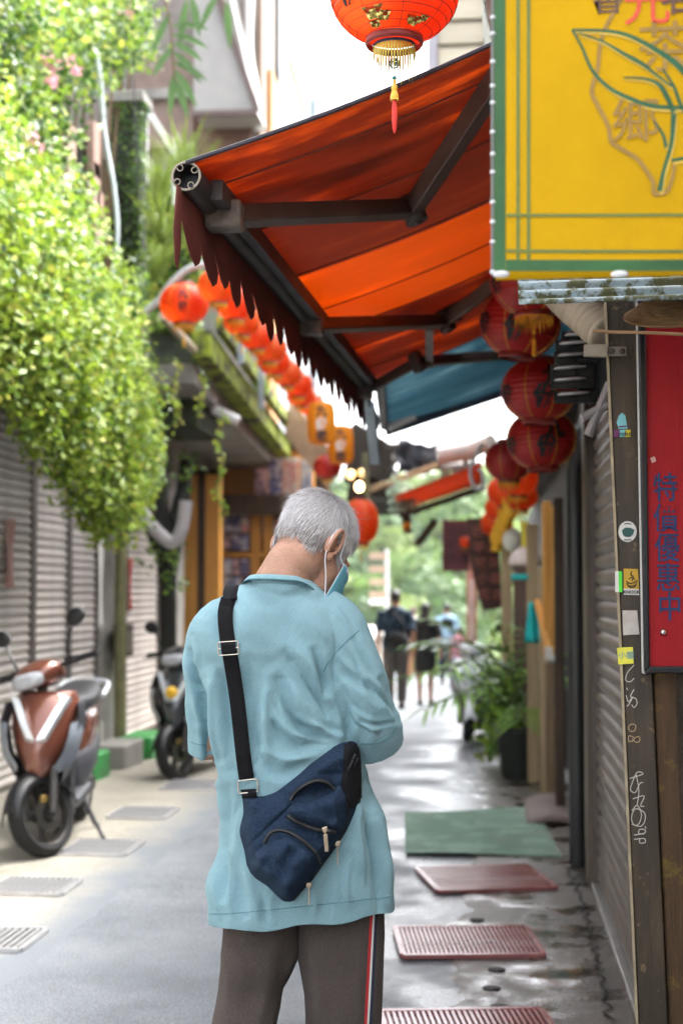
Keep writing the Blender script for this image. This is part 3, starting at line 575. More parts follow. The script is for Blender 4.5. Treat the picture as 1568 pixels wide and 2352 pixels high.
# shop further on, orange timber
hS = thing('timber_shop', 'timber shop with orange boards beyond the black downpipe', 'shop')
m = MB(); m.box((.6, 9.2, -.6), (5, 34, 2.6)); m.build('wall', DARKWALL, hS)
m = MB(); m.box((.45, 9.2, 2.55), (5, 20, 4.2)); m.build('upper_wall', DARKWALL, hS)
for (px, y, z0, z1, wd, mt) in ((1238, 10.2, -.1, 1.55, .12, TANWOOD), (1247, 9.75, .95, 2.0, .22, ORANGEWOOD), (1268, 9.45, .98, 1.95, .1, ORANGEWOOD), (1250, 9.7, -.05, .9, .16, pm('brown_wood2', (.2, .13, .07), .6, var=.3, stretch=(6, 6, .5))), (1272, 9.3, -.05, 2.0, .05, DARKWOOD)):
    p = at(px, 1347, y); MB().box((p.x, y, z0), (p.x + .06, y + wd, z1)).build('post', mt, hS, bevel=.006)
for (px, y, z1, mt) in ((1163, 12.2, 1.75, TANWOOD), (1190, 12.0, 1.7, pm('plum_board', (.14, .075, .06), .6, var=.2)), (1212, 11.6, 1.7, pm('plum_board', (.14, .075, .06), .6)), (1222, 11.0, 1.9, TANWOOD)):
    p = at(px, 1347, y); MB().box((p.x - .045, y, -.2), (p.x + .045, y + .06, z1)).build('board', mt, hS, bevel=.004)
MB().bar(at(1232, 1380, 10), at(1262, 1500, 9.6), .04, .03).build('brace', ORANGEWOOD, hS)
MB().box((.34, 9.5, .94), (.4, 9.56, 1.02)).build('pipe_cap', PAPER, hS)
# small hanging goods by the timber shop
dm = thing('dome_lamp', 'pinkish white dome lamp hanging before the plum boards', 'lamp', at(1205, 1285, 11.2)); m = MB(); m.lathe([(.015, .1), (.06, .085), (.11, .04), (.13, -.03), (.12, -.05), (.02, -.05)], 20); m.build('shade', pm('shell', (.6, .5, .47), .5, var=.2, vs=14), dm); MB().tube([(0, 0, .1), (0, 0, .5)], .006, 6).build('cord', BLACKP, dm)
TEAL = pm('teal_cloth', (.02, .5, .5), .6, var=.15)
tag(MB().box((-.065, -.01, -.022), (.065, .01, .022)).build('teal_plaque', TEAL, loc=at(1193, 1325, 11), bevel=.006), 'small turquoise plaque under the dome lamp', 'plaque')
m = MB(); m.grid(lambda u, v: ((u - .5) * (.05 + .07 * (1 - v)), .02 * math.sin(u * 9 + v), (v - .5) * .3), 12, 8); tag(m.build('teal_apron', TEAL, loc=at(1222, 1430, 10.6), thick=.004), 'turquoise cloth hanging on the tan timber post', 'cloth')
tag(MB().box((-.03, -.01, -.1), (.03, .01, .1)).build('yellow_tag', pm('yellow_tag', (.8, .65, .05), .6), loc=at(1205, 1228, 11.2)), 'yellow price tag above the dome lamp', 'tag')
tag(MB().ell((0, 0, 0), (.075, .06, .1), n=16, m=10).build('paper_ball', PAPER, loc=at(1175, 1240, 11.6)), 'crumpled white paper lantern under the orange lanterns', 'lantern')
m = MB(); m.tube([gnd(1262, 1850) + Vector((.0, 0, 0)), gnd(1262, 1850) + Vector((.04, .1, .27))], .028, 8); tag(m.build('wooden_stake', pm('pale_stake', (.6, .55, .36), .6)), 'pale wooden stake leaning at the foot of the downpipe', 'stake')
p = gnd(1245, 1880); m = MB(); m.grid(lambda u, v: (p.x - .1 + .32 * u, p.y - .35 + .9 * v, p.z + .07 * math.sin(u * 2.4 + .3) * (.7 + .3 * math.sin(v * 7))), 10, 16); tag(m.build('stone_step', pm('pinkish_stone', (.17, .13, .12), .7, var=.3, vs=7), thick=.04), 'uneven pinkish stone step behind the green mat', 'step')
# ---- near corner: concrete wall, timber post, painted steel post
hN = thing('corner_wall', 'rough grey-brown concrete wall below the red sign', 'wall')
MB().box((.45, 3.66, -.2), (2.2, 3.9, 2.6)).build('concrete', pm('rough_concrete', (.15, .12, .092), .9, var=.4, vs=14, col2=(.08, .064, .05), c2s=9, c2at=(.45, .65), bump=.9, bs=110), hN)
MB().box((.70, 3.655, .88), (.8, 3.66, .99)).build('patch', pm('patch', (.3, .26, .21), .85), hN)
ROT = pm('rotten_wood', (.085, .046, .02), .75, var=.45, vs=6, stretch=(9, 9, .7), bump=.5, bs=40, dirt=((.3, .22, .02), 5, (.55, .66), .7))
def leaner(m, x0, x1, y0, y1, z0, z1, k=-.0335):
    return m.add([(x0 - k*0 , y0, z0), (x1, y0, z0), (x1, y1, z0), (x0, y1, z0), (x0 + k*(z1 - z0), y0, z1), (x1 + k*(z1 - z0), y0, z1), (x1 + k*(z1-z0), y1, z1), (x0 + k*(z1-z0), y1, z1)], [(0,3,2,1),(4,5,6,7),(0,1,5,4),(1,2,6,5),(2,3,7,6),(3,0,4,7)])
m = MB(); leaner(m, .43, .484, 3.56, 3.64, 0, 2.5, -.0335); tag(m.build('timber_post', ROT, bevel=.006), 'rotten timber post with yellow-green flaking paint beside the steel post', 'post')
sp_ = thing('steel_post', 'brown painted steel post plastered with stickers and white graffiti', 'post')
PBR = pm('post_brown', (.045, .032, .02), .5, var=.25, vs=5, stretch=(5, 5, .6), col2=(.075, .054, .03), c2s=5, c2at=(.5, .7), bump=.15, bs=50, dirt=((.3, .21, .1), 24, (.6, .68), .7))
m = MB(); leaner(m, .356, .426, 3.55, 3.63, 0, 2.6); m.build('shaft', PBR, sp_, bevel=.004)
m = MB(); leaner(m, .3495, .3555, 3.545, 3.556, 0, 2.6); m.build('flange', pm('cream_flange', (.36, .29, .19), .6, var=.4, vs=20), sp_)
YP = 3.5485
def pw(px, py): return at(px, py, YP)
def stroke(name, pts, r, mat, parent, Y=YP, n=6):
    pp = smoothpath([at(x, y, Y) for x, y in pts], 5); m = MB(); m.tube(pp, r, n, True); o = m.build(name, mat, parent); return o
CHALK = pm('white_marker', (.62, .58, .52), .7); OCH = pm('ochre_marker', (.5, .36, .2), .7)
for pts, mt in (([(1455, 1527), (1440, 1545), (1436, 1562), (1446, 1566), (1455, 1558)], CHALK), ([(1438, 1580), (1440, 1585)], CHALK),
        ([(1437, 1597), (1442, 1612), (1452, 1600), (1443, 1618), (1438, 1622)], CHALK), ([(1455, 1583), (1447, 1600), (1458, 1604), (1462, 1615), (1455, 1625), (1449, 1618)], CHALK),
        ([(1445, 1665), (1442, 1672), (1447, 1680), (1456, 1678), (1459, 1668), (1453, 1663), (1445, 1665)], OCH),
        ([(1455, 1694), (1444, 1690), (1442, 1700), (1450, 1703), (1457, 1695), (1466, 1692), (1468, 1701), (1460, 1705), (1450, 1697)], OCH),
        ([(1445, 1788), (1475, 1778), (1462, 1774), (1450, 1800), (1447, 1815), (1458, 1820), (1468, 1800), (1476, 1797)], CHALK), ([(1460, 1780), (1466, 1815), (1462, 1850)], CHALK),
        ([(1452, 1835), (1478, 1828), (1470, 1850), (1478, 1852)], CHALK), ([(1450, 1862), (1462, 1850), (1472, 1870), (1466, 1892), (1455, 1895), (1449, 1878), (1458, 1858), (1478, 1866), (1480, 1884), (1470, 1898), (1450, 1893)], CHALK),
        ([(1455, 1918), (1478, 1914), (1480, 1906), (1468, 1905), (1466, 1914), (1478, 1916)], CHALK), ([(1455, 1928), (1478, 1926), (1480, 1935), (1468, 1936), (1468, 1927)], CHALK), ([(1480, 1898), (1482, 1903)], CHALK)):
    stroke('graffiti', pts, .0011, mt, sp_, YP)
def sticker(name, poly, mat, label, parent=None, Y=YP, t=.0015, cat='sticker'):
    ps = [at(x, y, Y) for x, y in poly]; c = sum(ps, Vector()) / len(ps); m = MB()
    m.prism([(p.x - c.x, p.z - c.z) for p in ps], -t, t, lambda u, v, d: Vector((u, d, v))); o = m.build(name, mat, parent, False, loc=c)
    if not parent: tag(o, label, cat)
    return o
def circ(cx, cy, rx, ry, n=20): return [(cx + rx * math.cos(2*math.pi*i/n), cy + ry * math.sin(2*math.pi*i/n)) for i in range(n)]
SKY_ = pm('sticker_blue', (.2, .55, .6), .45); PURP = pm('sticker_purple', (.14, .03, .12), .5); YEL = pm('sticker_yellow', (.72, .6, .04), .5); STW = pm('sticker_white', (.72, .7, .66), .5); DKG = pm('sticker_green', (.02, .09, .08), .5); INK = pm('ink', (.015, .015, .018), .6); OCR = pm('sticker_ochre', (.6, .36, .03), .5); LIME = pm('sticker_lime', (.1, .75, .05), .35); NOTE = pm('note_yellow', (.82, .76, .08), .7)
s1 = thing('sticker', 'pale blue figure sticker with purple and yellow lettering squares', 'sticker', group='stickers on the steel post')
sticker('backing', [(1420, 985), (1415, 970), (1420, 955), (1427, 948), (1435, 955), (1438, 975), (1440, 985)], SKY_, '', s1); sticker('band', [(1419, 979), (1438, 977), (1438, 980), (1420, 982)], PURP, '', s1, YP - .002)
for px, mt in ((1416, PURP), (1429, SKY_), (1441, YEL)): sticker('square', [(px - 7, 988), (px + 6, 987), (px + 6, 1003), (px - 7, 1004)], mt, '', s1, YP - .002)
t_ = textmesh('yoke', .017, .0006); t_.materials.append(INK); meshobj('lettering', t_, s1, at(1434, 996, YP - .005), (R(90), 0, 0))
s2 = thing('sticker', 'round white sticker with a dark green bowl drawing', 'sticker', group='stickers on the steel post')
sticker('disc', circ(1440, 1221, 21, 24), STW, '', s2); sticker('bowl', [(1427, 1218), (1434, 1212), (1446, 1212), (1456, 1217), (1452, 1228), (1446, 1233), (1434, 1233), (1429, 1228)], DKG, '', s2, YP - .002)
for i in range(2): stroke('print_line', [(1432, 1204 + i * 36), (1440, 1202 + i * 38), (1449, 1204 + i * 36)], .0012, INK, s2, YP - .002)
s3 = thing('sticker', 'ochre sticker with a black ink drawing and the word KNOCK', 'sticker', group='stickers on the steel post')
sticker('panel', [(1431, 1306), (1464, 1307), (1466, 1353), (1431, 1352)], OCR, '', s3); sticker('strip', [(1431, 1352), (1466, 1353), (1467, 1367), (1431, 1366)], STW, '', s3)
t_ = textmesh('KNOCK', .0108, .0006, .0003); t_.materials.append(INK); meshobj('lettering', t_, s3, at(1449, 1360, YP - .003), (R(90), 0, 0))
for pts in ([(1437, 1335), (1445, 1340), (1455, 1338), (1463, 1333)], [(1440, 1345), (1450, 1346), (1460, 1343)], [(1450, 1312), (1447, 1320), (1453, 1324), (1450, 1334)], [(1443, 1330), (1450, 1326), (1457, 1331)], [(1438, 1339), (1444, 1348), (1456, 1348), (1461, 1338)]): stroke('drawing', pts, .0013, INK, s3, YP - .0025)
s4 = thing('sticker', 'narrow sticker half white half shiny lime green', 'sticker', group='stickers on the steel post'); sticker('white_half', [(1411, 1312), (1419, 1312), (1420, 1360), (1412, 1360)], STW, '', s4, 3.5435); sticker('green_half', [(1419, 1312), (1427, 1312), (1428, 1360), (1420, 1360)], LIME, '', s4, 3.5435)
sticker('sticker', [(1428, 1402), (1462, 1402), (1467, 1457), (1430, 1459)], pm('blank_label', (.52, .47, .42), .6, var=.2, vs=30), 'blank beige worn label on the steel post').__setitem__('group', 'stickers on the steel post')
s5 = thing('sticky_note', 'yellow sticky note with faint blue writing on the steel post', 'note'); sticker('paper', [(1416, 1488), (1452, 1486), (1454, 1524), (1419, 1526)], NOTE, '', s5, 3.5435)
t_ = textmesh('小籠', .02, .0004); t_.materials.append(pm('note_blue', (.2, .4, .45), .7)); meshobj('writing', t_, s5, at(1437, 1506, 3.5405), (R(90), 0, R(2)))
# hinge bracket and string on the post
hb = thing('hinge_bracket', 'steel hinge bracket bolted to the steel post above the stickers', 'bracket')
sticker('arm', [(1340, 793), (1392, 793), (1392, 820), (1340, 818)], pm('dull_steel', (.42, .38, .32), .45, .7), '', hb, 3.54, .012); sticker('plate', [(1394, 796), (1437, 797), (1437, 818), (1394, 818)], pm('dull_steel2', (.3, .26, .22), .5, .6), '', hb, 3.545, .003)
for px in (1404, 1428): MB().lathe([(.001, -.006), (.007, -.005), (.008, 0)], 12, axis='y').build('bolt', DARKSTEEL, hb, loc=at(px, 807, 3.54))
tag(MB().tube(smoothpath([at(1360, 760, 3.53), at(1410, 763, 3.535), at(1480, 764, 3.48), at(1600, 770, 3.45)], 4), .004, 6).build('string', pm('jute', (.4, .24, .12), .9)), 'brown string tied round the post under the corrugated sheet', 'string')
# red sign
rs = thing('red_sign', 'red corrugated plastic sign with blue handwritten characters and black frame', 'sign')
def redmat():
    m = pm('red_board', (.34, .008, .013), .55, var=.1, bump=0, spec=.25); nt = m.node_tree; L = nt.links; tc = _n(nt, 'ShaderNodeTexCoord'); wv = _n(nt, 'ShaderNodeTexWave', Scale=70.0); wv.bands_direction = 'X'; L.new(tc.outputs['Object'], wv.inputs[0])
    bp = _n(nt, 'ShaderNodeBump', Strength=.25, Distance=.002); L.new(wv.outputs['Fac'], bp.inputs['Height']); L.new(bp.outputs[0], nt.nodes['Principled BSDF'].inputs['Normal']); return m
YS = 3.5
def sgn(nm, poly, mt, dy, t): return sticker(nm, poly, mt, '', rs, YS + dy, t)
sgn('board', [(1478, 640), (1700, 640), (1700, 1531), (1489, 1531)], redmat(), 0, .004)
m = MB(); 
for poly in ([(1463, 640), (1479, 640), (1490, 1531), (1478, 1543)], [(1478, 1546), (1489, 1530), (1700, 1530), (1700, 1546)]): ps = [at(x, y, YS) for x, y in poly]; m.prism([(p.x, p.z) for p in ps], YS - .014, YS + .014, lambda u, v, d: Vector((u, d, v)))
m.build('frame', pm('black_frame', (.005, .005, .007), .4), rs, bevel=.003)
m = MB(); ps = [at(x, y, YS + .016) for x, y in ((1459, 640), (1466, 640), (1480, 1548), (1474, 1546))]; m.prism([(p.x, p.z) for p in ps], YS + .012, YS + .03, lambda u, v, d: Vector((u, d, v))); m.build('white_edge', PAPER, rs)
BLUE = pm('blue_marker', (.008, .03, .12), .5)
for ch, px, py in (('特', 1527, 1124), ('價', 1528, 1194), ('優', 1531, 1262), ('惠', 1533, 1331), ('中', 1537, 1398)):
    t_ = textmesh(ch, .066, .0006, .0005); t_.materials.append(BLUE); meshobj('character', t_, rs, at(px, py, YS - .006), (R(90), 0, 0)).scale = (.92, 1.12, 1)
MB().lathe([(.001, -.008), (.005, -.007), (.0085, -.003), (.009, 0)], 14, axis='y').build('screw', CHROME, rs, loc=at(1522, 1452, YS - .004))
sticker('torn_paper', [(1492, 1052), (1502, 1048), (1506, 1059), (1496, 1064)], pm('torn', (.6, .35, .3), .8), '', rs, YS - .006, .001)
# straw hat
ht = thing('straw_hat', 'conical woven straw hat hanging in front of the red sign', 'hat', at(1548, 722, 3.3), R(0)); ht.rotation_euler = (R(24), R(-4), 0)
STRAW = pm('straw', (.2, .12, .05), .75, var=.4, vs=30, stretch=(1, 1, 4), bump=.5, bs=80)
m = MB(); m.lathe([(.005, .075), (.03, .062), (.06, .04), (.09, .018), (.112, 0), (.108, -.004), (.088, .012), (.03, .055), (.005, .068)], 40); m.build('cone', STRAW, ht)
m = MB(); m.lathe([(.112 + .004 * math.cos(a), .004 * math.sin(a)) for a in [i * math.pi / 4 for i in range(9)]], 40); m.build('rim', pm('straw_dark', (.16, .09, .035), .8), ht)
for r_, z in ((.085, .0215), (.055, .0445), (.03, .063)): MB().lathe([(r_ + .0025 * math.cos(a), z - .004 + .0025 * math.sin(a)) for a in [i * math.pi / 3 for i in range(7)]], 36).build('binding', pm('straw_dark', (.16, .09, .035), .8), ht)
# flexible duct
m = MB(); pp = smoothpath([at(1275, 660, 4.0), at(1315, 700, 3.95), at(1350, 730, 3.9), at(1392, 768, 3.85)], 26); m.tube(pp, [.05 + .0045 * math.sin(i * 1.35) for i in range(len(pp))], 16); tag(m.build('flexible_duct', pm('duct_beige', (.38, .31, .22), .6, var=.2), angle=80), 'beige ribbed flexible duct behind the corrugated sheet', 'duct')
# louvre window
lw = thing('louvre_window', 'dark louvre window with shiny blades above the roller shutter', 'window')
GLASSD = pm('louvre_glass', (.02, .022, .022), .08, spec=.8)
for i, (px, py) in enumerate(((1335, 768), (1322, 788), (1318, 815), (1310, 845), (1310, 872), (1318, 905))):
    p = at(px, py, 4.3); m = MB(); m.tube([p + Vector((-.05, 0, -.002)), p + Vector((-.04, 0, 0)), p + Vector((.02, 0, .003)), p + Vector((.045, 0, .004))], [.002, .0065, .006, .002], 10); m.build('blade_edge', pm('blade_alu', (.3, .29, .28), .35, .7), lw); MB().box((p.x - .06, 4.31, p.z - .025), (p.x + .07, 4.33, p.z + .012)).build('blade', GLASSD, lw)
p = at(1390, 640, 4.35); q = at(1290, 1000, 4.35); MB().box((q.x + .05, 4.36, q.z + .12), (p.x + .06, 4.4, p.z)).build('backing', BLACKP, lw)
for a, b in (((1350, 1000), (1400, 880)), ((1335, 960), (1395, 930))): MB().tube([at(*a, 4.25), at(*b, 4.25)], .014, 8).build('stay', pm('grey_trim', (.3, .28, .27), .5), lw)
# corrugated eave sheet
def corr():
    m = pm('mossy_sheet', (.3, .38, .43), .4, .25, var=.25, vs=6, col2=(.32, .36, .38), c2s=4, c2at=(.45, .7), bump=.15, bs=80, dirt=((.075, .075, .022), 26, (.47, .54), .95), stretch=(1, 3, 3)); return m
c0 = at(1190, 700, 3.12); m = MB()
def cs_(u, v):
    s = v; return (c0.x + u * .75, 3.12 + .02 * u + .2 * s - .007 * math.sin(s * 2 * math.pi * 11), c0.z + .012 * u + .26 * s + .004 * math.sin(s * 2 * math.pi * 11))
m.grid(cs_, 12, 180); tag(m.build('corrugated_sheet', corr(), thick=.0015), 'mossy blue-white corrugated eave sheet under the yellow banner', 'metal sheet')
# yellow banner
yb = thing('yellow_banner', 'yellow tea shop banner with green border and brown island outline', 'banner')
YB = 2.2; YELL = pm('banner_yellow', (.68, .39, .004), .7, var=.12, vs=4, bump=.25, bs=5, trans=.12, col2=(.62, .345, .005), c2s=2.5, c2at=(.45, .7), dirt=((.42, .24, .015), 7, (.6, .75), .5), spec=.15); GREENB = pm('banner_green', (.03, .13, .03), .5, var=.35, vs=7, trans=.1); GRL = pm('banner_line', (.13, .17, .02), .5); LEAFG = pm('banner_leaf', (.012, .1, .03), .5); BRN = pm('banner_brown', (.34, .19, .03), .6); BRD = pm('banner_dark', (.12, .055, .03), .6); REDB = pm('banner_red', (.7, .07, .02), .5); SHAD = pm('banner_cream', (.7, .46, .06), .6)
def by(px, py, d=0): p = at(px, py, YB); return Vector((p.x, YB - d, p.z))
m = MB(); a = by(1133, -160); b = by(1990, 624)
m.grid(lambda u, v: (a.x + (b.x - a.x) * u, YB + .0012 * math.sin(u * 7 + v * 3) , b.z + (a.z - b.z) * v), 20, 20); m.build('sheet', YELL, yb, thick=.002)
def bstrip(nm, pts, mt, d, wd):
    """flat printed line: polyline (print px) with widths in px"""
    n = len(pts); k = 6; P = smoothpath([Vector((x, y, 0)) for x, y in pts], k) if n > 2 else [Vector((*pts[0], 0)), Vector((*pts[1], 0))]
    N = len(P); ws = [wd[min(len(wd) - 1, int(i / max(1, N - 1) * (len(wd) - 1)))] + (wd[min(len(wd) - 1, int(i / max(1, N - 1) * (len(wd) - 1)) + 1)] - wd[min(len(wd) - 1, int(i / max(1, N - 1) * (len(wd) - 1)))]) * ((i / max(1, N - 1) * (len(wd) - 1)) % 1) for i in range(N)]
    vs = []
    for i, p in enumerate(P):
        t = (P[min(i + 1, N - 1)] - P[max(i - 1, 0)]).normalized(); s = Vector((-t.y, t.x, 0)) * ws[i] / 2
        for q in (p - s, p + s): g = by(q.x, q.y); vs.append(Vector((g.x, YB + .0012 * math.sin((g.x - a.x) / (b.x - a.x) * 7 + (g.z - b.z) / (a.z - b.z) * 3) - .0015 - d, g.z)))
    MB().add(vs, [(2*i, 2*i+1, 2*i+3, 2*i+2) for i in range(N - 1)]).build(nm, mt, yb)
m = MB()
def bquad(x0, y0, x1, y1, d, nn=24):
    def fn(u, v):
        g = by(x0 + (x1 - x0) * u, y0 + (y1 - y0) * v); return (g.x, YB + .0012 * math.sin((g.x - a.x) / (b.x - a.x) * 7 + (g.z - b.z) / (a.z - b.z) * 3) - .0015 - d, g.z)
    m.grid(fn, nn, nn)
bquad(1134, -158, 1160, 623, .0006); bquad(1161, 597, 1988, 623, .0006); m.build('border', GREENB, yb)
for pts in ([(1189, -150), (1189, 596)], [(1213, -150), (1213, 596)], [(1162, 495), (1980, 495)], [(1162, 577), (1980, 580)]):
    bstrip('border_line', [(pts[0][0] + (pts[1][0] - pts[0][0]) * t / 12, pts[0][1] + (pts[1][1] - pts[0][1]) * t / 12) for t in range(13)], GRL, .0008 if pts[0][0] > 1165 else .0012, [8, 8] if pts[0][0] > 1165 else [7, 7])
bstrip('island_outline', [(1445, -40), (1408, 30), (1386, 72), (1376, 110), (1372, 155), (1362, 190), (1358, 215), (1372, 245), (1395, 290), (1402, 325), (1420, 340), (1460, 365), (1480, 390), (1498, 420), (1500, 445), (1512, 447), (1530, 440), (1542, 410), (1548, 370)], BRN, .0010, [9, 10, 10, 10, 9])
for pts, wd in (([(1313, 70), (1400, 74), (1460, 92), (1540, 140), (1600, 200)], [5, 7, 9, 14, 14]), ([(1313, 70), (1335, 110), (1360, 165), (1400, 205), (1450, 230), (1500, 246), (1570, 250)], [5, 6, 8, 9, 10, 8]), ([(1328, 78), (1380, 96), (1430, 125), (1475, 150), (1500, 170), (1540, 200)], [3, 5, 10, 7, 5]), ([(1430, 180), (1475, 182), (1510, 195), (1530, 225), (1545, 260)], [3, 6, 12, 10]), ([(1520, 160), (1545, 200), (1565, 250), (1600, 300)], [4, 8, 8]), ([(1545, 262), (1540, 330), (1522, 395), (1513, 440)], [12, 9, 8, 12]), ([(1500, 280), (1520, 310), (1528, 340)], [3, 7, 8]), ([(1540, 370), (1600, 360)], [6, 10])):
    bstrip('printed_leaf', [(x + 4, y + 7) for x, y in pts], SHAD, .0011, [w_ * .8 for w_ in wd]); bstrip('printed_leaf', pts, LEAFG, .0015, wd)
for ch, px, py, sz, mt in (('元', 1484, 16, .075, REDB), ('茶', 1525, 118, .085, BRN), ('鄉', 1458, 285, .075, BRN), ('香', 1395, 5, .05, BRD), ('茗', 1565, -5, .07, BRD), ('老', 1640, 60, .09, BRD)):
    t_ = textmesh(ch, sz, .0003, .0004); t_.materials.append(mt); meshobj('character', t_, yb, by(px, py, .0034), (R(90), 0, 0))
for i in range(13): MB().ell((0, 0, 0), (.0045, .004, .004), n=10, m=6).build('lacing_knot', WHITEP, yb, loc=by(1131, -20 + i * 53 + 9 * math.sin(i * 2.2)))
for px in (1150, 1422, 1640): MB().ell((0, 0, 0), (.014, .006, .006), n=10, m=6).build('lacing_knot', WHITEP, yb, loc=by(px, 630))
for i in range(2): MB().tube([by(1131, -160 + 390 * i), by(1131, 230 + 390 * i)], .003, 6).build('lacing_cord', pm('cord_grey', (.16, .17, .15), .8), yb)
MB().tube([by(1128, -166), by(2000, -166)], .015, 10).build('hanging_rail', DARKSTEEL, yb)
# red mats / grates and green mat on the right pavement
REDM = pm('red_grate', (.33, .12, .12), .2, var=.3, vs=5, rvar=.17, dirt=((.2, .16, .15), 6, (.5, .7), .7)); REDPIT = pm('red_pit', (.16, .05, .05), .25, var=.3)
for (q, lb, nb) in ((((985, 2002), (1248, 1995), (1236, 2052), (972, 2048)), 'red painted steel grate just before the green mat', 30), (((915, 2140), (1205, 2138), (1250, 2206), (917, 2203)), 'wet red painted steel grate in the middle of the pavement', 28), (((885, 2336), (1240, 2330), (1300, 2420), (880, 2420)), 'red painted steel grate at the bottom picture edge', 26)):
    ps = [gnd(*x) for x in q]; c = sum(ps, Vector()) / 4; lx = ((ps[1] - ps[0]).length + (ps[2] - ps[3]).length) / 2; ly = ((ps[3] - ps[0]).length + (ps[2] - ps[1]).length) / 2
    d = ps[1] - ps[0]; grate((c.x, c.y, c.z + .008), lx, ly, nb, (REDM, REDPIT), lb, 'red grates on the right pavement', rz=math.atan2(d.y, d.x))
ps = [gnd(*x) for x in ((930, 1872), (1225, 1862), (1290, 1972), (932, 1965))]
gm = thing('green_mat', 'green woven plastic mat lying on the wet pavement', 'mat')
def gmf(u, v): p = ps[3].lerp(ps[2], u).lerp(ps[0].lerp(ps[1], u), v); return (p.x, p.y, p.z + .014 + .006 * math.sin(u * 5) * math.sin(v * 4 + 1))
GM = pm('green_plastic', (.27, .39, .31), .22, var=.25, vs=4, rvar=.15, dirt=((.35, .38, .36), 3, (.5, .72), .6)); m = MB(); m.grid(gmf, 30, 30); m.build('sheet', GM, gm, thick=.006)
for i in range(46): m = MB(); m.tube([Vector(gmf(i / 45, v / 8)) + Vector((0, 0, .005)) for v in range(9)], .0035, 4); m.build('weave_strip', GM, gm)
for i in range(34): m = MB(); m.tube([Vector(gmf(u / 10, i / 33)) + Vector((0, 0, .0045)) for u in range(11)], .0035, 4); m.build('weave_strip', GM, gm)

# ================================================================== AWNINGS
def awn_mat(name, base, deep, bright, yb0=None):
    m = bpy.data.materials.new(name); m.use_nodes = True; nt = m.node_tree; L = nt.links; b = nt.nodes['Principled BSDF']; out = nt.nodes['Material Output']
    tc = _n(nt, 'ShaderNodeTexCoord'); V = tc.outputs['Object']; mp = _n(nt, 'ShaderNodeMapping'); mp.inputs['Scale'].default_value = (.6, 2.4, .6); L.new(V, mp.inputs[0])
    n = _n(nt, 'ShaderNodeTexNoise', Scale=2.2, Detail=7.0, Roughness=.65); L.new(mp.outputs[0], n.inputs['Vector'])
    cr = _n(nt, 'ShaderNodeValToRGB'); e = cr.color_ramp.elements; e[0].position = .3; e[0].color = c4(deep); e[1].position = .72; e[1].color = c4(bright); k = e.new(.54); k.color = c4(base); L.new(n.outputs[0], cr.inputs[0]); col = cr.outputs[0]
    s = _n(nt, 'ShaderNodeSeparateXYZ'); L.new(V, s.inputs[0])
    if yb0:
        # bands between sewn seams; bright one has light through the cloth painted in
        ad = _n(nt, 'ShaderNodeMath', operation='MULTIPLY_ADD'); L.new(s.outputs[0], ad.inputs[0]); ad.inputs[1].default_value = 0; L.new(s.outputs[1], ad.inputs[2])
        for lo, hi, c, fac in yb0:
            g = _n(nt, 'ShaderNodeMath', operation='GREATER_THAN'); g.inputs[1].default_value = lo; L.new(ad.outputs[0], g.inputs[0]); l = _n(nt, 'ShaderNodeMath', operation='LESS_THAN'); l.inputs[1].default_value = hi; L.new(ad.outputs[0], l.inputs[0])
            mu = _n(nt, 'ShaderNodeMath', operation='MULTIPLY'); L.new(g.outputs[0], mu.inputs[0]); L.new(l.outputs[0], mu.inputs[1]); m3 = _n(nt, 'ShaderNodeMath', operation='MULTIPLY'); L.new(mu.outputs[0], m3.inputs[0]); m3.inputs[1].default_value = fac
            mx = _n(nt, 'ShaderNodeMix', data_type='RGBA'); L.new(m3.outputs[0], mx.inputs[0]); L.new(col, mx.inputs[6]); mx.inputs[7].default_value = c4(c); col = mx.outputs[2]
    wv = _n(nt, 'ShaderNodeTexNoise', Scale=160.0, Detail=2.0); L.new(V, wv.inputs['Vector'])
    L.new(col, b.inputs['Base Color']); b.inputs['Roughness'].default_value = .6
    bp = _n(nt, 'ShaderNodeBump', Strength=.1, Distance=.003); L.new(wv.outputs[0], bp.inputs['Height']); L.new(bp.outputs[0], b.inputs['Normal'])
    tr = _n(nt, 'ShaderNodeBsdfTranslucent'); L.new(col, tr.inputs[0]); mx = _n(nt, 'ShaderNodeMixShader'); mx.inputs[0].default_value = .5; L.new(b.outputs[0], mx.inputs[1]); L.new(tr.outputs[0], mx.inputs[2]); L.new(mx.outputs[0], out.inputs[0]); return m
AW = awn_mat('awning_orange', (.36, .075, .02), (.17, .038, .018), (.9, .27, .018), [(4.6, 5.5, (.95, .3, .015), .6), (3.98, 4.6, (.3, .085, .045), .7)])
BARM = pm('awning_bar', (.075, .066, .06), .5, .35, var=.3, vs=8, stretch=(1, 1, 1)); ARMM = pm('awning_arm', (.085, .052, .04), .5, .2, var=.3, vs=7)
A0 = at(428, 405, 3.3); A1 = at(842, 892, 6.8); WT = Vector((.62, 3.3, A0.z + .57)); WB = Vector((.62, 6.8, A1.z + .57))
aw = thing('orange_awning', 'large orange folding-arm awning over the man', 'awning')
def awf(u, v):
    p = A0.lerp(A1, v).lerp(WT.lerp(WB, v), u); return (p.x, p.y, p.z + .032 - .05 * math.sin(u * math.pi) + .006 * math.sin(v * 26) * u)
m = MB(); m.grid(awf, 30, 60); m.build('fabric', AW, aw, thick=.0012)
m = MB()
for v in (.06, .19, .36, .52, .63, .76, .9):
    m.tube([Vector(awf(u / 12, v)) + Vector((0, 0, -.002)) for u in range(13)], .004, 4, flat=.5)
m.build('seam', pm('seam_cloth', (.16, .03, .015), .7), aw)
m = MB(); m.tube([Vector(awf(u / 20, 0)) + Vector((0, -.004, 0)) for u in range(21)], .006, 6); m.build('hem', pm('hem_cloth', (.035, .03, .04), .7), aw)
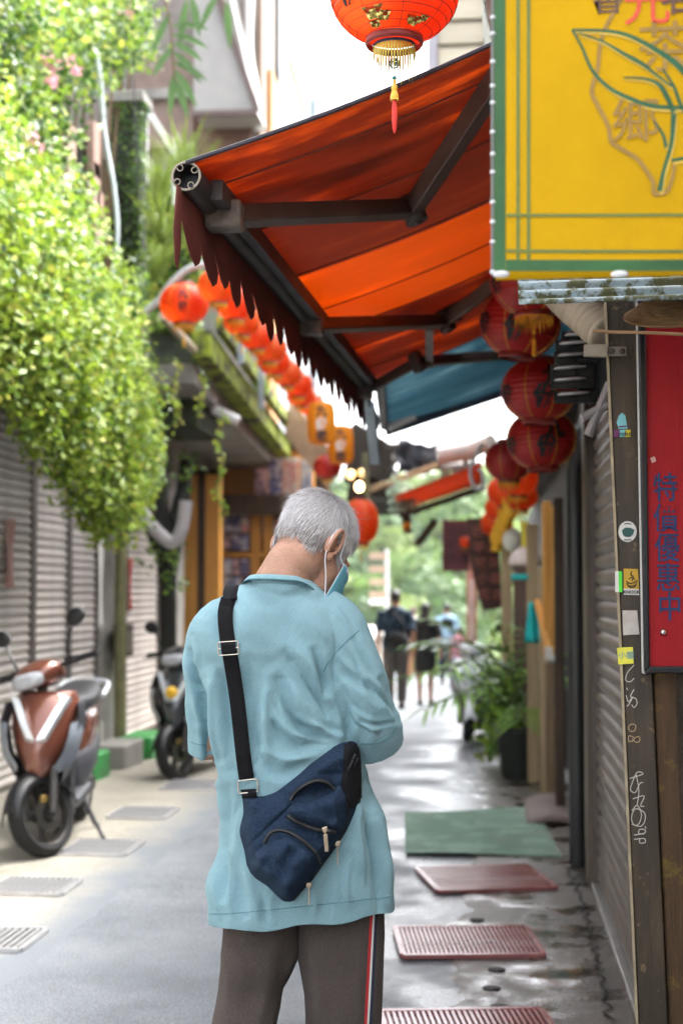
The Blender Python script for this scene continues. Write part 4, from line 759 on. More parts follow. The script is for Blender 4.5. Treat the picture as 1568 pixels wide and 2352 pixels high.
# front bar: extruded profile with slotted end
d_ = (A1 - A0).normalized(); m = MB(); m.tube([A0, A1], .036, 20, False); m.tube([A0 + d_ * .001, A0 + d_ * .2], .030, 20, False); m.build('front_bar', BARM, aw)
e = thing('tmp', '', ''); bpy.data.objects.remove(e)
CAPM = pm('bar_end_edge', (.3, .25, .19), .6)
m = MB(); ring = []
for rr in (.0365, .0305): ring.append([A0 + Vector((rr * math.cos(t), -.002, rr * math.sin(t))) for t in [2 * math.pi * i / 28 for i in range(28)]])
m.loft(ring, False)
for t in (.6, 2.2, 3.7, 5.2): c = A0 + Vector((.025 * math.cos(t), -.002, .025 * math.sin(t))); m.lathe([(.0085, 0), (.006, 0)], 12, c, 'y')
m.build('end_profile', CAPM, aw, thick=.001); MB().lathe([(.0005, 0), (.03, 0)], 20, A0 + d_ * .06, 'y').build('end_plug', BLACKP, aw)
MB().bar(A0 + Vector((.05, .12, -.0)), A1 + Vector((.05, -.05, -.0)), .03, .05).build('rear_rail', BARM, aw)
pn = (A1 - A0).cross(WT - A0).normalized(); p0 = A0 + Vector((0, 0, -.05))
def armpts(ps): return [onplane(x, y, p0, pn) for x, y in ps]
def arm(ps, w=.05, h=.06):
    P = armpts(ps)
    for i in range(len(P) - 1): m = MB(); m.bar(P[i], P[i + 1], h * .8, w, up=pn); m.build('arm', ARMM, aw, bevel=.004)
    for q in P[1:-1]:
        m = MB(); m.tube([q - pn * .045, q + pn * .045], .034, 14); m.tube([q - pn * .05, q + pn * .05], .012, 10); m.build('elbow_joint', DARKSTEEL, aw, bevel=.003)
    m = MB(); m.bar(P[0] + Vector((-.06, 0, 0)), P[0] + Vector((.035, 0, 0)), .085, .07); m.build('bracket', pm('worn_bracket', (.2, .16, .13), .6, var=.4, vs=30), aw, bevel=.008)
    return P
arm([(528, 497), (946, 480), (1200, 95)]); arm([(720, 748), (1022, 738), (1190, 610)], .05, .055); arm([(838, 898), (958, 832), (1150, 815)], .045, .05)
for px in (553, 566): MB().lathe([(.001, 0), (.006, 0), (.0075, .003)], 10, axis='y').build('bolt_hole', BLACKP, aw, loc=armpts([(px, 497)])[0] + Vector((0, -.033, -.0)))
q = armpts([(1030, 735)])[0]; m = MB(); m.tube(smoothpath([q + Vector((-.02, 0, -.04)), q, q + Vector((.03, 0, .08)), q + Vector((.035, .0, .13)), q + Vector((.05, 0, .2))], 4), [.03] * 5 + [.05] * 4 + [.045] * 4 + [.02] * 4, 10); m.build('tension_knob', DARKWOOD, aw)
MB().bar(armpts([(985, 750)])[0], armpts([(985, 838)])[0], .035, .035).build('link', ARMM, aw)
# valance with curved slits
m = MB(); n = 21; H = .125
def val(t, h): p = A0.lerp(A1, t); return p + Vector((-.012, 0, -.03 - h * 1.12))
for i in range(n):
    t0 = i / n; dt = 1 / n; lean = (.3 + .14 * math.sin(i * 1.7)) * dt; dr = .012 * math.sin(i * 2.3)
    P = [val(t0, 0), val(t0 + dt, 0), val(t0 + dt, .062), val(t0 + dt * .93 + lean, .095 + dr), val(t0 + dt * .82 + lean, .122 + dr), val(t0 + dt * .55 + lean, .138 + dr), val(t0 + dt * .3 + lean * .8, .125 + dr), val(t0 + dt * .17 + lean * .4, .098 + dr), val(t0, .062)]
    m.add(P, [(0, 1, 2, 8), (8, 2, 3, 7), (7, 3, 4, 6), (6, 4, 5)])
P = [val(-.012, .0), val(.0, 0), val(.0, .12), val(-.008, .2 - .02), val(-.016, .17), val(-.02, .1)]; m.add(P, [(0, 1, 2, 3, 4, 5)])
m.build('valance', pm('valance_cloth', (.15, .03, .02), .75, var=.3, trans=.12), aw, smooth=False, thick=.0015)
# blue awning
bw = thing('blue_awning', 'teal blue awning beyond the orange one', 'awning')
BLU = awn_mat('awning_blue', (.14, .28, .34), (.05, .16, .2), (.36, .5, .54))
B0 = Vector((-.55, 6.85, 2.52)); B1 = at(882, 978, 9.1); C1 = Vector((.6, 9.1, B1.z + .42)); C0 = Vector((.6, 6.85, C1.z + .32))
m = MB(); m.grid(lambda u, v: tuple(B0.lerp(B1, v).lerp(C0.lerp(C1, v), u) + Vector((0, 0, -.03 * math.sin(u * 3.1)))), 16, 20); m.build('fabric', BLU, bw, thick=.001)
MB().bar(B0, B1, .05, .06).build('front_bar', BARM, bw, bevel=.004); MB().bar(B1 + Vector((0, 0, -.02)), C1 + Vector((0, 0, -.02)), .04, .1).build('end_rafter', pm('navy_bar', (.03, .04, .07), .5), bw, bevel=.004)
MB().tube([B1 + Vector((.03, -.1, -.02)), B1 + Vector((.2, -.1, .06))], .035, 10).build('end_cap', WHITEP, bw)
ap = thing('awning_prop', 'grey steel prop standing under the far end of the orange awning', 'prop')
MB().bar(at(828, 900, 6.9), at(858, 975, 7.2), .06, .06).build('upper_tube', pm('bluegrey', (.3, .36, .4), .6), ap, bevel=.004); MB().bar(at(848, 930, 7.0), at(862, 1060, 7.3), .05, .05).build('lower_tube', pm('bluegrey', (.3, .36, .4), .6), ap, bevel=.004); MB().bar(at(838, 1040, 14), at(846, 1205, 14), .05, .05).build('pole', pm('pole_paint', (.2, .19, .085), .6), ap)
# far small awning
fw = thing('far_awning', 'small orange awning far down the lane above the red board', 'awning')
F0 = at(920, 1168, 16.5); F1 = at(1108, 1104, 16.5); m = MB(); m.grid(lambda u, v: tuple(F0.lerp(F1, u) + Vector((.0, -1.1 * v, -.03 + .11 * v + .04 * v * u))), 12, 12); m.build('fabric', awn_mat('awning_far', (.6, .13, .015), (.4, .07, .02), (.8, .22, .015)), fw, thick=.001)
MB().bar(at(918, 1185, 16.5), at(1112, 1120, 16.5), .06, .07).build('front_bar', DARKWOOD, fw); MB().bar(at(1000, 1195, 16.4), at(958, 1250, 16.6), .06, .06).build('brace', DARKWOOD, fw); MB().bar(at(930, 1150, 16.3), at(935, 1225, 16.3), .1, .06).build('end_arm', DARKWOOD, fw)
# dark tarpaulin bundle, pipes and roofs over the far lane
tp = thing('tarpaulin', 'dark blue-grey tarpaulin bundled over a far roof', 'tarpaulin'); c = at(960, 1050, 17); m = MB()
m.grid(lambda u, v: (c.x + (u - .5) * .52 + .03 * math.sin(v * 9), 17 + .15 * math.sin(u * 5), c.z + (v - .5) * .42 * (1 - .3 * u) + .03 * math.sin(u * 5 + 1) + .012 * math.sin(u * 17 + v * 5)), 24, 16); m.build('sheet', pm('tarp', (.04, .045, .06), .45, var=.4, vs=8), tp, thick=.01)
fr = thing('far_roof', 'dark tin roof edge with poles over the end of the lane', 'roof')
for a, b, Y, wd, mt in (((795, 1010), (900, 1075), 18.5, .5, DARKWALL), ((800, 1130), (905, 1150), 18.6, .25, DARKWALL), ((830, 1165), (925, 1165), 18, .2, pm('dark_moss_roof', (.03, .035, .03), .9)), ((850, 1125), (1005, 1068), 16.8, .07, TANWOOD), ((900, 1050), (930, 1050), 17.4, .08, pm('grey_trim', (.3, .28, .27), .5)), ((885, 1025), (945, 1020), 17.5, .05, DARKSTEEL)):
    MB().bar(at(*a, Y), at(*b, Y), wd, wd).build('beam', mt, fr, bevel=.01)
pd = pm('roof_grey', (.25, .24, .24), .7); MB().bar(at(800, 1085, 19), at(905, 1105, 19), .9, .3).build('roof_deck', DARKWALL, fr)
wp = thing('pale_roll', 'pale rolled awning tube above the tarpaulin', 'awning tube'); MB().tube([at(1005, 1048, 16.6), at(1080, 1035, 16.6)], .11, 12).build('roll', pm('pale_roll', (.5, .44, .42), .6, var=.15), wp); MB().tube([at(1080, 1035, 16.6), at(1130, 1015, 16.4)], .1, 12).build('roll', pm('pale_roll', (.5, .44, .42), .6), wp); MB().tube([at(1010, 1075, 16.9), at(1105, 1068, 16.9)], .05, 8).build('pipe', pm('grey_trim', (.3, .28, .27), .5), wp); MB().tube([at(1068, 1052, 16.8), at(1072, 1105, 16.8)], .04, 8).build('pipe', pm('grey_trim', (.3, .28, .27), .5), wp)
for i, (px, py) in enumerate(((1030, 1075), (1050, 1085), (1020, 1090), (1060, 1070), (1075, 1085), (1040, 1098))):
    tag(MB().ell((0, 0, 0), (.06, .05, .05), n=8, m=6).build('roof_stone', [PAPER, GREYCON, pm('greenish_stone', (.25, .33, .25), .8)][i % 3], loc=at(px, py, 16.9)), ['white stone by the pale pipe on the far roof', 'grey stone in the middle of the far roof', 'greenish stone lowest left on the far roof', 'white stone highest on the far roof', 'grey stone rightmost on the far roof', 'greenish stone lowest on the far roof'][i], 'stone', 'stones on the far roof')
tag(MB().tube(smoothpath([at(1108, 1020, 9), at(1085, 1060, 9), at(1080, 1090, 9), at(1090, 1120, 9), at(1108, 1118, 9), at(1106, 1085, 9), at(1096, 1078, 9)], 6), .012, 8).build('cable_loop', pm('pale_cable', (.55, .52, .54), .5)), 'pale looped cable left of the red lanterns', 'cable')
fd = thing('foam_float', 'pale green clump hanging at the corner of the far awning', 'plant', at(922, 1140, 16)); V, k = leafcloud(rng.normal(size=(120, 3)) * .09, rng.normal(size=(120, 3)), .05); meshobj('foliage', leafmesh('foliage', V, k, [pm('pale_leaf', (.35, .45, .33), .6, bump=0, trans=.2)]), fd)['kind'] = 'stuff'
# upper storey beyond the awning, top right
hU = thing('upper_storey', 'pale boarded upper storey behind the hanging lantern', 'house')
p = at(991, 50, 13); MB().box((p.x + .03, 13.03, 4.6), (4, 16, 10)).build('wall', pm('cream_wall', (.5, .45, .36), .8), hU)
me = MB().box((0, -.02, 0), (2.0, .02, .19)).mesh('siding_board', pm('siding', (.55, .48, .36), .7, var=.25, vs=3, objvar=.2, stretch=(.4, 1, 2)))
for i in range(20): meshobj('siding_board', me, hU, (p.x + .06, 13.0, 5.3 + i * .23), (R(-6), 0, 0))
MB().box((p.x - .04, 12.96, 4.6), (p.x + .05, 13.1, 10)).build('corner_trim', pm('violet_trim', (.35, .32, .36), .6), hU); MB().box((p.x + .5, 12.94, 4.6), (p.x + .56, 12.99, 10)).build('post', PAPER, hU)
tag(MB().grid(lambda u, v: (at(1112 - 6 * v + 22 * u * (1 - v * .7), 100 - 105 * v, 4.2).x, 4.2 + .03 * math.sin(u * 6 + v * 4), at(1100, 120 - 125 * v, 4.2).z), 8, 12).build('rag', pm('grey_rag', (.42, .45, .4), .8), thick=.003), 'grey rag tied beside the yellow banner above the awning', 'rag')
tag(MB().tube([at(1128, -20, 4.3), at(1124, 100, 4.3)], .02, 8).build('rusty_rod', pm('rust', (.12, .06, .04), .8, var=.5, vs=30)), 'rusty rod behind the grey rag', 'rod')

# ================================================================== LANTERNS
LRED = pm('lantern_red', (.55, .012, .018), .45, var=.12, trans=.45, bump=.05); LDK = pm('lantern_deep_red', (.45, .018, .016), .45, var=.12, trans=.35, bump=.05); LOR = pm('lantern_orange', (.85, .085, .008), .45, var=.1, trans=.55, bump=.05)
GOLD = pm('gold_foil', (.75, .42, .04), .3, .4, var=.25, vs=30); GOLDT = pm('gold_tassel', (.8, .42, .02), .6, trans=.2); WIRE = pm('lantern_wire', (.12, .01, .01), .6); LCAP = pm('lantern_cap', (.2, .02, .015), .4); LYEL = pm('lantern_yellow', (.85, .36, .015), .5, trans=.5, var=.12)
GREENT = pm('green_bead', (.02, .12, .07), .3)
_lm = {}
def lprof(R_, k): return [(R_ * (math.sin(t) ** .85) if 0 < t < math.pi else 0, -k * R_ * math.cos(t)) for t in [math.radians(22 + 136 * i / 30) for i in range(31)]]
def lantern(name, loc, R_, mat, label, k=.82, ribs=14, chars=None, tassel='gold', fine=True, group='red lanterns', tilt=(0, 0), rz=0, cat='lantern', fringe=True):
    t = thing(name, label, cat, loc, rz, group); t.rotation_euler = (tilt[0], tilt[1], rz)
    key = (mat.name, k, ribs, fine)
    if key not in _lm:
        m = MB(); n = 64 if fine else 32; P = []
        for i in range(ribs * 4 + 1):
            a = math.radians(22 + 136 * i / (ribs * 4)); r = math.sin(a) ** .85 * (1 - .016 * abs(math.cos(i / 4 * math.pi)) ** .6 if ribs else 1); P.append((r, -k * math.cos(a)))
        m.lathe(P, n); shell = m.mesh('shade', mat)
        m = MB(); r0 = P[0][0]
        m.lathe([(r0 * 1.02, -P[-1][1] - .02), (r0 * 1.05, -P[-1][1] - .1), (r0 * .98, -P[-1][1] - .14)], 28); cap = m.mesh('cap', LCAP); m = MB(); m.lathe([(r0 * .98, P[-1][1] + .1), (r0 * 1.05, P[-1][1] + .06), (r0 * 1.02, P[-1][1] - .02)], 28); cap2 = m.mesh('cap', LCAP)
        m = MB()
        for i in range(8):
            a = 2 * math.pi * (i + .5) / 8; m.tube([((r + .004) * math.cos(a), (r + .004) * math.sin(a), z) for r, z in P[::3]], .011, 5)
        gold = m.mesh('gold_strip', GOLD)
        m = MB(); rw = random.Random(3)
        for i in range(60):
            a = 2 * math.pi * i / 60; l = .2 + .2 * rw.random(); x, y = r0 * 1.0 * math.cos(a), r0 * 1.0 * math.sin(a); z = -P[-1][1] - .1; wv = .02
            m.add([(x - wv * math.sin(a), y + wv * math.cos(a), z), (x + wv * math.sin(a), y - wv * math.cos(a), z), (x * 1.02 + rw.gauss(0, .015), y * 1.02 + rw.gauss(0, .015), z - l)], [(0, 1, 2)])
        fringe = m.mesh('fringe', GOLDT, False)
        m = MB(); m.tube([(0, 0, -k * .9), (0, 0, -k - .55)], .008, 5); m.ell((0, 0, -k - .4), (.04, .04, .06), n=10, m=6); m.tube([(0, 0, -k - .55), (0, 0, -k - .62), (0, 0, -k - .95)], [.02, .05, .045], 8); tas = m.mesh('tassel', GOLDT)
        m = MB(); m.tube([(0, 0, k * .9), (0, 0, k + 1.2)], .01, 5); hook = m.mesh('hanger', BLACKP)
        _lm[key] = (shell, cap, cap2, gold, fringe, tas, hook, P)
    sh, cap, cap2, gold, fr_, tas, hook, P = _lm[key]
    for nm, me in (('shade', sh), ('cap', cap), ('cap', cap2), ('gold_strip', gold), ('fringe', fr_), ('tassel', tas), ('hanger', hook)):
        if (nm == 'tassel' and tassel is None) or (nm == 'fringe' and not fringe): continue
        o = meshobj(nm, me, t); o.scale = (R_,) * 3
        if nm in ('fringe', 'gold_strip'): o['kind'] = 'stuff'
    for ch, az, el, sz in chars or ():
        me = textmesh(ch, sz * 1.0, .001, .022 * sz / .5); me.materials.append(INK); bm = bmesh.new(); bm.from_mesh(me); bmesh.ops.subdivide_edges(bm, edges=[e for e in bm.edges if e.calc_length() > .05], cuts=2); bm.to_mesh(me); bm.free()
        for v in me.vertices:
            a = az + v.co.x / 1.0; h = el + v.co.y; th = math.acos(max(-.97, min(.97, -h / k))); rr = math.sin(th) ** .85 + .012 + (v.co.z + .001) * 2; v.co = (rr * math.cos(a), rr * math.sin(a), h)
        o = meshobj('character', me, t); o.scale = (R_,) * 3
    return t
J = R(-92)
# near lantern at the top (in focus)
p = at(905, -20, 3.2)
tl = lantern('paper_lantern', p, .150, LOR, 'big bright orange-red lantern at the top with torn gold foil', k=.78, ribs=14, tassel=None, chars=[('份', J - .75, -.28, .36), ('份', J + .72, -.28, .36)])
for o in list(tl.children):
    if o.name.startswith(('gold_strip', 'fringe')): bpy.data.objects.remove(o)
m = MB(); 
for i in range(15):
    a = R(22 + 136 * (i) / 14); rr = .150 * math.sin(a) ** .85 * .99; z = -.150 * .78 * math.cos(a); m.lathe([(rr + .0008 * math.cos(b), z + .0008 * math.sin(b)) for b in [q * math.pi / 2 for q in range(5)]], 64)
m.build('rib_wire', WIRE, tl)
m = MB()
for i in range(8): a = 2 * math.pi * (i + .3) / 8; m.tube([(.1505 * math.sin(q) ** .85 * math.cos(a), .1505 * math.sin(q) ** .85 * math.sin(a), -.150 * .78 * math.cos(q)) for q in [R(22 + 136 * j / 20) for j in range(21)]], .0007, 4)
m.build('rib_wire', WIRE, tl)
FOIL = pm('foil', (.5, .4, .12), .25, .8, var=.4, vs=60, bump=.5, bs=90); rf = random.Random(5)
for (az, el, s) in ((J - .35, -.58, 1.2), (J - .15, -.62, .9), (J - .45, -.68, .8), (J + .62, -.66, 1.0), (J + .85, -.62, .6)):
    m = MB(); th = math.acos(-el / .78); base = Vector((math.sin(th) ** .85 * math.cos(az), math.sin(th) ** .85 * math.sin(az), el)) * .146; nn = base.normalized(); tx = nn.cross(Vector((0, 0, 1))).normalized(); ty = nn.cross(tx)
    m.grid(lambda u, v: base + tx * (u - .5) * .045 * s * (1 - .5 * v) + ty * (v - .5) * .026 * s + nn * (.004 + .005 * math.sin(u * 9 + s * 5) * math.cos(v * 7)), 7, 6); m.build('gold_foil', FOIL, tl, angle=10)
m = MB(); zb = -.150 * .78 * math.cos(R(22)) - .012; r0 = .049
m.lathe([(r0, zb - .006), (r0 * 1.01, zb - .013)], 32); m.build('band', pm('band_blue', (.03, .08, .16), .5), tl)
m = MB()
for i in range(46):
    a = 2 * math.pi * i / 46; l = rf.uniform(.02, .05) + (.012 if i % 3 else 0); x, y = r0 * math.cos(a), r0 * math.sin(a); wv = .0028; z = zb - .012
    m.add([(x - wv * math.sin(a), y + wv * math.cos(a), z), (x + wv * math.sin(a), y - wv * math.cos(a), z), (x + wv * .9 * math.sin(a), y - wv * .9 * math.cos(a), z - .02), (x - wv * .9 * math.sin(a), y + wv * .9 * math.cos(a), z - .02), (x * 1.02 + rf.gauss(0, .003), y * 1.02, z - .02 - l)], [(0, 1, 2, 3), (3, 2, 4)])
m.build('fringe', pm('olive_gold', (.45, .34, .03), .4, .3, trans=.15), tl, smooth=False)
td = -.150 * .78 - .052; MB().lathe([(.0125, -.0012), (.0095, -.0012), (.0095, .0012), (.0125, .0012), (.0125, -.0012)], 24, (0, 0, td), 'y').build('charm', GREENT, tl)
t_ = textmesh('福', .0185, .0008, .0003); t_.materials.append(GREENT); meshobj('charm_character', t_, tl, (0, 0, td), (R(90), 0, 0))
MB().tube([(0, 0, td + .0125), (0, 0, td + .05)], .0006, 5).build('cord', BLACKP, tl); MB().tube([(0, 0, td - .0125), (0, 0, td - .035)], .0006, 5).build('cord', BLACKP, tl)
MB().ell((0, 0, td - .034), (.0055, .0055, .0055), n=12, m=8).build('bead', pm('teal_bead', (.02, .25, .24), .3), tl); MB().lathe([(.0035, td - .037), (.0045, td - .044), (.004, td - .048), (.007, td - .055), (.0075, td - .06), (.0055, td - .064), (.0085, td - .072), (.0098, td - .078), (.009, td - .083), (.0105, td - .086), (.006, td - .087)], 18).build('gourd', pm('gourd_yellow', (.8, .45, .04), .35), tl); MB().lathe([(.004, td - .086), (.0058, td - .1), (.0062, td - .13), (.0045, td - .155), (.0015, td - .163)], 12).build('tassel', pm('tassel_red', (.65, .03, .02), .6), tl)
NINE = [('九', J + .12, .2, .6), ('份', J - .1, -.3, .6)]
for px, py, Y, lb, tt in ((1225, 640, 5.3, 'dark red lantern mostly hidden behind the yellow banner', 0), (1194, 742, 5.7, 'uppermost full dark red lantern with black characters by the post', R(7)), (1237, 896, 6.15, 'dark red lantern with black characters, middle of the near stack', 0), (1243, 1010, 6.6, 'dark red lantern with black characters, lowest of the near stack', R(-3))):
    lantern('paper_lantern', at(px, py, Y), .165, LDK, lb, chars=[(c, a + (.25 if Y > 6 else .05) , e, s) for c, a, e, s in NINE] + [('份', J - 1.0, -.2, .5)], group='dark red lanterns on the right', tilt=(0, tt), tassel='gold' if Y < 5.5 else None, fringe=Y < 5.5)
for i, (px, py, Y, R_, lb) in enumerate(((1168, 1058, 8.6, .15, 'dull red lantern partly behind the near stack'), (1188, 1100, 10.2, .15, 'first bright orange-red lantern below the dull red one'), (1160, 1128, 11.4, .15, 'second bright orange-red lantern of the right chain'), (1152, 1168, 12.2, .15, 'third bright orange-red lantern of the right chain'), (1140, 1202, 13, .15, 'fourth bright orange-red lantern of the right chain'), (1126, 1236, 13.8, .15, 'lowest bright orange-red lantern of the right chain'), (1196, 1140, 10.8, .13, 'small orange-red lantern right of the right chain'))):
    lantern('paper_lantern', at(px, py, Y), R_, LDK if i == 0 else LOR, lb, fine=False, ribs=10, group='bright lantern chain on the right')
for i in range(9):
    p = at(1188 - i * 6, 1105 + i * 16, 10.6 + .2 * i); tag(MB().lathe([(.02, .05), (.055, .03), (.06, -.02), (.045, -.05), (.05, -.12)], 12, p).build('gold_tassel', GOLDT), ['topmost', 'second', 'third', 'fourth', 'fifth', 'sixth', 'seventh', 'eighth', 'lowest'][i] + ' gold tassel in the column beside the orange lanterns', 'tassel', 'gold tassels on the right')
lantern('paper_lantern', at(423, 698, 10.1), .18, LOR, 'single bright red lantern on the pale arm beside the vine', fine=False, ribs=12, group='red lanterns on the left', chars=[('九', J + .2, .2, .4), ('份', J + .2, -.3, .4)])
for i, Y in enumerate((9.9, 10.45, 11.0, 11.55, 12.1, 12.7, 13.3, 13.9, 14.5, 15.1, 15.7)):
    lantern('paper_lantern', (-1.93 + .03 * math.sin(i * 2.1), Y, 3.56 - .02 * i), .15, LOR if i % 2 else pm('lantern_orange2', (.8, .12, .012), .45, var=.1, trans=.55), ['nearest', 'second', 'third', 'fourth', 'fifth', 'sixth', 'seventh', 'eighth', 'ninth', 'tenth', 'farthest'][i] + ' lantern of the row behind the awning valance', fine=False, ribs=10, group='lantern row behind the valance')
tag(MB().tube([(-1.93, 9, 4.0), (-1.93, 12.5, 3.88), (-1.93, 16, 3.82)], .01, 6).build('lantern_wire', BLACKP), 'black wire carrying the lantern row behind the valance', 'wire')
for i, (px, py, Y, lb) in enumerate(((738, 972, 12.2, 'tall yellow-orange paper lantern under the valance'), (782, 1022, 13.4, 'second tall yellow-orange paper lantern farther on'))):
    t = thing('paper_lantern', lb, 'lantern', at(px, py, Y), 0, 'yellow lanterns on the left'); m = MB(); t.scale = (.8, .8, .85); m.lathe([(.06, .22), (.13, .2), (.15, .12), (.155, 0), (.15, -.12), (.13, -.2), (.06, -.22)], 28); m.build('shade', LYEL, t)
    for j, z in enumerate((.1, -.03, -.15)): me = textmesh('九份老'[j], .13, .001, .004); me.materials.append([INK, STW, INK][j]); meshobj('character', me, t, (.02, -.158, z), (R(90), 0, R(8)))
    MB().tube([(0, 0, .2), (0, 0, .6)], .006, 5).build('hanger', BLACKP, t)
lantern('paper_lantern', at(752, 1072, 14.5), .15, LDK, 'dim dark red lantern below the yellow ones', fine=False, ribs=10, group='red lanterns on the left')
lantern('paper_lantern', at(828, 1198, 13.0), .17, LOR, 'tall red lantern just behind the back of the man head', k=1.25, fine=False, ribs=12, group='red lanterns on the left')
lantern('paper_lantern', at(1068, 1245, 15.4), .07, LOR, 'tiny red lantern beside the hanging red board', fine=False, ribs=8, group='red lanterns on the right')
lantern('paper_lantern', at(934, 1208, 16), .05, LYEL, 'tiny yellow lantern under the far awning corner', fine=False, ribs=8, group='yellow lanterns on the left')
for i, (px, py, Y, e) in enumerate(((825, 1118, 17, 3), (805, 1090, 17.6, .6), (829, 1088, 17.6, .25))):
    b = thing('light_bulb', ['brightest lit bulb above the man head', 'dimmer lit bulb left above the brightest one', 'faint lit bulb right above the brightest one'][i], 'bulb', at(px, py, Y), 0, 'lit bulbs under the far roof')
    MB().ell((0, 0, 0), (.05, .05, .06), n=12, m=8).build('glass', pm('bulb_%d' % i, (1, .62, .25), .4, emit=e, var=0, bump=0), b); MB().tube([(0, 0, .05), (0, 0, .14)], .02, 8).build('socket', BLACKP, b); MB().tube([(0, 0, .14), (0, 0, .6)], .004, 5).build('cord', BLACKP, b)
# hanging boards further on
rb = thing('red_board', 'dark red hanging board with rows of characters under the far awning', 'sign'); p = at(1015, 1195, 15.6); q = at(1078, 1312, 15.6)
MB().box((p.x, 15.6, q.z), (q.x, 15.64, p.z)).build('board', pm('maroon', (.13, .022, .025), .6, var=.25), rb, bevel=.005)
for i in range(2):
    for j in range(3): me = textmesh('酒家鄉好味道'[i*3+j], .12, .001); me.materials.append(pm('maroon2', (.055, .012, .014), .6)); meshobj('character', me, rb, (p.x + .09 + .14 * i, 15.595, p.z - .12 - .15 * j), (R(90), 0, 0))
cb = thing('brown_banner', 'dark brown cloth banner with reddish characters above the plants', 'banner'); 
m = MB(); ps = [at(x, y, 13.2) for x, y in ((1072, 1190), (1142, 1190), (1152, 1396), (1108, 1402), (1080, 1300))]; m.prism([(p.x, p.z) for p in ps], 13.19, 13.2, lambda u, v, d: Vector((u, d + .02 * math.sin(v * 9), v))); m.build('cloth', pm('brown_cloth', (.06, .025, .018), .85, var=.35), cb)
for i in range(2):
    for j in range(5): me = textmesh('古早味小吃麵店茶香'[(i*5+j) % 9], .11, .001, .002); me.materials.append(pm('rust_print', (.22, .06, .04), .7)); meshobj('character', me, cb, at(1096 + 30 * i + 4 * j, 1222 + 36 * j, 13.14), (R(90), 0, 0))
# far sign stack, low wall
ss = thing('signpost', 'signpost stacked with brown and white boards before the hill', 'signpost'); Y = 30
MB().bar(at(890, 1520, Y) , at(888, 1262, Y), .08, .08).build('post', WHITEP, ss)
for i, (py, mt) in enumerate(((1270, 0), (1300, 0), (1330, 0), (1358, 0), (1375, 1))):
    p = at(848, py, Y); q = at(888, py + 14, Y); MB().box((p.x, Y - .05, q.z), (q.x, Y, p.z)).build('board', pm('pale_brown_board', (.42, .3, .22), .7) if not mt else WHITEP, ss, bevel=.01)
lw_ = thing('parapet', 'pale parapet wall at the end of the lane', 'wall'); p = at(850, 1490, 27); MB().box((p.x - 1.5, 24, gz(25) - .3), (p.x + .25, 30, gz(25) + 1.0)).build('wall', pm('parapet', (.42, .37, .33), .8, var=.2), lw_); MB().box((p.x - 1.55, 23.95, gz(25) + 1.0), (p.x + .3, 30.05, gz(25) + 1.08)).build('coping', PAPER, lw_)
fs = thing('red_pillar_banner', 'narrow faded red roadside banner far behind the walkers', 'banner'); MB().box((0, 0, 0), (.16, .03, 2.6)).build('cloth', pm('faded_red', (.5, .2, .15), .8, var=.3), fs, loc=at(1072, 1560, 24)); MB().tube([at(1082, 1570, 24), at(1082, 1330, 24)], .02, 6).build('pole', PAPER, fs)

# thin bright air over the valley
HZ = bpy.data.materials.new('haze'); HZ.use_nodes = True; nt = HZ.node_tree; nt.nodes.clear(); pv = nt.nodes.new('ShaderNodeVolumePrincipled'); pv.inputs['Color'].default_value = (.93, .96, 1, 1); pv.inputs['Density'].default_value = .0002; pv.inputs['Anisotropy'].default_value = .2; mo_ = nt.nodes.new('ShaderNodeOutputMaterial'); nt.links.new(pv.outputs[0], mo_.inputs['Volume'])
hzb = MB().box((-270, -30, -25), (270, 380, 34)).build('haze', HZ, smooth=False); hzb['kind'] = 'stuff'
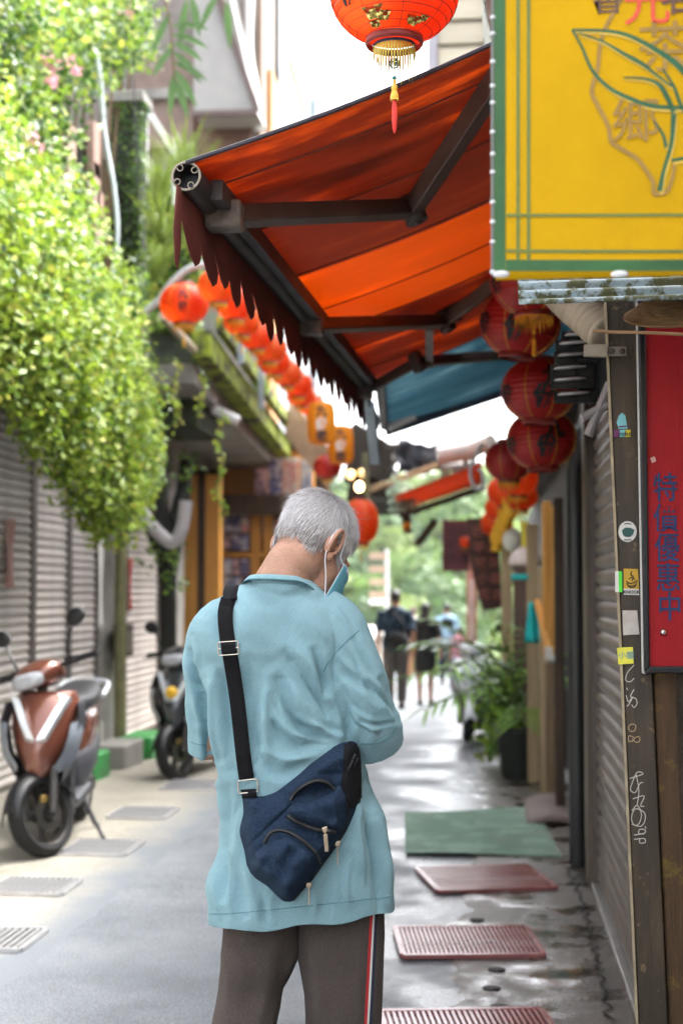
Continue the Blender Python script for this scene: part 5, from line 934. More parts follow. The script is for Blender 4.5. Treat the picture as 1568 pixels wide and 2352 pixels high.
# ================================================================== SCOOTERS
EMW = pm('emblem_white', (.75, .78, .8), .25, .4, var=.05)
def sring(x, z, hw, hh, n=20, p=2.6, cy=0, tiltx=0):
    """superellipse ring in a plane across the scooter (local y, z), centre at (x, z)"""
    out = []
    for i in range(n):
        a = 2 * math.pi * i / n; c, s = math.cos(a), math.sin(a); yy = hw * math.copysign(abs(c) ** (2 / p), c); zz = hh * math.copysign(abs(s) ** (2 / p), s)
        out.append(Vector((x + tiltx * zz, cy + yy, z + zz)))
    return out
def scooter(name, loc, head, steer, body, accent, lower, label, emblem, seatc, group='parked scooters', lamp=None):
    t = thing(name, label, 'scooter', loc, head, group); L = .62; r = .215
    PB = pm('paint_' + name + body[0], body[1], .25, .35 if body[2] else 0, var=.05, bump=0, coat=.8); LOW = pm('lower_' + body[0], lower, .45, .1, var=.1, bump=.03); ACC = pm('accent_' + body[0], accent, .3, coat=.5, var=.05, bump=0)
    CLEAR = pm('lamp_lens', (.42, .43, .45), .12, spec=.8, var=.12, vs=30, bump=.1); AMB = pm('amber_lens', (.85, .25, .02), .2); SEAT = pm('seat_' + body[0], seatc, .42, bump=.15, bs=120)
    def wheel(x, z, par, M=None):
        prof = [(r - .055, -.045), (r - .03, -.052), (r - .012, -.042), (r, -.02), (r + .002, 0), (r, .02), (r - .012, .042), (r - .03, .052), (r - .055, .045)]
        m = MB(); m.lathe(prof, 40, (0, 0, 0), 'y'); wv = m.build('wheel', RUBBER, par, loc=(x, 0, z))
        m = MB(); m.lathe([(r - .06, .04), (r - .05, .045), (r - .045, .0), (r - .05, -.045), (r - .06, -.04), (r - .07, 0), (r - .06, .04)], 36, (0, 0, 0), 'y')
        for i in range(5): a = 2 * math.pi * i / 5; m.bar((.025 * math.cos(a), 0, .025 * math.sin(a)), ((r - .06) * math.cos(a), 0, (r - .06) * math.sin(a)), .03, .03, up=(0, 1, 0))
        m.lathe([(.001, -.05), (.035, -.05), (.035, .05), (.001, .05)], 18, (0, 0, 0), 'y'); m.build('rim', DARKSTEEL, wv)
        m = MB(); m.lathe([(.05, .052), (.09, .052), (.09, .056), (.05, .056), (.05, .052)], 24, (0, 0, 0), 'y'); m.build('brake_disc', CHROME, wv); MB().box((-.01, .04, .06), (.035, .07, .1)).build('caliper', pm('brass_dull', (.3, .2, .06), .4, .6), wv, bevel=.006)
        return wv
    # steering assembly lives in a frame turned about the steering axis
    S = Matrix.Translation((L - .13, 0, .6)) @ Matrix.Rotation(R(-25), 4, 'Y') @ Matrix.Rotation(steer, 4, 'Z') @ Matrix.Rotation(R(25), 4, 'Y') @ Matrix.Translation((-(L - .13), 0, -.6))
    def steered(o): o.matrix_basis = S @ o.matrix_basis; return o
    wf = wheel(L, r, t); steered(wf)
    wheel(-L, r, t)
    m = MB()
    for s in (-1, 1): m.tube([(L, .085 * s, r), (L - .075, .085 * s, .42), (L - .1, .06 * s, .5)], [.024, .026, .024], 10)
    m.tube([(L - .1, -.075, .49), (L - .1, .075, .49)], .028, 8); m.tube([(L - .1, 0, .48), (L - .22, 0, .9)], .03, 10); steered(m.build('fork', DARKSTEEL, t))
    m = MB(); m.grid(lambda u, v: ((L + (r + .022) * math.cos(R(15 + 145 * u))), (v - .5) * .135, r + (r + .022) * math.sin(R(15 + 145 * u)) - .07 * (abs(v - .5) * 2) ** 2.5), 18, 9); steered(m.build('front_fender', ACC if lamp == 'white' else BLACKP, t, thick=.006))
    # front shield (leg shield) : outer painted panel
    m = MB(); rings = []
    for z, x, hw, d in ((.40, L + .02, .055, .03), (.47, L + .055, .10, .05), (.56, L + .055, .145, .07), (.66, L + .025, .175, .085), (.75, L - .025, .185, .085), (.82, L - .075, .175, .07), (.86, L - .115, .15, .05)):
        ring = []
        for i in range(20):
            a = 2 * math.pi * i / 20; c, s = math.cos(a), math.sin(a); ring.append(Vector((x - d + d * (1 if c > 0 else .7) * math.copysign(abs(c) ** .9, c) - .10 * abs(s) ** 2, hw * math.copysign(abs(s) ** .8, s), z)))
        rings.append(ring)
    m.loft(rings); sh = m.build('front_shield', PB, t, angle=50)
    m = MB()
    for s in (-1, 1):
        m.loft([[Vector((L + a, s * b, z)) for a, b in ((dx - .14, hw * 1.0), (dx - .05, hw * 1.16), (dx - .13, hw * 1.28), (dx - .2, hw * 1.2))] for z, dx, hw in ((.36, -.02, .09), (.46, .03, .125), (.58, .03, .16), (.7, -.01, .185), (.8, -.06, .17))], True)
    m.build('side_shield', LOW, t, angle=50)
    m = MB()
    for s in (-1, 1): m.loft([[Vector((L + dx + .02, s * y0, z)), Vector((L + dx + .008, s * (y0 + .045), z + .012)), Vector((L + dx - .02, s * (y0 + .05), z - .01)), Vector((L + dx - .01, s * y0, z - .02))] for z, dx, y0 in ((.62, .05, .005), (.7, .02, .045), (.78, -.035, .085), (.83, -.08, .115))])
    m.build('emblem', EMW if body[0] == 'graphite' else emblem, sh)
    if body[0] == 'graphite': MB().ell((L + .05, 0, .68), (.03, .05, .05), n=12, m=8).build('badge', emblem, sh)
    for s in (-1, 1):
        m = MB(); m.loft([[Vector((L + dx, s * y, z)), Vector((L + dx - .05, s * (y + .05), z + .01)), Vector((L + dx - .09, s * (y + .055), z - .03)), Vector((L + dx - .02, s * (y + .01), z - .035))] for z, dx, y in ((.48, .03, .1), (.56, .03, .145), (.64, .0, .165), (.7, -.04, .17))]); m.build('headlight' if lamp == 'white' else 'indicator_housing', CLEAR if lamp or body[0] == 'graphite' else pm('smoke_lens', (.2, .22, .25), .15, spec=.7), t); MB().ell((L - .04, s * .185, .6), (.02, .015, .03), n=10, m=6).build('indicator', AMB, t)
    m = MB(); m.ell((L - .22, s * .0, .42), (.12, .05, .18), n=14, m=8); m.box((L - .3, -.15, .18), (L - .16, .15, .82)); m.build('inner_shield', BLACKP, t, bevel=.03)
    # handlebar cover, lens, bars, mirrors
    m = MB(); m.loft([sring(L - .34, .93, .06, .04), sring(L - .28, .95, .13, .07), sring(L - .2, .955, .145, .075), sring(L - .13, .94, .12, .06), sring(L - .09, .93, .07, .04)]); steered(m.build('handlebar_cover', PB if lamp != 'white' else ACC, t, angle=60))
    m = MB(); m.loft([sring(L - .135, .935, .115, .052), sring(L - .09, .925, .1, .045), sring(L - .065, .915, .06, .026)]); steered(m.build('headlight', CLEAR, t, angle=60))
    m = MB(); m.tube(smoothpath([(L - .3, -.36, .99), (L - .27, -.2, .985), (L - .25, 0, .96), (L - .27, .2, .985), (L - .3, .36, .99)], 4), .012, 8); steered(m.build('handlebar', DARKSTEEL, t))
    for s in (-1, 1):
        m = MB(); m.tube([(L - .275, s * .24, .987), (L - .3, s * .36, .99), (L - .302, s * .37, .99)], [.019, .019, .022], 12); steered(m.build('grip', RUBBER, t)); m = MB(); m.tube([(L - .24, s * .22, .975), (L - .22, s * .36, .97)], .006, 6); m.box((L - .29, s * .2 - .03, .965), (L - .24, s * .2 + .03, 1.01)); steered(m.build('brake_lever', BLACKP, t))
        m = MB(); m.tube(smoothpath([(L - .26, s * .19, 1.0), (L - .25, s * .21, 1.08), (L - .27, s * .25, 1.16)], 4), .007, 7); mr = steered(m.build('mirror', BLACKP, t))
        M = Matrix.Rotation(R(12) * s, 3, 'X'); m = MB(); m.ell((L - .275, s * .285, 1.21), (.022, .07, .048), M, 18, 10); m.build('mirror_head', BLACKP, mr); m = MB(); m.ell((L - .29, s * .285, 1.21), (.012, .06, .04), M, 18, 8); m.build('mirror_glass', pm('mirror', (.7, .75, .8), .05, 1, var=0, bump=0), mr)
    # floor, seat, rear body
    m = MB(); m.loft([sring(L - .2, .25, .13, .05), sring(L - .45, .22, .15, .045), sring(-.2, .25, .15, .06)]); m.build('footboard', LOW, t)
    m = MB(); m.loft([sring(-.02, .45, .06, .2), sring(-.12, .5, .11, .2), sring(-.3, .55, .135, .17), sring(-.55, .6, .13, .13), sring(-.75, .66, .09, .08), sring(-.86, .69, .05, .05)]); m.build('rear_body', PB, t, angle=60)
    m = MB(); m.loft([sring(0.0, .36, .1, .14), sring(-.15, .38, .15, .14), sring(-.4, .42, .15, .12), sring(-.62, .5, .12, .08)]); m.build('side_panel', LOW, t, angle=60)
    m = MB(); m.loft([sring(.02, .72, .05, .03), sring(-.02, .735, .1, .055), sring(-.15, .745, .135, .06), sring(-.35, .75, .145, .06), sring(-.5, .775, .14, .06), sring(-.7, .8, .11, .055), sring(-.8, .8, .06, .035)]); m.build('seat', SEAT, t, angle=60)
    m = MB(); m.tube(smoothpath([(-.55, -.15, .76), (-.8, -.14, .82), (-.9, -.06, .83), (-.9, .06, .83), (-.8, .14, .82), (-.55, .15, .76)], 4), .016, 8); m.build('grab_rail', pm('pale_rail', (.65, .68, .72), .3, .4), t)
    m = MB(); m.ell((-.88, 0, .66), (.03, .07, .035), n=12, m=8); m.build('tail_light', pm('tail_red', (.5, .02, .02), .2), t)
    m = MB(); m.loft([sring(-.15, .26, .07, .06), sring(-.4, .24, .11, .08), sring(-.62, .22, .1, .07)]); m.build('engine', DARKSTEEL, t); m = MB(); m.tube([(-.2, -.13, .2), (-.42, -.17, .22), (-.5, -.17, .24), (-.92, -.18, .33)], [.02, .03, .055, .05], 14); m.build('exhaust', BLACKP, t)
    m = MB()
    for s in (-1, 1): m.tube([(-.2, .09 * s, .2), (-.3, .15 * s, .02), (-.36, .16 * s, .008)], .011, 7)
    m.build('centre_stand', BLACKP, t); m = MB(); m.tube([(-.02, .14, .2), (.1, .26, .02), (.16, .28, .015)], .011, 7); m.build('side_stand', BLACKP, t)
    MB().box((-.97, -.08, .42), (-.955, .08, .56)).build('number_plate', PAPER, t, rot=(0, 0, 0)); return t
f1 = gnd(84, 1968); hd = math.atan2(-1.24, .13); c1 = Vector((f1.x - .62 * math.cos(hd), f1.y - .62 * math.sin(hd), 0)); 
scooter('motor_scooter', (c1.x, c1.y, gz(c1.y) + .006), hd, R(-34), ('bronze', (.2, .068, .042), True), (.2, .07, .04), (.05, .052, .06), 'bronze brown scooter parked nearest before the shutters', EMW, (.022, .023, .027))
f2 = gnd(398, 1790); hd = math.atan2(-1.2, -.12); c2 = Vector((f2.x - .62 * math.cos(hd), f2.y - .62 * math.sin(hd), 0))
scooter('motor_scooter', (c2.x, c2.y, gz(c2.y) + .006), hd, R(-18), ('graphite', (.055, .06, .068), True), (.1, .18, .24), (.03, .03, .035), 'black and silver scooter with yellow emblem half hidden by the man', pm('emblem_yellow', (.85, .5, .02), .35), (.03, .03, .03))
f3 = gnd(1078, 1702); hd = math.atan2(-1.2, -.1); c3 = Vector((f3.x - .62 * math.cos(hd), f3.y - .62 * math.sin(hd), 0))
scooter('motor_scooter', (c3.x, c3.y, gz(c3.y)), hd, R(10), ('white', (.78, .8, .83), False), (.8, .82, .85), (.75, .77, .8), 'white scooter parked behind the potted plants', EMW, (.05, .05, .05), lamp='white')

# ================================================================== POTTED PLANTS
POT = pm('dark_pot', (.03, .035, .03), .6, var=.3); PALM = pm('palm_leaf', (.26, .48, .07), .35, trans=.3, bump=0, var=.25); PALMG = pm('palm_leaf_glossy', (.16, .26, .16), .22, trans=.15, bump=0, var=.2, spec=.8); SHR = pm('shrub_leaf', (.32, .5, .07), .35, trans=.35, bump=0, var=.3); SHRD = pm('shrub_leaf_dark', (.1, .2, .04), .35, trans=.25, bump=0, var=.3)
pp_ = gnd(1190, 1788)
pl = thing('potted_palm', 'potted palm with glossy arching fronds by the timber post', 'potted plant', pp_)
MB().lathe([(.1, 0), (.11, .02), (.14, .28), (.15, .3), (.135, .3), (.12, .26), (.01, .25)], 24).build('pot', POT, pl); pl.scale = (1.2, 1.2, 1.25)
m = MB(); m2 = MB(); stem_ = MB(); rp = random.Random(11)
for i in range(20):
    a = rp.uniform(0, 6.28) if i > 8 else R(150 + 15 * i); el = rp.uniform(.5, 1.25); Lf = rp.uniform(.55, .9); d = Vector((math.cos(a) * math.cos(el), math.sin(a) * math.cos(el), math.sin(el))); p = Vector((0, 0, rp.uniform(.35, .6))); path = [p.copy()]
    for q in range(9): p = p + d * Lf / 9; d = (d + Vector((0, 0, -.13))).normalized(); path.append(p.copy())
    stem_.tube(path, .006, 5)
    for q in range(2, 10):
        t = (path[q] - path[q - 1]).normalized(); s = t.cross(Vector((0, 0, 1))).normalized()
        for sd in (-1, 1): leaf(m if i % 3 else m2, path[q], t * .7 + s * sd * .8 + Vector((0, 0, -.05)), rp.uniform(.16, .24), .012, nrm=Vector((0, 0, 1)))
stem_.build('stalk', pm('palm_stalk', (.12, .17, .05), .6), pl); m.build('frond', PALM, pl); m2.build('frond', PALMG, pl)
sb = thing('potted_shrub', 'bushy bright green shrub in a pot before the white scooter', 'potted plant', gnd(1176, 1760)); MB().lathe([(.09, 0), (.1, .02), (.12, .22), (.1, .21), (.01, .2)], 20).build('pot', POT, sb)
C = rng.normal(size=(1500, 3)) * np.array([.13, .14, .25]) + np.array([.0, 0, .46]); C = C[C[:, 2] > .05]; V, k = leafcloud(C, C - np.array([.02, .1, .3]), .045, jit=.5); meshobj('foliage', leafmesh('foliage', V, k, [SHR, SHRD, IVA], [.4, .45, .15]), sb)['kind'] = 'stuff'
m = MB()
for i in range(9): a = i * .7; m.tube([(0, 0, .2), (.06 * math.cos(a), .06 * math.sin(a), .4), (.15 * math.cos(a), .15 * math.sin(a), .62)], .007, 5)
m.build('stalk', STEM, sb)
s2 = thing('potted_shrub', 'low leafy shrub at the foot of the tan timber post', 'potted plant', gnd(1200, 1770)); MB().lathe([(.08, 0), (.1, .2), (.08, .19), (.01, .18)], 20).build('pot', POT, s2); C = rng.normal(size=(900, 3)) * np.array([.11, .12, .2]) + np.array([0, 0, .42]); C = C[C[:, 2] > .05]; V, k = leafcloud(C, C - np.array([0, .1, .3]), .045, jit=.5); meshobj('foliage', leafmesh('foliage', V, k, [SHR, SHRD], [.35, .65]), s2)['kind'] = 'stuff'

# ================================================================== FIGURES
SKIN = pm('skin', (.50, .255, .155), .5, var=.1, vs=20, bump=.12, bs=220)
def oval(c, rx, ry, M=None, n=20):
    c = Vector(c); return [c + ((M @ Vector((rx * math.cos(a), ry * math.sin(a), 0))) if M else Vector((rx * math.cos(a), ry * math.sin(a), 0))) for a in [2 * math.pi * i / n for i in range(n)]]
def hand(m, wrist, dirv, side, palmn, sc=1.0):
    """palm and five bent fingers along dirv; side = thumb side"""
    d = Vector(dirv).normalized(); s = Vector(side); s = (s - d * s.dot(d)).normalized(); n = Vector(palmn); n = (n - d * n.dot(d) - s * n.dot(s)).normalized()
    w = Vector(wrist); pal = w + d * .05 * sc
    m.tube([w - d * .02, w + d * .02 * sc, w + d * .06 * sc, w + d * .09 * sc], [.026 * sc, .032 * sc, .038 * sc, .03 * sc], 12, flat=.5) if abs(n.z) > .5 else m.tube([w - d * .02, w + d * .03 * sc, w + d * .085 * sc], [.026 * sc, .034 * sc, .034 * sc], 12)
    for k, (o, l) in enumerate(((.03, .068), (.01, .078), (-.01, .072), (-.029, .056))):
        b = w + d * .08 * sc + s * o * sc; p1 = b + (d + n * .25).normalized() * l * .5 * sc; p2 = p1 + (d * .6 + n * .8).normalized() * l * .32 * sc; p3 = p2 + (d * .1 + n).normalized() * l * .28 * sc
        m.tube([b, p1, p2, p3], [.0095 * sc, .009 * sc, .008 * sc, .006 * sc], 8)
    b = w + d * .025 * sc + s * .03 * sc; p1 = b + (d * .6 + s * .8 + n * .2).normalized() * .04 * sc; p2 = p1 + (d + n * .3).normalized() * .032 * sc; m.tube([b, p1, p2], [.013 * sc, .011 * sc, .008 * sc], 8)
def walker(loc, head, h, top, bot, hairc, label, skirt=False, longhair=False, stride=.12, bag=None, shirtmat=None, arms=0.2, child=False):
    """a walking figure seen from behind; local x right, y forward, z up"""
    P = thing('person', label, 'person', loc, head, 'people walking down the lane'); k = h / 1.72
    m = MB(); F = lambda x, y, z: Vector((x * k, y * k, z * k))
    m.loft([oval(F(0, 0, .86), .16 * k, .1 * k), oval(F(0, 0, .98), .165 * k, .105 * k), oval(F(0, 0, 1.12), .145 * k, .095 * k), oval(F(0, .0, 1.3), .175 * k, .11 * k), oval(F(0, 0, 1.42), .17 * k, .09 * k), oval(F(0, 0, 1.47), .07 * k, .06 * k), oval(F(0, .01, 1.53), .055 * k, .058 * k)])
    m.ell(F(0, .02, 1.61), (.075 * k, .095 * k, .115 * k)); m.ell(F(0, .11, 1.6), (.013 * k, .02 * k, .02 * k), n=8, m=6)
    for s in (-1, 1):
        yk = stride * s; m.tube([F(.085 * s, 0, .9), F(.09 * s, yk * .5, .48), F(.085 * s, yk - .03, .09)], [.088 * k, .06 * k, .04 * k], 14); m.tube([F(.085 * s, yk - .06, .05), F(.085 * s, yk + .05, .04), F(.09 * s, yk + .17, .03)], [.04 * k, .04 * k, .03 * k], 10)
        sh = F(.19 * s, 0, 1.40); el_ = F(.25 * s, -.02 - arms * s * .3, 1.12); wr = F(.26 * s, .08 - arms * s * .4, .88); m.tube([sh, el_, wr], [.055 * k, .042 * k, .03 * k], 12); hand(m, wr, (0, .1, -1), (0, 1, 0), (-s, 0, 0), .95 * k); m.ell(F(.078 * s, .0, 1.6), (.012 * k, .025 * k, .032 * k), n=8, m=6)
    me = remeshed(m, .011, 3); me.materials.append(SKIN); meshobj('body', me, P)
    m = MB(); m.loft([oval(F(0, 0, .84), .2 * k, .135 * k), oval(F(0, 0, 1.0), .195 * k, .13 * k), oval(F(0, 0, 1.15), .18 * k, .125 * k), oval(F(0, 0, 1.32), .2 * k, .135 * k), oval(F(0, 0, 1.43), .19 * k, .11 * k), oval(F(0, 0, 1.49), .085 * k, .075 * k)])
    for s in (-1, 1): m.tube([F(.17 * s, 0, 1.41), F(.215 * s, -.005 - arms * s * .1, 1.28), F(.245 * s, -.02 - arms * s * .27, 1.13 if shirtmat != 'long' else .95)], [.075 * k, .072 * k, .066 * k], 14)
    me = remeshed(m, .013, 4); c = coords(me); nn = normals(me); c += nn * (.006 * np.sin(c[:, [2]] * 31 + c[:, [0]] * 17) + .004 * np.sin(c[:, [0]] * 43 - c[:, [2]] * 23)); setco(me, c); me.materials.append(top); meshobj('shirt', me, P)
    m = MB()
    if skirt: m.loft([oval(F(0, 0, .93), .165 * k, .12 * k), oval(F(0, 0, .75), .19 * k, .14 * k), oval(F(0, 0, .55), .185 * k, .15 * k)], True); m.build('skirt', bot, P)
    else:
        for s in (-1, 1): yk = stride * s; m.tube([F(.08 * s, 0, .95), F(.092 * s, .0, .8), F(.095 * s, yk * .5, .48), F(.088 * s, yk - .03, .1)], [.105 * k, .108 * k, .085 * k, .07 * k], 16)
        m.build('trousers', bot, P)
    HM = pm('hair_' + hairc[0], hairc[1], .5, var=.3, vs=40, stretch=(1, 1, .2)); m = MB(); m.ell(F(0, .0, 1.635), (.083 * k, .1 * k, .1 * k))
    if longhair: m.loft([oval(F(0, -.05, 1.62), .075 * k, .05 * k), oval(F(0, -.08, 1.5), .075 * k, .045 * k), oval(F(0, -.115, 1.36), .06 * k, .035 * k), oval(F(0, -.12, 1.26), .03 * k, .02 * k)])
    m.build('hair', HM, P)
    m = MB()
    for s in (-1, 1): yk = stride * s; m.loft([oval(F(.086 * s, yk + .05, .002), .05 * k, .14 * k), oval(F(.086 * s, yk + .05, .03), .052 * k, .14 * k), oval(F(.086 * s, yk + .02, .075), .045 * k, .09 * k)])
    m.build('shoes', bag or BLACKP, P); return P
def place(px, py, Y): p = at(px, py, Y); return Vector((p.x, Y, gz(Y)))
DK = pm('navy_shirt', (.01, .03, .055), .8, var=.2); GRY = pm('grey_trousers', (.1, .085, .075), .8, var=.2); BLK = pm('black_cloth', (.008, .0075, .008), .8, var=.2); LBL = pm('light_blue_shirt', (.3, .47, .6), .8, var=.25); NVY = pm('navy_trousers', (.02, .025, .05), .8); 
walker(place(908, 1500, 20.8), R(3), 1.72, DK, GRY, ('black', (.015, .013, .012)), 'man in dark navy shirt and grey trousers walking away, bag behind', stride=.1)
walker(place(976, 1500, 22.0), R(-4), 1.56, BLK, BLK, ('black', (.015, .013, .012)), 'woman in black top and short skirt with long dark hair walking away', skirt=True, longhair=True, stride=.07)
walker(place(1026, 1500, 30.5), R(-6), 1.7, LBL, NVY, ('black', (.015, .013, .012)), 'person in light blue shirt and navy trousers farther down the lane', stride=.14)
walker(place(1056, 1500, 28), R(0), 1.2, pm('pink_shirt', (.65, .25, .35), .8, var=.3, vs=20), pm('jean', (.3, .36, .45), .8), ('black', (.015, .013, .012)), 'child in pink top beside the white scooter', stride=.05)
walker(place(948, 1500, 33), R(0), 1.66, pm('cream_shirt', (.7, .66, .62), .8), pm('rust_skirt', (.5, .22, .1), .8), ('brown', (.1, .05, .03)), 'person in white and orange between the two nearest walkers', stride=.05)
bp_ = thing('shoulder_bag', 'black shoulder bag on the back of the navy-shirted walker', 'bag', place(908, 1500, 20.8)); m = MB(); m.ell((.03, -.2, 1.0), (.16, .07, .13)); m.tube(smoothpath([(.16, -.19, 1.08), (.08, -.17, 1.3), (-.1, -.1, 1.46)], 4), .018, 6); m.build('body', BLK, bp_)
# ================================================================== THE MAN
_d = ray(658, 1347); _d = Vector((_d.x, _d.y, 0)).normalized(); MROT = math.atan2(-_d.x, _d.y); DM = 3.157
M0 = Vector((CAM.x + _d.x * DM, CAM.y + _d.y * DM, 0)); _xr = Vector((_d.y, -_d.x, 0))
def mn(px, py, y=0.0):
    """man-local point on the upright plane `y` metres beyond his back; px, py measured on the 1667 x 2500 photo"""
    d = ray(px / 1.06314, py / 1.06314); t = (DM + y) / d.dot(_d); p = CAM + d * t - M0; return Vector((p.dot(_xr), p.dot(_d), p.z))
def proj(c):
    """man-local (n,3) -> photo px"""
    w = np.asarray(c) @ np.array([[_xr.x, _xr.y, 0], [_d.x, _d.y, 0], [0, 0, 1]]) + np.array(M0) - np.array(CAM)
    dz = w @ np.array(_f); return np.stack([(784 + (w @ np.array(_r)) / dz * FPX) * 1.06314, (1176 - (w @ np.array(_u)) / dz * FPX) * 1.06314], 1)
man = thing('person', 'grey-haired man in aqua t-shirt and grey track trousers seen from behind', 'person', M0, MROT)
def rse(c, rx, ry, n=44, p=2.3):
    out = []
    for i in range(n):
        a = 2 * math.pi * i / n; ca, sa = math.cos(a), math.sin(a); out.append(Vector((c.x + rx * math.copysign(abs(ca) ** (2 / p), ca), c.y + ry * math.copysign(abs(sa) ** (2 / p), sa), c.z)))
    return out
# ---- head frame
TH, PH_ = R(44), R(38); RO = R(-4)
HF = Vector((math.sin(TH) * math.cos(PH_), math.cos(TH) * math.cos(PH_), -math.sin(PH_))); HR = Vector((math.cos(TH), -math.sin(TH), 0)); HU = HR.cross(HF)
HC = mn(768, 1324, .16); HM = Matrix((HR, HF, HU)).transposed()
def hp3(r, f, u): return HC + HR * r + HF * f + HU * u
def hell(m, c, rad, n=24, k=14): m.ell(hp3(*c), rad, HM, n, k)
# ---- skin with blotches, moles and fine lines
SKIN_M = pm('weathered_skin', (.42, .23, .15), .5, var=.16, vs=26, col2=(.5, .255, .175), c2s=16, c2at=(.4, .68), bump=.3, bs=200, dirt=((.25, .11, .065), 45, (.64, .74), .6))
# ---- body: one skin
m = MB()
for c, rad in (((0, -.005, .03), (.077, .098, .088)), ((0, -.04, -.015), (.064, .055, .06)), ((0, .045, -.04), (.063, .056, .088)), ((0, .05, -.095), (.053, .047, .036)), ((0, .09, -.118), (.022, .018, .018)), ((0, .107, -.046), (.013, .02, .024)), ((0, .088, .002), (.05, .015, .012)), ((.044, .07, -.042), (.022, .022, .02)), ((-.044, .07, -.042), (.022, .022, .02)), ((0, .1, -.082), (.024, .012, .008)), ((0, .1, -.093), (.02, .012, .008))): hell(m, c, rad)
m.tube([mn(690, 1470, .13), mn(694, 1415, .12), mn(715, 1375, .125), hp3(0, -.02, -.07), hp3(0, .0, -.03)], [.08, .066, .06, .062, .06], 22)
m.tube([hp3(0, .02, -.12), mn(740, 1420, .16), mn(730, 1450, .16)], [.045, .055, .05], 16)
Z_ = lambda py: mn(700, py, .13).z
m.loft([rse(mn(x, py, .135), rx, ry, 32) for py, x, rx, ry in ((2190, 738, .13, .09), (2050, 740, .14, .1), (1900, 710, .13, .09), (1750, 680, .14, .095), (1600, 660, .145, .095), (1520, 655, .13, .085), (1480, 655, .1, .07), (1440, 675, .07, .06))])
ER, EL = mn(902, 1795, .15), mn(503, 1838, .2)
WRr, WLr = ER + Vector((-.12, .22, .06)), EL + Vector((.13, .22, .05))
m.tube([mn(812, 1515, .12), mn(850, 1620, .11), ER, ER + (WRr - ER) * .3, WRr], [.048, .046, .042, .043, .028], 16); m.tube([mn(525, 1525, .14), mn(506, 1650, .175), EL, EL + (WLr - EL) * .3, WLr], [.036, .027, .031, .038, .028], 16)
hand(m, WRr, (WRr - ER), (0, .3, 1), (-1, .2, .2)); hand(m, WLr, (WLr - EL), (0, .3, 1), (1, .2, .2))
LEGL = ((2150, 565, 745, .155), (2200, 552, 742, .152), (2268, 545, 739, .148), (2327, 540, 731, .145), (2412, 532, 694, .14), (2500, 516, 676, .115), (2600, 514, 664, .11), (2700, 518, 655, .105), (2800, 525, 648, .10), (2900, 536, 645, .10), (2975, 545, 640, .10))
LEGR = ((2150, 725, 925, .15), (2226, 720, 938, .145), (2280, 722, 939, .142), (2332, 727, 937, .138), (2428, 741, 934, .13), (2500, 745, 931, .132), (2600, 750, 924, .135), (2700, 757, 916, .135), (2800, 765, 908, .14), (2900, 772, 902, .14), (2975, 778, 896, .14))
def legc(row, y0=0):
    py, l, r_, y = row; a, b = mn(l, py, y), mn(r_, py, y); return (a + b) / 2, (b.x - a.x) / 2
for Lg in (LEGL, LEGR):
    pts = [legc(q)[0] for q in Lg]; m.tube(pts, [max(.04, legc(q)[1] * .72) for q in Lg], 16); e_ = pts[-1]; m.tube([Vector((e_.x, e_.y - .04, .05)), Vector((e_.x, e_.y + .06, .05)), Vector((e_.x + .01, e_.y + .17, .035))], [.04, .04, .03], 12)
me = remeshed(m, .0055, 5, .5)
# ears are modelled in and joined to the same body mesh
def ear(sd):
    e = MB(); o = lambda a, b, c: hp3(sd * (.071 + c), -.012 + a, -.018 + b)
    out = []
    for i in range(15):
        t = R(-62 + 285 * i / 14); q = .0
        out.append(o(.021 * math.cos(t) * (-1) * .9 - .004, .033 * math.sin(t), .014 + .012 * max(0, math.cos(t)) + .004 * math.sin(t)))
    e.tube(smoothpath(out, 3), .0048, 8)
    e.grid(lambda u, v: o((u - .5) * .034 - .003, (v - .5) * .056, .004 + .012 * (1 - u) - .006 * math.sin(u * 3.14) * math.sin(v * 3.14)), 9, 10)
    e.ell(o(.004, -.032, .012), (.006, .010, .011), HM, 10, 8); e.tube(smoothpath([o(-.006, .02, .012), o(-.012, .005, .012), o(-.004, -.015, .012)], 4), .0035, 7); e.ell(o(.014, -.004, .008), (.004, .005, .009), HM, 8, 6); e.ell(o(-.002, 0, .0), (.012, .016, .026), HM, 12, 8)
    return e
bm = bmesh.new(); bm.from_mesh(me); nb = len(bm.faces)
for sd in (1, -1): t = ear(sd).mesh('e', None); bm.from_mesh(t)
bm.to_mesh(me); bm.free()
SCALP = pm('scalp', (.34, .27, .235), .7, var=.2, vs=60)
me.materials.clear(); me.materials.append(SKIN_M); me.materials.append(SCALP)
HMi = np.array(HM.inverted()); HCn = np.array(HC)
def hcoord(c): return (np.asarray(c) - HCn) @ HMi.T
def hairmask(h):
    r, f, u = h[:, 0], h[:, 1], h[:, 2]; ar = np.abs(r)
    line = np.interp(f, [-.12, -.075, -.05, -.03, -.012, .008, .022, .045, .06, .085, .12], [-.042, -.047, -.062, -.06, -.012, .016, -.022, -.04, .03, .062, .08])
    jit = .0025 * np.sin(r * 460) + .002 * np.sin(r * 1110 + f * 700); ok = u > line + jit
    near = (ar < .1) & (f < .1) & (u < .14) & (u > -.08); return ok & near
c = coords(me); nf = len(me.polygons); fc = np.empty(nf * 3); me.polygons.foreach_get('center', fc); fc = fc.reshape(-1, 3); hm = hairmask(hcoord(fc)); hm[nb:] = False
me.polygons.foreach_set('material_index', hm.astype(np.int32)); me.polygons.foreach_set('use_smooth', [True] * nf); me.update()
meshobj('body', me, man)
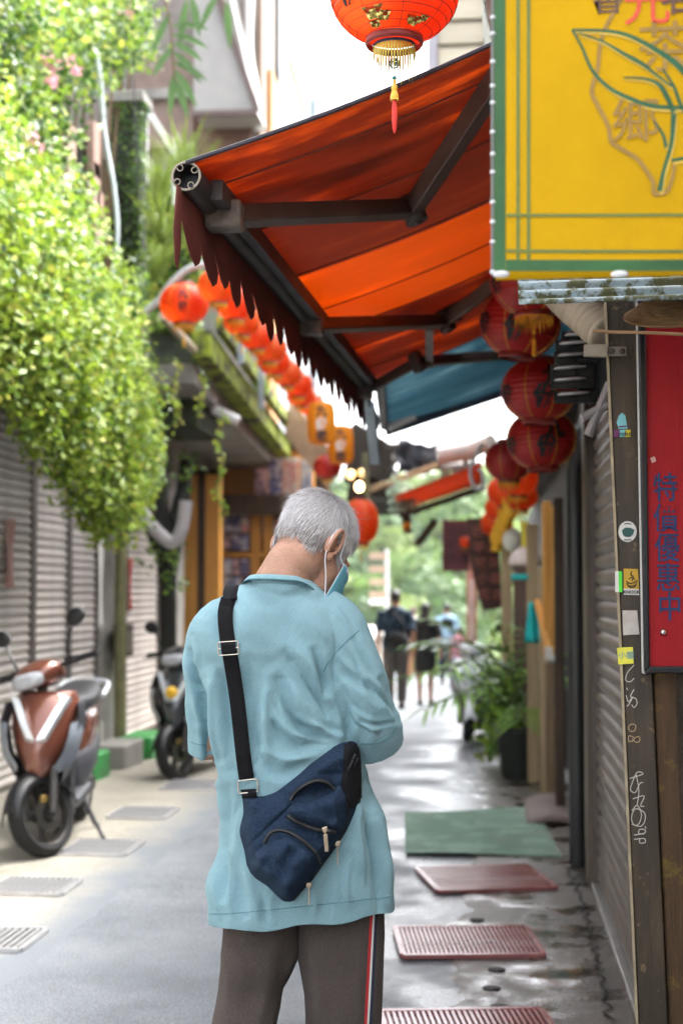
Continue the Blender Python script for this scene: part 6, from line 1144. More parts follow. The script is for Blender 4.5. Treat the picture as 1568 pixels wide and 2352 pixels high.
# ---- hair strands
nrm = np.empty(nf * 3); me.polygons.foreach_get('normal', nrm); nrm = nrm.reshape(-1, 3); ar_ = np.empty(nf); me.polygons.foreach_get('area', ar_)
idx = np.where(hm & (np.arange(nf) < nb))[0]; NS = 34000; pick = rng.choice(idx, NS, p=ar_[idx] / ar_[idx].sum())
P = fc[pick] + rng.normal(size=(NS, 3)) * .0022; Nn = nrm[pick]; wh = np.array(hp3(.012, -.035, .122)); flow = P - wh; flow /= np.linalg.norm(flow, axis=1)[:, None]
hcd = hcoord(P); flow += .35 * np.array(-HU) + .25 * np.array([-.5, 0, -.4]) + .30 * np.array([-.75, 0, -.6]) + .13 * rng.normal(size=(NS, 3)) + .07 * np.sin(P[:, [0]] * 90 + P[:, [2]] * 70) * np.array([1, 0, .3])
flow -= Nn * (flow * Nn).sum(1)[:, None]; flow /= np.linalg.norm(flow, axis=1)[:, None] + 1e-9
ln = np.where(hcd[:, 2] > .06, .03, .021) * (.6 + .7 * rng.random(NS)); low = np.clip((.02 - hcd[:, 2]) / .07, 0, 1); ln *= 1 - .5 * low; lift = (.26 + .14 * rng.random(NS)) * (1 - .3 * low)
wild = rng.random(NS) < .02; lift[wild] += .5
seg = 4; vs = np.zeros((NS, seg, 2, 3)); side = np.cross(flow, Nn) + .5 * Nn * rng.normal(size=(NS, 1)); side /= np.linalg.norm(side, axis=1)[:, None]
for s in range(seg):
    t = s / (seg - 1); pos = P + flow * (ln * t)[:, None] + Nn * ((lift * ln) * (t - .55 * t * t) + .0012)[:, None]; wdt = .00031 * (1 - .8 * t)
    vs[:, s, 0] = pos - side * wdt; vs[:, s, 1] = pos + side * wdt
F = []; q = np.arange(NS)[:, None] * seg * 2
fa = np.concatenate([(q + np.array([2*s, 2*s+1, 2*s+3, 2*s+2])) for s in range(seg - 1)], 1).reshape(-1, 4)
hme = bpy.data.meshes.new('hair'); hme.vertices.add(NS * seg * 2); hme.vertices.foreach_set('co', vs.ravel()); nfa = len(fa); hme.loops.add(nfa * 4); hme.polygons.add(nfa); hme.loops.foreach_set('vertex_index', fa.astype(np.int32).ravel()); hme.polygons.foreach_set('loop_start', np.arange(nfa, dtype=np.int32) * 4)
for nm, cl in (('hair_white', (.86, .85, .86)), ('hair_silver', (.6, .57, .56)), ('hair_dark', (.13, .09, .075))): hme.materials.append(pm(nm, cl, .38, var=.1, bump=0, spec=.6))
pd_ = .13 + .38 * low; u_ = rng.random(NS); hi = np.where(u_ < pd_, 2, np.where(u_ < pd_ + .25, 1, 0)); hme.polygons.foreach_set('material_index', np.repeat(hi, seg - 1).astype(np.int32)); hme.update(calc_edges=True); meshobj('hair', hme, man)
m = MB()
for i in range(90):
    a = rng.uniform(-1, 1); b0 = hp3(.06 * a, rng.uniform(-.02, .05), .112 - .05 * a * a); d = Vector((rng.normal() * .8, rng.normal() * .4, .9)).normalized(); l = rng.uniform(.015, .045); m.tube([b0, b0 + d * l * .5, b0 + d * l * .85 + Vector((rng.normal() * .012, 0, -.004)), b0 + d * l + Vector((rng.normal() * .02, 0, -.01))], [.0004, .00035, .0003, .0001], 3, False)
m.build('stray_hair', pm('hair_wisp', (.3, .22, .17), .4, bump=0), man)
for s in (-1, 1): m = MB(); m.ell(hp3(.03 * s, .088, -.018), (.0125, .0125, .0125), None, 12, 8); e = m.build('eye', pm('eye_white', (.75, .72, .7), .2), man); MB().ell(hp3(.03 * s, .0985, -.019), (.006, .004, .006), HM, 10, 6).build('iris', pm('iris', (.03, .018, .01), .2), e)
# ---- face mask
MASK = pm('mask_blue', (.17, .47, .58), .75, var=.1, vs=30, trans=.15); MW = pm('mask_white', (.78, .8, .84), .8)
def mk(a, b, off=0):
    az = R(84) * a; u = -.134 + .106 * b; k = math.sin(b * math.pi); pl = .0025 * math.sin(b * 2 * math.pi * 3.5) * (1 - abs(a) ** 4)
    return hp3((.0745 - .006 * (1 - b)) * math.sin(az), .018 + (.098 + .016 * k * (1 - a * a) + off + pl) * math.cos(az) + .02 * abs(a) ** 3, u + .010 * (1 - abs(a)) * (1 if b > .5 else -.6) * abs(2 * b - 1))
mo = thing('x', 'x', 'x'); bpy.data.objects.remove(mo)
m = MB(); m.grid(lambda u, v: mk(2 * u - 1, v, .004), 34, 24); mask = m.build('face_mask', MASK, man, thick=.0016)
m = MB()
for s in (-1, 1): m.grid(lambda u, v: mk(s * (.86 + .15 * u), v, .0062 + .0 * u), 4, 16)
m.grid(lambda u, v: mk(2 * u - 1, .93 + .08 * v, .0065), 34, 3); m.build('edge_binding', MW, mask, thick=.001)
m = MB()
for s in (-1, 1):
    m = MB(); up_, lo_ = mk(s * .97, .97, .005), mk(s * .97, .04, .005); E_ = lambda f, u, o=.0: hp3(s * (.079 + o), f, u)
    m.tube(smoothpath([up_, E_(.022, -.03, .003), E_(.012, .004, .004), E_(.0, .022, .002), E_(-.018, .022, .006), E_(-.034, .0, .010), E_(-.036, -.025, .011), E_(-.02, -.06, .003), E_(.015, -.09, -.004), lo_], 5), .0013, 6); m.build('ear_loop', MW, mask)
# ---- T-shirt
def fabric(name, col, bumps=.25, scale=420, var=.07, col2=None, twill=None, sheen=0, wrinkle=0):
    m_ = pm(name, col, .85, var=var, vs=7, bump=0, sheen=sheen, spec=.2, col2=col2, c2s=230, c2at=(.38, .66)); nt = m_.node_tree; L = nt.links; tc = _n(nt, 'ShaderNodeTexCoord'); mp = _n(nt, 'ShaderNodeMapping'); mp.inputs['Rotation'].default_value = (0, R(14 if not twill else twill), 0); L.new(tc.outputs['Object'], mp.inputs[0])
    wv = _n(nt, 'ShaderNodeTexWave', Scale=scale / 6.28, Distortion=1.2, Detail=1.0); wv.inputs['Detail Scale'].default_value = 3; wv.bands_direction = 'X'; L.new(mp.outputs[0], wv.inputs[0]); n = _n(nt, 'ShaderNodeTexNoise', Scale=scale * 1.4, Detail=2.0); L.new(tc.outputs['Object'], n.inputs['Vector'])
    ad = _n(nt, 'ShaderNodeMath', operation='ADD'); L.new(wv.outputs['Fac'], ad.inputs[0]); L.new(n.outputs[0], ad.inputs[1]); bp = _n(nt, 'ShaderNodeBump', Strength=bumps, Distance=.0015); L.new(ad.outputs[0], bp.inputs['Height']); L.new(bp.outputs[0], nt.nodes['Principled BSDF'].inputs['Normal'])
    if wrinkle:
        mp2 = _n(nt, 'ShaderNodeMapping'); mp2.inputs['Scale'].default_value = (1.6, 1, .7); mp2.inputs['Rotation'].default_value = (0, R(25), 0); L.new(tc.outputs['Object'], mp2.inputs[0]); n2 = _n(nt, 'ShaderNodeTexNoise', Scale=24.0, Detail=5.0, Roughness=.62, Distortion=.9); L.new(mp2.outputs[0], n2.inputs['Vector'])
        b2 = _n(nt, 'ShaderNodeBump', Strength=wrinkle, Distance=.012); L.new(n2.outputs[0], b2.inputs['Height']); L.new(b2.outputs[0], bp.inputs['Normal'])
    return m_
SHIRT = fabric('aqua_knit', (.25, .43, .485), .7, 700, .07, (.29, .47, .525), None, .05, .16)
rows = ((2310, 506, 963, .13), (2262, 508, 962, .13), (2215, 509, 961, .13), (2164, 513, 957, .13), (2082, 530, 950, .13), (1995, 541, 940, .13), (1936, 537, 912, .13), (1889, 530, 894, .13), (1830, 514, 880, .13), (1735, 498, 864, .13), (1650, 484, 850, .13), (1590, 470, 848, .128), (1540, 464, 846, .124), (1510, 471, 838, .118), (1486, 490, 824, .11), (1465, 522, 808, .1), (1447, 552, 792, .09), (1430, 584, 774, .08), (1416, 606, 755, .07))
rings = []
for py, l, r_, ry in rows:
    a, b = mn(l, py, .13), mn(r_, py, .13); cc = (a + b) / 2; cc.y = .13 - (.012 if py < 1600 else 0); rings.append(rse(cc, (b.x - a.x) / 2, ry, 48, 2.35))
m = MB(); m.loft(rings)
m.tube(smoothpath([mn(770, 1488, .11), mn(822, 1545, .105), mn(850, 1620, .095), mn(874, 1690, .09), mn(897, 1765, .11), mn(908, 1815, .14)], 3), [.06, .066, .072, .074, .073, .073, .072, .072, .072, .073, .074, .075, .076, .076, .075, .074], 28)
m.tube(smoothpath([mn(560, 1500, .13), mn(513, 1545, .135), mn(500, 1620, .15), mn(500, 1700, .17), mn(502, 1780, .19), mn(504, 1836, .205)], 3), [.045, .048, .05, .051, .051, .05, .049, .048, .047, .046, .045, .045, .044, .044, .043, .043], 28)
sme = remeshed(m, .0042, 7, .5)
FOLDS = [([(768, 1589), (786, 1654), (797, 1691)], 9, -9), ([(700, 1600), (748, 1672), (792, 1735), (815, 1775)], 15, -9), ([(684, 1665), (708, 1740), (752, 1788), (806, 1798)], 16, -11), ([(668, 1775), (716, 1818), (785, 1822)], 14, -8), ([(722, 1635), (770, 1712), (818, 1768)], 11, 5), ([(730, 1752), (786, 1786), (830, 1800)], 9, 6), ([(640, 1858), (682, 1888), (735, 1878)], 14, -6), ([(650, 1830), (700, 1855), (760, 1845)], 10, 4),
    ([(478, 1630), (503, 1760), (512, 1850), (524, 1900)], 9, -12), ([(519, 1640), (526, 1720), (533, 1830)], 13, 7), ([(505, 1660), (512, 1740), (520, 1850)], 8, -4), ([(546, 1650), (556, 1740), (570, 1880)], 12, -7), ([(604, 1610), (616, 1730), (628, 1850)], 14, -6), ([(655, 1650), (648, 1760), (650, 1850)], 14, 5), ([(690, 1480), (698, 1560), (690, 1650)], 45, -6), ([(760, 1500), (800, 1560), (815, 1620)], 26, 5), ([(600, 1480), (580, 1560), (575, 1640)], 30, 4),
    ([(534, 1900), (538, 1990), (545, 2050)], 12, 5), ([(556, 1930), (553, 2010), (545, 2090), (541, 2190)], 13, -9), ([(520, 2090), (518, 2170), (520, 2250)], 12, 6), ([(566, 2105), (578, 2160), (590, 2230)], 16, -6), ([(600, 2140), (618, 2200), (625, 2250)], 15, 4), ([(887, 1910), (906, 2010), (922, 2150), (928, 2230)], 13, -9), ([(912, 1985), (936, 2080), (945, 2200)], 13, 6), ([(866, 1960), (872, 2060), (870, 2180)], 18, 4), ([(814, 2090), (796, 2180), (792, 2240)], 18, -4), ([(740, 2130), (735, 2200)], 22, 3), ([(690, 2150), (684, 2230)], 18, -3),
    ([(845, 1640), (885, 1672), (925, 1715)], 10, -7), ([(900, 1670), (935, 1700), (958, 1735)], 8, -8), ([(930, 1660), (955, 1705), (970, 1760)], 8, -7), ([(830, 1600), (868, 1650), (900, 1690)], 9, 4), ([(835, 1700), (850, 1760), (848, 1800)], 11, -6), ([(880, 1735), (905, 1770), (915, 1810)], 12, 5), ([(860, 1560), (895, 1620), (925, 1672)], 9, -4), ([(812, 1460), (850, 1500), (870, 1540)], 10, -3), ([(470, 1660), (490, 1690), (500, 1740)], 8, -4), ([(462, 1590), (470, 1630), (482, 1680)], 7, -6), ([(466, 1730), (480, 1760), (496, 1770)], 8, -3),
    ([(610, 1440), (640, 1470), (670, 1480)], 12, -3), ([(540, 1440), (530, 1500), (540, 1560)], 10, -3), ([(720, 1440), (760, 1462), (800, 1470)], 14, -2.5), ([(575, 1880), (590, 1930), (580, 1990)], 14, -5), ([(845, 1850), (868, 1900), (880, 1960)], 10, -6)]
FOLDS += [([(742, 1655), (775, 1700), (800, 1748)], 5, -4), ([(762, 1640), (788, 1690), (806, 1725)], 4.5, 3), ([(700, 1740), (740, 1772), (790, 1788)], 5, -3.5), ([(720, 1792), (760, 1806), (810, 1812)], 5, 4), ([(680, 1700), (690, 1735), (715, 1765)], 6, 3), ([(655, 1700), (662, 1760), (690, 1800)], 7, -3), ([(860, 1600), (880, 1650), (912, 1690)], 5, -3), ([(880, 1760), (920, 1770), (955, 1765)], 5, -3.5), ([(850, 1735), (880, 1765), (925, 1785)], 5.5, 3.5), ([(840, 1680), (862, 1720), (895, 1745)], 6, -3.5), ([(940, 1690), (958, 1720), (962, 1760)], 4.5, 3.5), ([(528, 1680), (532, 1760), (540, 1860)], 5, -3), ([(500, 1690), (508, 1740), (514, 1800)], 4.5, 3), ([(585, 1700), (590, 1780), (600, 1850)], 6, 2.5), ([(570, 1960), (560, 2020), (556, 2080)], 6, 4), ([(545, 2120), (548, 2180), (556, 2240)], 5.5, -4), ([(528, 2130), (530, 2190), (536, 2245)], 5, 3), ([(640, 2190), (650, 2245)], 8, -3), ([(895, 1960), (915, 2040), (925, 2100)], 5.5, 4), ([(880, 2000), (892, 2080), (898, 2170)], 6, -3.5), ([(905, 2080), (915, 2150), (920, 2220)], 5.5, 3), ([(850, 2100), (846, 2160), (850, 2215)], 7, 2.5), ([(770, 2190), (766, 2240)], 8, 2.5), ([(560, 1480), (575, 1520), (580, 1580)], 7, -2.5), ([(640, 1440), (690, 1452), (740, 1446)], 6, -2), ([(470, 1560), (480, 1600), (490, 1650)], 5, 3), ([(820, 1480), (848, 1520), (866, 1552)], 6, 2.5)]
def applyfolds(me, folds, scale=1.0):
    c = coords(me); n = normals(me); px = proj(c); disp = np.zeros(len(c))
    for pts, wd, amp in folds:
        pa = np.array([(p.x, p.y) for p in smoothpath([Vector((x, y, 0)) for x, y in pts], 5)]); best = np.full(len(c), 1e9); par = np.zeros(len(c)); nseg = len(pa) - 1
        for i in range(nseg):
            a, b = pa[i], pa[i + 1]; ab = b - a; t = np.clip(((px - a) @ ab) / (ab @ ab + 1e-9), 0, 1); d = np.linalg.norm(px - (a + t[:, None] * ab), axis=1); k = d < best; best[k] = d[k]; par[k] = (i + t[k]) / nseg
        env = np.sin(np.clip(par, 0, 1) * math.pi * .9 + .15) ** .6; x = best / wd
        disp += amp * .001 * env * (np.exp(-x * x) - .35 * np.exp(-(x - 1.9) ** 2))
    face = np.clip((.45 - n[:, 1]) / .6, 0, 1); c += n * (disp * face * scale)[:, None]
    return c
c = applyfolds(sme, FOLDS, 1.75)
# gentle all-over cloth waviness
n_ = normals(sme); c += n_ * (.0016 * np.sin(c[:, [0]] * 55 + c[:, [2]] * 24 + 1) * np.sin(c[:, [2]] * 31 - c[:, [0]] * 12) + .001 * np.sin(c[:, [2]] * 70 + c[:, [0]] * 40))
setco(sme, c)
# cut the hem cleanly along the line it has in the photo, a little lower at the front
bm = bmesh.new(); bm.from_mesh(sme); h0, h1 = mn(506, 2256, .13), mn(960, 2213, .13); hn = (h1 - h0).cross(Vector((0, 1, -.03))).normalized()
if hn.z > 0: hn = -hn
bmesh.ops.bisect_plane(bm, geom=bm.verts[:] + bm.edges[:] + bm.faces[:], plane_co=h0, plane_no=hn, clear_outer=True)
for v in bm.verts:
    q = min(1, max(0, (.10 - abs((v.co - h0).dot(hn))) / .10)); v.co.z += q * .004 * math.sin(v.co.x * 38 + v.co.y * 20)
bm.to_mesh(sme); bm.free()
sme.materials.clear(); sme.materials.append(SHIRT); sme.polygons.foreach_set('use_smooth', [True] * len(sme.polygons)); shirt = meshobj('shirt', sme, man); md = shirt.modifiers.new('s', 'SOLIDIFY'); md.thickness = .0018; md.offset = -1
bvh = BVHTree.FromPolygons([tuple(v.co) for v in sme.vertices], [tuple(p.vertices) for p in sme.polygons])
camL = Vector(((CAM - M0).dot(_xr), (CAM - M0).dot(_d), CAM.z))
def onshirt(px, py, lift=.003):
    tgt = mn(px, py, .05); d = (tgt - camL).normalized(); h = bvh.ray_cast(camL, d)
    return (h[0] - d * lift, h[1]) if h[0] is not None else (tgt, Vector((0, -1, 0)))
def seam(name, pts, r_, mat, n=8, parent=None, lift=.0004):
    P = [onshirt(p.x, p.y, lift)[0] for p in smoothpath([Vector((x, y, 0)) for x, y in pts], n)]; m = MB(); m.tube(P, r_, 5); return m.build(name, mat, parent or shirt)
SEAM = fabric('aqua_seam', (.13, .28, .33), .2, 1500)
seam('hem_stitching', [(510, 2232), (560, 2231), (640, 2224), (730, 2215), (820, 2205), (900, 2196), (956, 2189)], .0011, SEAM)
seam('armhole_seam', [(876, 1540), (850, 1562), (822, 1590), (800, 1618), (790, 1640)], .0013, SEAM); seam('cuff_seam', [(968, 1772), (945, 1800), (915, 1815), (880, 1816)], .0012, SEAM); seam('cuff_seam', [(466, 1812), (484, 1818), (508, 1820)], .0011, SEAM)
# collar band
m = MB(); rr = []
CP = [mn(600, 1416, .1), mn(612, 1405, .06), mn(640, 1402, .03), mn(690, 1404, .02), mn(730, 1409, .035), mn(759, 1428, .07), mn(776, 1449, .12), mn(770, 1470, .17), mn(700, 1480, .2), mn(630, 1450, .18), mn(602, 1428, .14)]
CPs = smoothpath(CP + [CP[0]], 5); cc = sum(CP, Vector()) / len(CP); m.loft([[p + (p - cc).normalized() * .009 + Vector((0, 0, -.013)) for p in CPs[:-1]], [p + (p - cc).normalized() * .0065 + Vector((0, 0, -.006)) for p in CPs[:-1]], [p + (p - cc).normalized() * .001 + Vector((0, 0, .000)) for p in CPs[:-1]], [p - (p - cc).normalized() * .004 + Vector((0, 0, -.002)) for p in CPs[:-1]], [p - (p - cc).normalized() * .004 + Vector((0, 0, -.02)) for p in CPs[:-1]]], False)
m.build('collar', SHIRT, shirt); m = MB(); m.tube([p + (p - cc).normalized() * .0105 + Vector((0, 0, -.0135)) for p in CPs], .0013, 5); m.build('collar_seam', SEAM, shirt)
# ---- trousers
TRO = fabric('grey_jersey', (.082, .065, .058), .7, 700, .12, (.115, .092, .082), None, .03, .4)
m = MB()
def legring(row, off=0, n=44):
    c_, hw = legc(row); return rse(c_, hw + off, max(.06, hw * 1.0) + off, n, 2.15)
def dense(rows_, k=4):
    out = []; 
    for i in range(len(rows_) - 1):
        for j in range(k): t = j / k; out.append(tuple(a + (b - a) * t for a, b in zip(rows_[i], rows_[i + 1])))
    return out + [rows_[-1]]
rings = [[legring(q) for q in dense(Lg)] for Lg in (LEGL, LEGR)]
for rg in rings: m.loft(rg)
m.loft([rse(mn(738, py, .14), rx, .095, 44) for py, rx in ((2130, .135), (2080, .14), (1990, .13))])
tme = m.mesh('trousers', TRO); c = applyfolds(tme, [([(560, 2290), (600, 2330), (650, 2345)], 14, -4), ([(715, 2280), (690, 2360), (680, 2440)], 12, -5), ([(560, 2400), (555, 2480)], 18, 4), ([(620, 2380), (610, 2470)], 20, -3), ([(745, 2280), (800, 2300), (870, 2290)], 12, -3), ([(770, 2340), (775, 2440), (780, 2500)], 18, 4), ([(830, 2360), (840, 2470)], 22, -3), ([(735, 2280), (742, 2340), (752, 2400)], 8, -3), ([(570, 2270), (600, 2290), (640, 2300), (690, 2290)], 7, -3.5), ([(600, 2310), (640, 2330), (700, 2320)], 7, 3), ([(690, 2300), (670, 2350), (662, 2400)], 7, -3), ([(545, 2330), (560, 2380), (562, 2440)], 8, 3), ([(650, 2400), (640, 2460), (630, 2500)], 9, 3), ([(745, 2300), (780, 2330), (840, 2335)], 8, -3), ([(760, 2280), (820, 2270), (890, 2275)], 8, 2.5), ([(800, 2380), (806, 2440), (800, 2500)], 10, -3), ([(870, 2330), (876, 2420), (870, 2500)], 10, 3)], 1.6); setco(tme, c); tro = meshobj('trousers', tme, man)
tb = BVHTree.FromPolygons([tuple(v.co) for v in tme.vertices], [tuple(p.vertices) for p in tme.polygons])
def ontro(px, py, lift):
    d = (mn(px, py, .1) - camL).normalized(); h = tb.ray_cast(camL, d); return h[0] - d * lift if h[0] is not None else mn(px, py, .1)
for (o0, o1, mt) in ((-17, -10, pm('stripe_red', (.55, .03, .035), .8)), (-10, -5, pm('stripe_white', (.75, .73, .72), .8)), (-5, 2, pm('stripe_navy', (.02, .03, .06), .8))):
    vs = []
    for i in range(40):
        t = i / 39; py = 2190 + 600 * t; x = 922 - 16 * min(1, t * 600 / 310) - max(0, t * 600 - 310) * .05; vs += [ontro(x + o0, py, .0012), ontro(x + o1, py, .0012)]
    MB().add(vs, [(2*i, 2*i+1, 2*i+3, 2*i+2) for i in range(39)]).build('side_stripe', mt, tro)
m = MB()
for Lg in (LEGL, LEGR):
    e_ = legc(Lg[-1])[0]; m.loft([rse(Vector((e_.x, e_.y + .05, z)), rx, ry, 24) for z, rx, ry in ((.002, .05, .14), (.03, .053, .145), (.06, .05, .125), (.1, .042, .075))])
m.build('shoes', pm('shoe', (.05, .05, .055), .6), man)

# ================================================================== SLING BAG
bag = thing('sling_bag', 'navy denim sling bag with open pockets on the back of the man', 'bag', M0, MROT)
def cx(a, b): return (480 + a * .3316, 1750 + b * .3316)
def denim(name, col, col2):
    m_ = fabric(name, col, .5, 900, .18, col2, 0, 0, .5); return m_
DEN = denim('navy_denim', (.011, .024, .05), (.024, .046, .085)); DEND = denim('navy_denim_dark', (.006, .01, .018), (.01, .015, .026)); WEB = fabric('black_webbing', (.009, .009, .0105), .5, 900, .15, None, 90); ZIP = pm('zip_tape', (.006, .006, .0065), .6, bump=.4, bs=600); BRASS = pm('zip_metal', (.62, .5, .36), .28, 1, var=.1)
OUT = [cx(*p) for p in ((335, 585), (400, 578), (470, 588), (530, 575), (590, 550), (670, 490), (760, 420), (830, 355), (900, 300), (980, 240), (1050, 200), (1130, 180), (1175, 195), (1195, 250), (1205, 330), (1215, 430), (1212, 520), (1210, 600), (1185, 690), (1150, 760), (1080, 880), (1000, 1000), (930, 1090), (850, 1200), (770, 1290), (710, 1355), (660, 1362), (620, 1345), (520, 1250), (390, 1150), (350, 980), (318, 860), (328, 780), (345, 700))]
def dist_poly(pts, poly):
    P = np.array(poly); Q = np.roll(P, -1, 0); best = np.full(len(pts), 1e9)
    for a, b in zip(P, Q): ab = b - a; t = np.clip(((pts - a) @ ab) / (ab @ ab), 0, 1); best = np.minimum(best, np.linalg.norm(pts - (a + t[:, None] * ab), axis=1))
    return best
def puff(poly, step, fn, name, mat, parent, base, extra=None):
    """inflated cloth panel: plan outline in photo px, height over the shirt from fn(distance to edge, x, y)"""
    poly = [(p.x, p.y) for p in smoothpath([Vector((x, y, 0)) for x, y in poly + [poly[0]]], 3)[:-1]]; xs = [p[0] for p in poly]; ys_ = [p[1] for p in poly]; pts = [Vector(p) for p in poly]; nb_ = len(pts)
    gx = np.arange(min(xs), max(xs), step); gy = np.arange(min(ys_), max(ys_), step)
    G = np.array([(x + (step / 2 if j % 2 else 0), y) for j, y in enumerate(gy) for x in gx]); ins = np.array([inpoly(x, y, poly) for x, y in G]); G = G[ins]; G = G[dist_poly(G, poly) > step * .5]
    vv, ee, ff = delaunay_2d_cdt(pts + [Vector(g) for g in G], [], [list(range(nb_))], 1, 1e-4)[:3]
    A = np.array([(v.x, v.y) for v in vv]); D = dist_poly(A, poly); hgt = fn(D, A[:, 0], A[:, 1]); V = []
    for (x, y), h in zip(A, hgt): V.append(base(x, y, h))
    me_ = MB().add(V, [tuple(f) for f in ff]).mesh(name, mat, True, 70); return meshobj(name, me_, parent)
# rest the bag on a smoothed version of the back (no shirt folds telegraphing through)
_b0 = [(x, y, onshirt(x, y, 0)[0].y) for x in range(570, 900, 22) for y in range(1790, 2220, 26)]; _bx = np.array(_b0); _A = np.stack([np.ones(len(_bx)), _bx[:, 0], _bx[:, 1], _bx[:, 0] ** 2, _bx[:, 1] ** 2, _bx[:, 0] * _bx[:, 1]], 1); _k, *_ = np.linalg.lstsq(_A, np.minimum(_bx[:, 2], .2), rcond=None)
def bagbase(x, y, h): yy = _k @ np.array([1, x, y, x*x, y*y, x*y]) - .004; return mn(x, y, yy - h)
sm = lambda x: np.clip(x, 0, 1) ** 2 * (3 - 2 * np.clip(x, 0, 1))
def gauss(x, y, a, b, wd):
    a = np.array(a); b = np.array(b); ab = b - a; p = np.stack([x, y], 1); t = np.clip(((p - a) @ ab) / (ab @ ab), 0, 1); d = np.linalg.norm(p - (a + t[:, None] * ab), axis=1); return np.exp(-(d / wd) ** 2)
def hbody(D, x, y):
    t = np.clip((y - 1945) / 120, 0, 1); h = (.030 + .028 * t) * np.sqrt(sm(D / 34)); wr = .003 * gauss(x, y, cx(480, 600), cx(560, 700), 5) * -1 + .004 * gauss(x, y, cx(440, 620), cx(380, 800), 8) + .004 * gauss(x, y, cx(850, 400), cx(1080, 300), 9) - .004 * gauss(x, y, cx(900, 420), cx(1080, 420), 7)
    sm_ = -.006 * gauss(x, y, cx(700, 650), cx(355, 980), 3) - .004 * gauss(x, y, cx(620, 540), cx(700, 650), 3) - .010 * gauss(x, y, cx(720, 610), cx(940, 540), 14) - .012 * gauss(x, y, cx(880, 540), cx(980, 540), 12) + .004 * gauss(x, y, cx(760, 700), cx(1050, 620), 14) + .0025 * np.sin(x * .09 + y * .05) * np.sin(y * .08 - x * .03)
    sm_ += .0009 * np.sin(x * .5 - y * .42) * gauss(x, y, cx(680, 700), cx(400, 960), 9)
    return h + wr + sm_ * sm(D / 14)
body = puff(OUT, 4.2, hbody, 'body', DEN, bag, bagbase)
m = MB(); N_ = len(OUT); sp = smoothpath([Vector((x, y, 0)) for x, y in OUT + [OUT[0]]], 3); m.loft([[bagbase(p.x, p.y, 0) for p in sp[:-1]], [bagbase(p.x, p.y, -.02) for p in sp[:-1]]], False); m.build('back_panel', DEND, bag)
def on(x, y, lift=.0): D = dist_poly(np.array([[x, y]]), OUT); return bagbase(x, y, float(hbody(D if inpoly(x, y, OUT) else np.array([0.]), np.array([x]), np.array([y]))[0]) + lift)
POC = [cx(*p) for p in ((385, 1075), (430, 1010), (500, 935), (545, 862), (610, 838), (700, 862), (800, 930), (880, 1010), (915, 1085), (880, 1150), (830, 1205), (770, 1275), (710, 1345), (660, 1352), (620, 1335), (520, 1240), (400, 1150))]
def hpoc(D, x, y): D0 = dist_poly(np.stack([x, y], 1), OUT); return hbody(D0, x, y) + .002 + .026 * np.sqrt(sm(D / 30)) + .004 * np.sin(x * .11 + y * .07) * sm(D / 25) - .006 * gauss(x, y, cx(430, 1060), cx(560, 1130), 8) + .005 * gauss(x, y, cx(560, 1000), cx(700, 1080), 12) - .004 * gauss(x, y, cx(600, 900), cx(780, 930), 7)
puff(POC, 4.2, hpoc, 'front_pocket', DEN, bag, bagbase)
FLP = [cx(*p) for p in ((700, 632), (780, 634), (860, 615), (960, 565), (1050, 508), (1090, 560), (1100, 620), (1075, 720), (1065, 850), (1030, 840), (880, 815), (760, 775), (670, 715))]
puff(FLP, 4.2, lambda D, x, y: hbody(dist_poly(np.stack([x, y], 1), OUT), x, y) + .004 + .020 * np.sqrt(sm(D / 22)) + .005 * np.sin(x * .13 - y * .05) * sm(D / 20) - .006 * gauss(x, y, cx(900, 650), cx(1000, 760), 8), 'pocket_flap', DEN, bag, bagbase)
def zipper(pts, wd, lift, nm='zipper'):
    P = smoothpath([Vector((*cx(*p), 0)) for p in pts], 8); m = MB(); vs = []; N = len(P)
    for i, p in enumerate(P):
        t = (P[min(i+1, N-1)] - P[max(i-1, 0)]).normalized(); s = Vector((-t.y, t.x, 0)) * wd / 2
        for q, e in ((-1, 0), (-.3, .002), (.3, .002), (1, 0)): g = p + s * q; vs.append(on(g.x, g.y, lift + e))
    m.add(vs, [(4*i+j, 4*i+j+1, 4*i+j+5, 4*i+j+4) for i in range(N - 1) for j in range(3)]); z = m.build(nm, ZIP, bag, thick=.0012)
    m = MB(); Q = [on(p.x, p.y, lift + .0035) for p in P]; m.tube(Q, .0013, 6); m.build('teeth', pm('zip_teeth', (.03, .03, .033), .35), z); return z
zipper([(495, 935), (540, 862), (610, 836), (700, 862), (800, 928), (880, 1008), (912, 1085)], 9, .018)
zipper([(668, 730), (760, 785), (880, 828), (1028, 850)], 11, .012); zipper([(690, 612), (755, 535), (860, 478), (950, 485), (1015, 535)], 10, .008)
m = MB(); m.tube([on(*cx(*p), .003) for p in ((1120, 190), (1190, 230), (1205, 330), (1210, 600))], .0025, 6); m.tube([on(*cx(*p), .004) for p in ((1100, 640), (1120, 700), (1080, 850), (1000, 985), (925, 1085), (845, 1200), (765, 1285), (710, 1350))], .0028, 8); m.build('piping', ZIP, bag)
puff([cx(*p) for p in ((1085, 205), (1130, 190), (1180, 215), (1200, 330), (1210, 450), (1205, 590), (1150, 680), (1110, 640), (1062, 520), (1080, 380))], 5, lambda D, x, y: hbody(dist_poly(np.stack([x, y], 1), OUT), x, y) + .003 + .006 * np.sqrt(sm(D / 10)), 'side_strap', WEB, bag, bagbase)
for p in ((1130, 350), (1110, 400), (1150, 380)): q = on(*cx(*p), .006); MB().bar(q, q + Vector((.012, 0, .022)), .01, .006).build('strap_clip', BLACKP, bag, bevel=.002)
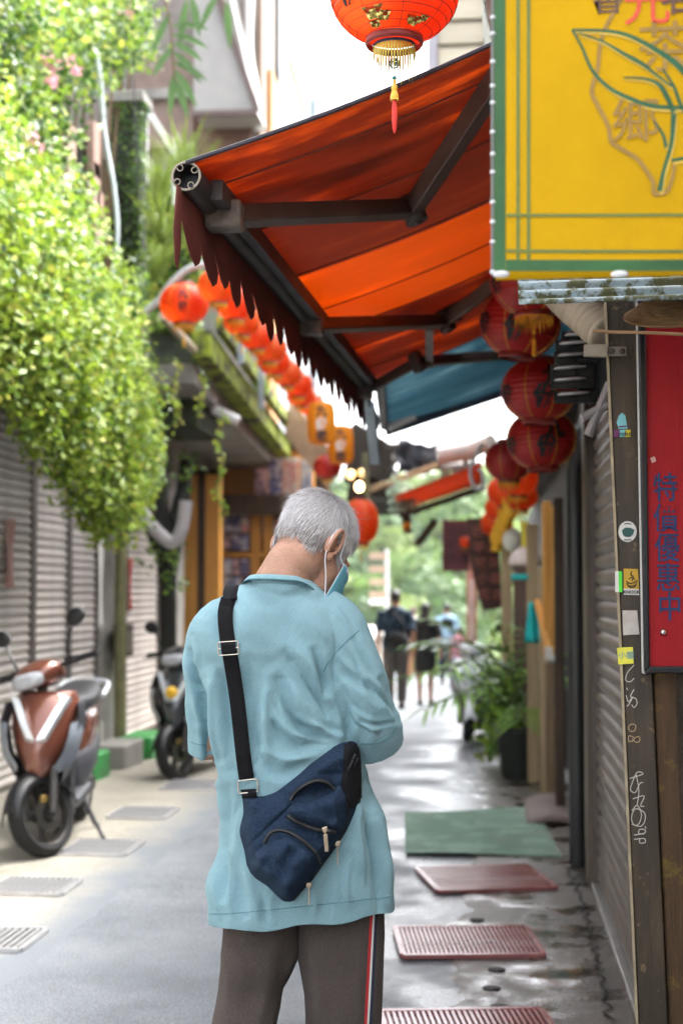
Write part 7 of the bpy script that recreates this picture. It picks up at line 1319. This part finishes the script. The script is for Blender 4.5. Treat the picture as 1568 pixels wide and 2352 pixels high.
# zip pulls
def pull(p, L_, ang, wd=.0085, lift=.02):
    o = on(*cx(*p), lift); m = MB(); m.box((-.006, -.004, -.005), (.006, .003, .006)); m.build('slider', BRASS, bag, loc=o, rot=(0, ang, 0), bevel=.0015)
    m = MB(); m.tube([(0, -.004, -.002), (0, -.006, -.009)], .0016, 6); m.box((-wd/2, -.006, -L_), (wd/2, -.0045, -.009)); m.build('zip_pull', BRASS, bag, loc=o, rot=(0, ang * .3, 0), bevel=.0012)
pull((945, 832), .046, R(-15)); pull((1038, 935), .045, 0, .003, .012); pull((826, 1240), .042, 0, .003, .02)
# strap: shoulder to ring
SP = [(558, 1462), (552, 1484), (550, 1505), (553, 1545), (559, 1585), (566, 1625), (579, 1709), (588, 1790), (596, 1860), (602, 1902)]
def strap_mesh(pts, hw, lift, n=7):
    P = smoothpath([Vector((x, y, 0)) for x, y in pts], n); L = []; vs = []
    ys0 = [onshirt(p.x, p.y, 0)[0].y for p in P]; ys0 = [min(y, .2) for y in ys0]; k = 7; ysm = [sum(ys0[max(0, i-k):i+k+1]) / len(ys0[max(0, i-k):i+k+1]) for i in range(len(P))]; ysm = [min(a, b) for a, b in zip(ysm, ys0)]
    for i, p in enumerate(P):
        t = (P[min(i+1, len(P)-1)] - P[max(i-1, 0)]).normalized(); s = Vector((-t.y, t.x, 0)) * hw
        for q in (-1, -.33, .33, 1): g = p + s * q; vs.append(mn(g.x, g.y, ysm[i] - lift))
    return MB().add(vs, [(4*i+j, 4*i+j+1, 4*i+j+5, 4*i+j+4) for i in range(len(P)-1) for j in range(3)]), P, ysm
m, P_, Y_ = strap_mesh(SP, 18.5, .008); 
st = m.build('strap', WEB, bag, thick=.0024)
xs_ = mn(562, 1450, .05).x; topp = []
for k_ in range(9):
    y_ = .035 + .2 * k_ / 8; h = bvh.ray_cast(Vector((xs_ + .012 * k_ / 8, y_, 1.75)), Vector((0, 0, -1))); 
    if h[0] is not None and h[0].z > 1.25: topp.append(h[0] + Vector((0, 0, .007)))
fro = []
for k_ in range(10):
    x_ = xs_ + .02 + .27 * k_ / 9; z_ = 1.33 - .30 * k_ / 9; h = bvh.ray_cast(Vector((x_, .8, z_)), Vector((0, -1, 0)))
    if h[0] is not None: fro.append(h[0] + Vector((0, .006, 0)))
p0_ = mn(558, 1462, Y_[0] - .008); fp = smoothpath([p0_] + topp + fro, 4); vs = []
for i, p in enumerate(fp):
    t = (fp[min(i+1, len(fp)-1)] - fp[max(i-1, 0)]).normalized(); s_ = Vector((1, 0, 0)); s_ = (s_ - t * s_.dot(t)).normalized() * .0168; vs += [p - s_, p + s_]
MB().add(vs, [(2*i, 2*i+1, 2*i+3, 2*i+2) for i in range(len(fp) - 1)]).build('shoulder_strap', WEB, bag, thick=.0024)
def ring_at(c_, w_, h_, r_, nm, rot=0, lift=.008):
    o = mn(c_[0], c_[1], min(_b if (_b := onshirt(c_[0], c_[1], 0)[0].y) < .2 else .1, .2) - lift); m = MB(); pts = []
    for sx, sz, a0 in ((1, 1, 0), (-1, 1, 90), (-1, -1, 180), (1, -1, 270)):
        for k in range(4): a = R(a0 + 30 * k); pts.append(Vector((sx * (w_/2 - .004) + .004 * math.cos(a), 0, sz * (h_/2 - .004) + .004 * math.sin(a))))
    m.tube(pts + [pts[0]], r_, 8, False); return m.build(nm, pm('nickel', (.66, .6, .5), .25, 1, var=.05), bag, loc=o, rot=(0, rot, 0)), o
b_, o = ring_at((558, 1583), .044, .029, .0016, 'buckle', R(-4), .014); MB().tube([Vector((-.021, 0, 0)), Vector((.021, 0, 0))], .0017, 8).build('buckle_bar', pm('nickel', (.66, .6, .5), .25, 1), b_)
MB().box((-.0165, -.004, -.011), (.0165, .003, .010)).build('strap_fold', WEB, bag, loc=o + Vector((0, -.001, 0)), rot=(0, R(-4), 0), bevel=.003)
ring_at((606, 1920), .043, .028, .0016, 'square_ring', R(-5), .010)
vs = [mn(x, y, float(_k @ np.array([1, x, y, x*x, y*y, x*y])) - .010 - dz) for x, y, dz in ((588, 1928, 0), (624, 1926, 0), (627, 1948, .004), (592, 1950, .004))]; MB().add(vs, [(0, 1, 2, 3)]).build('ring_tab', WEB, bag, thick=.004)
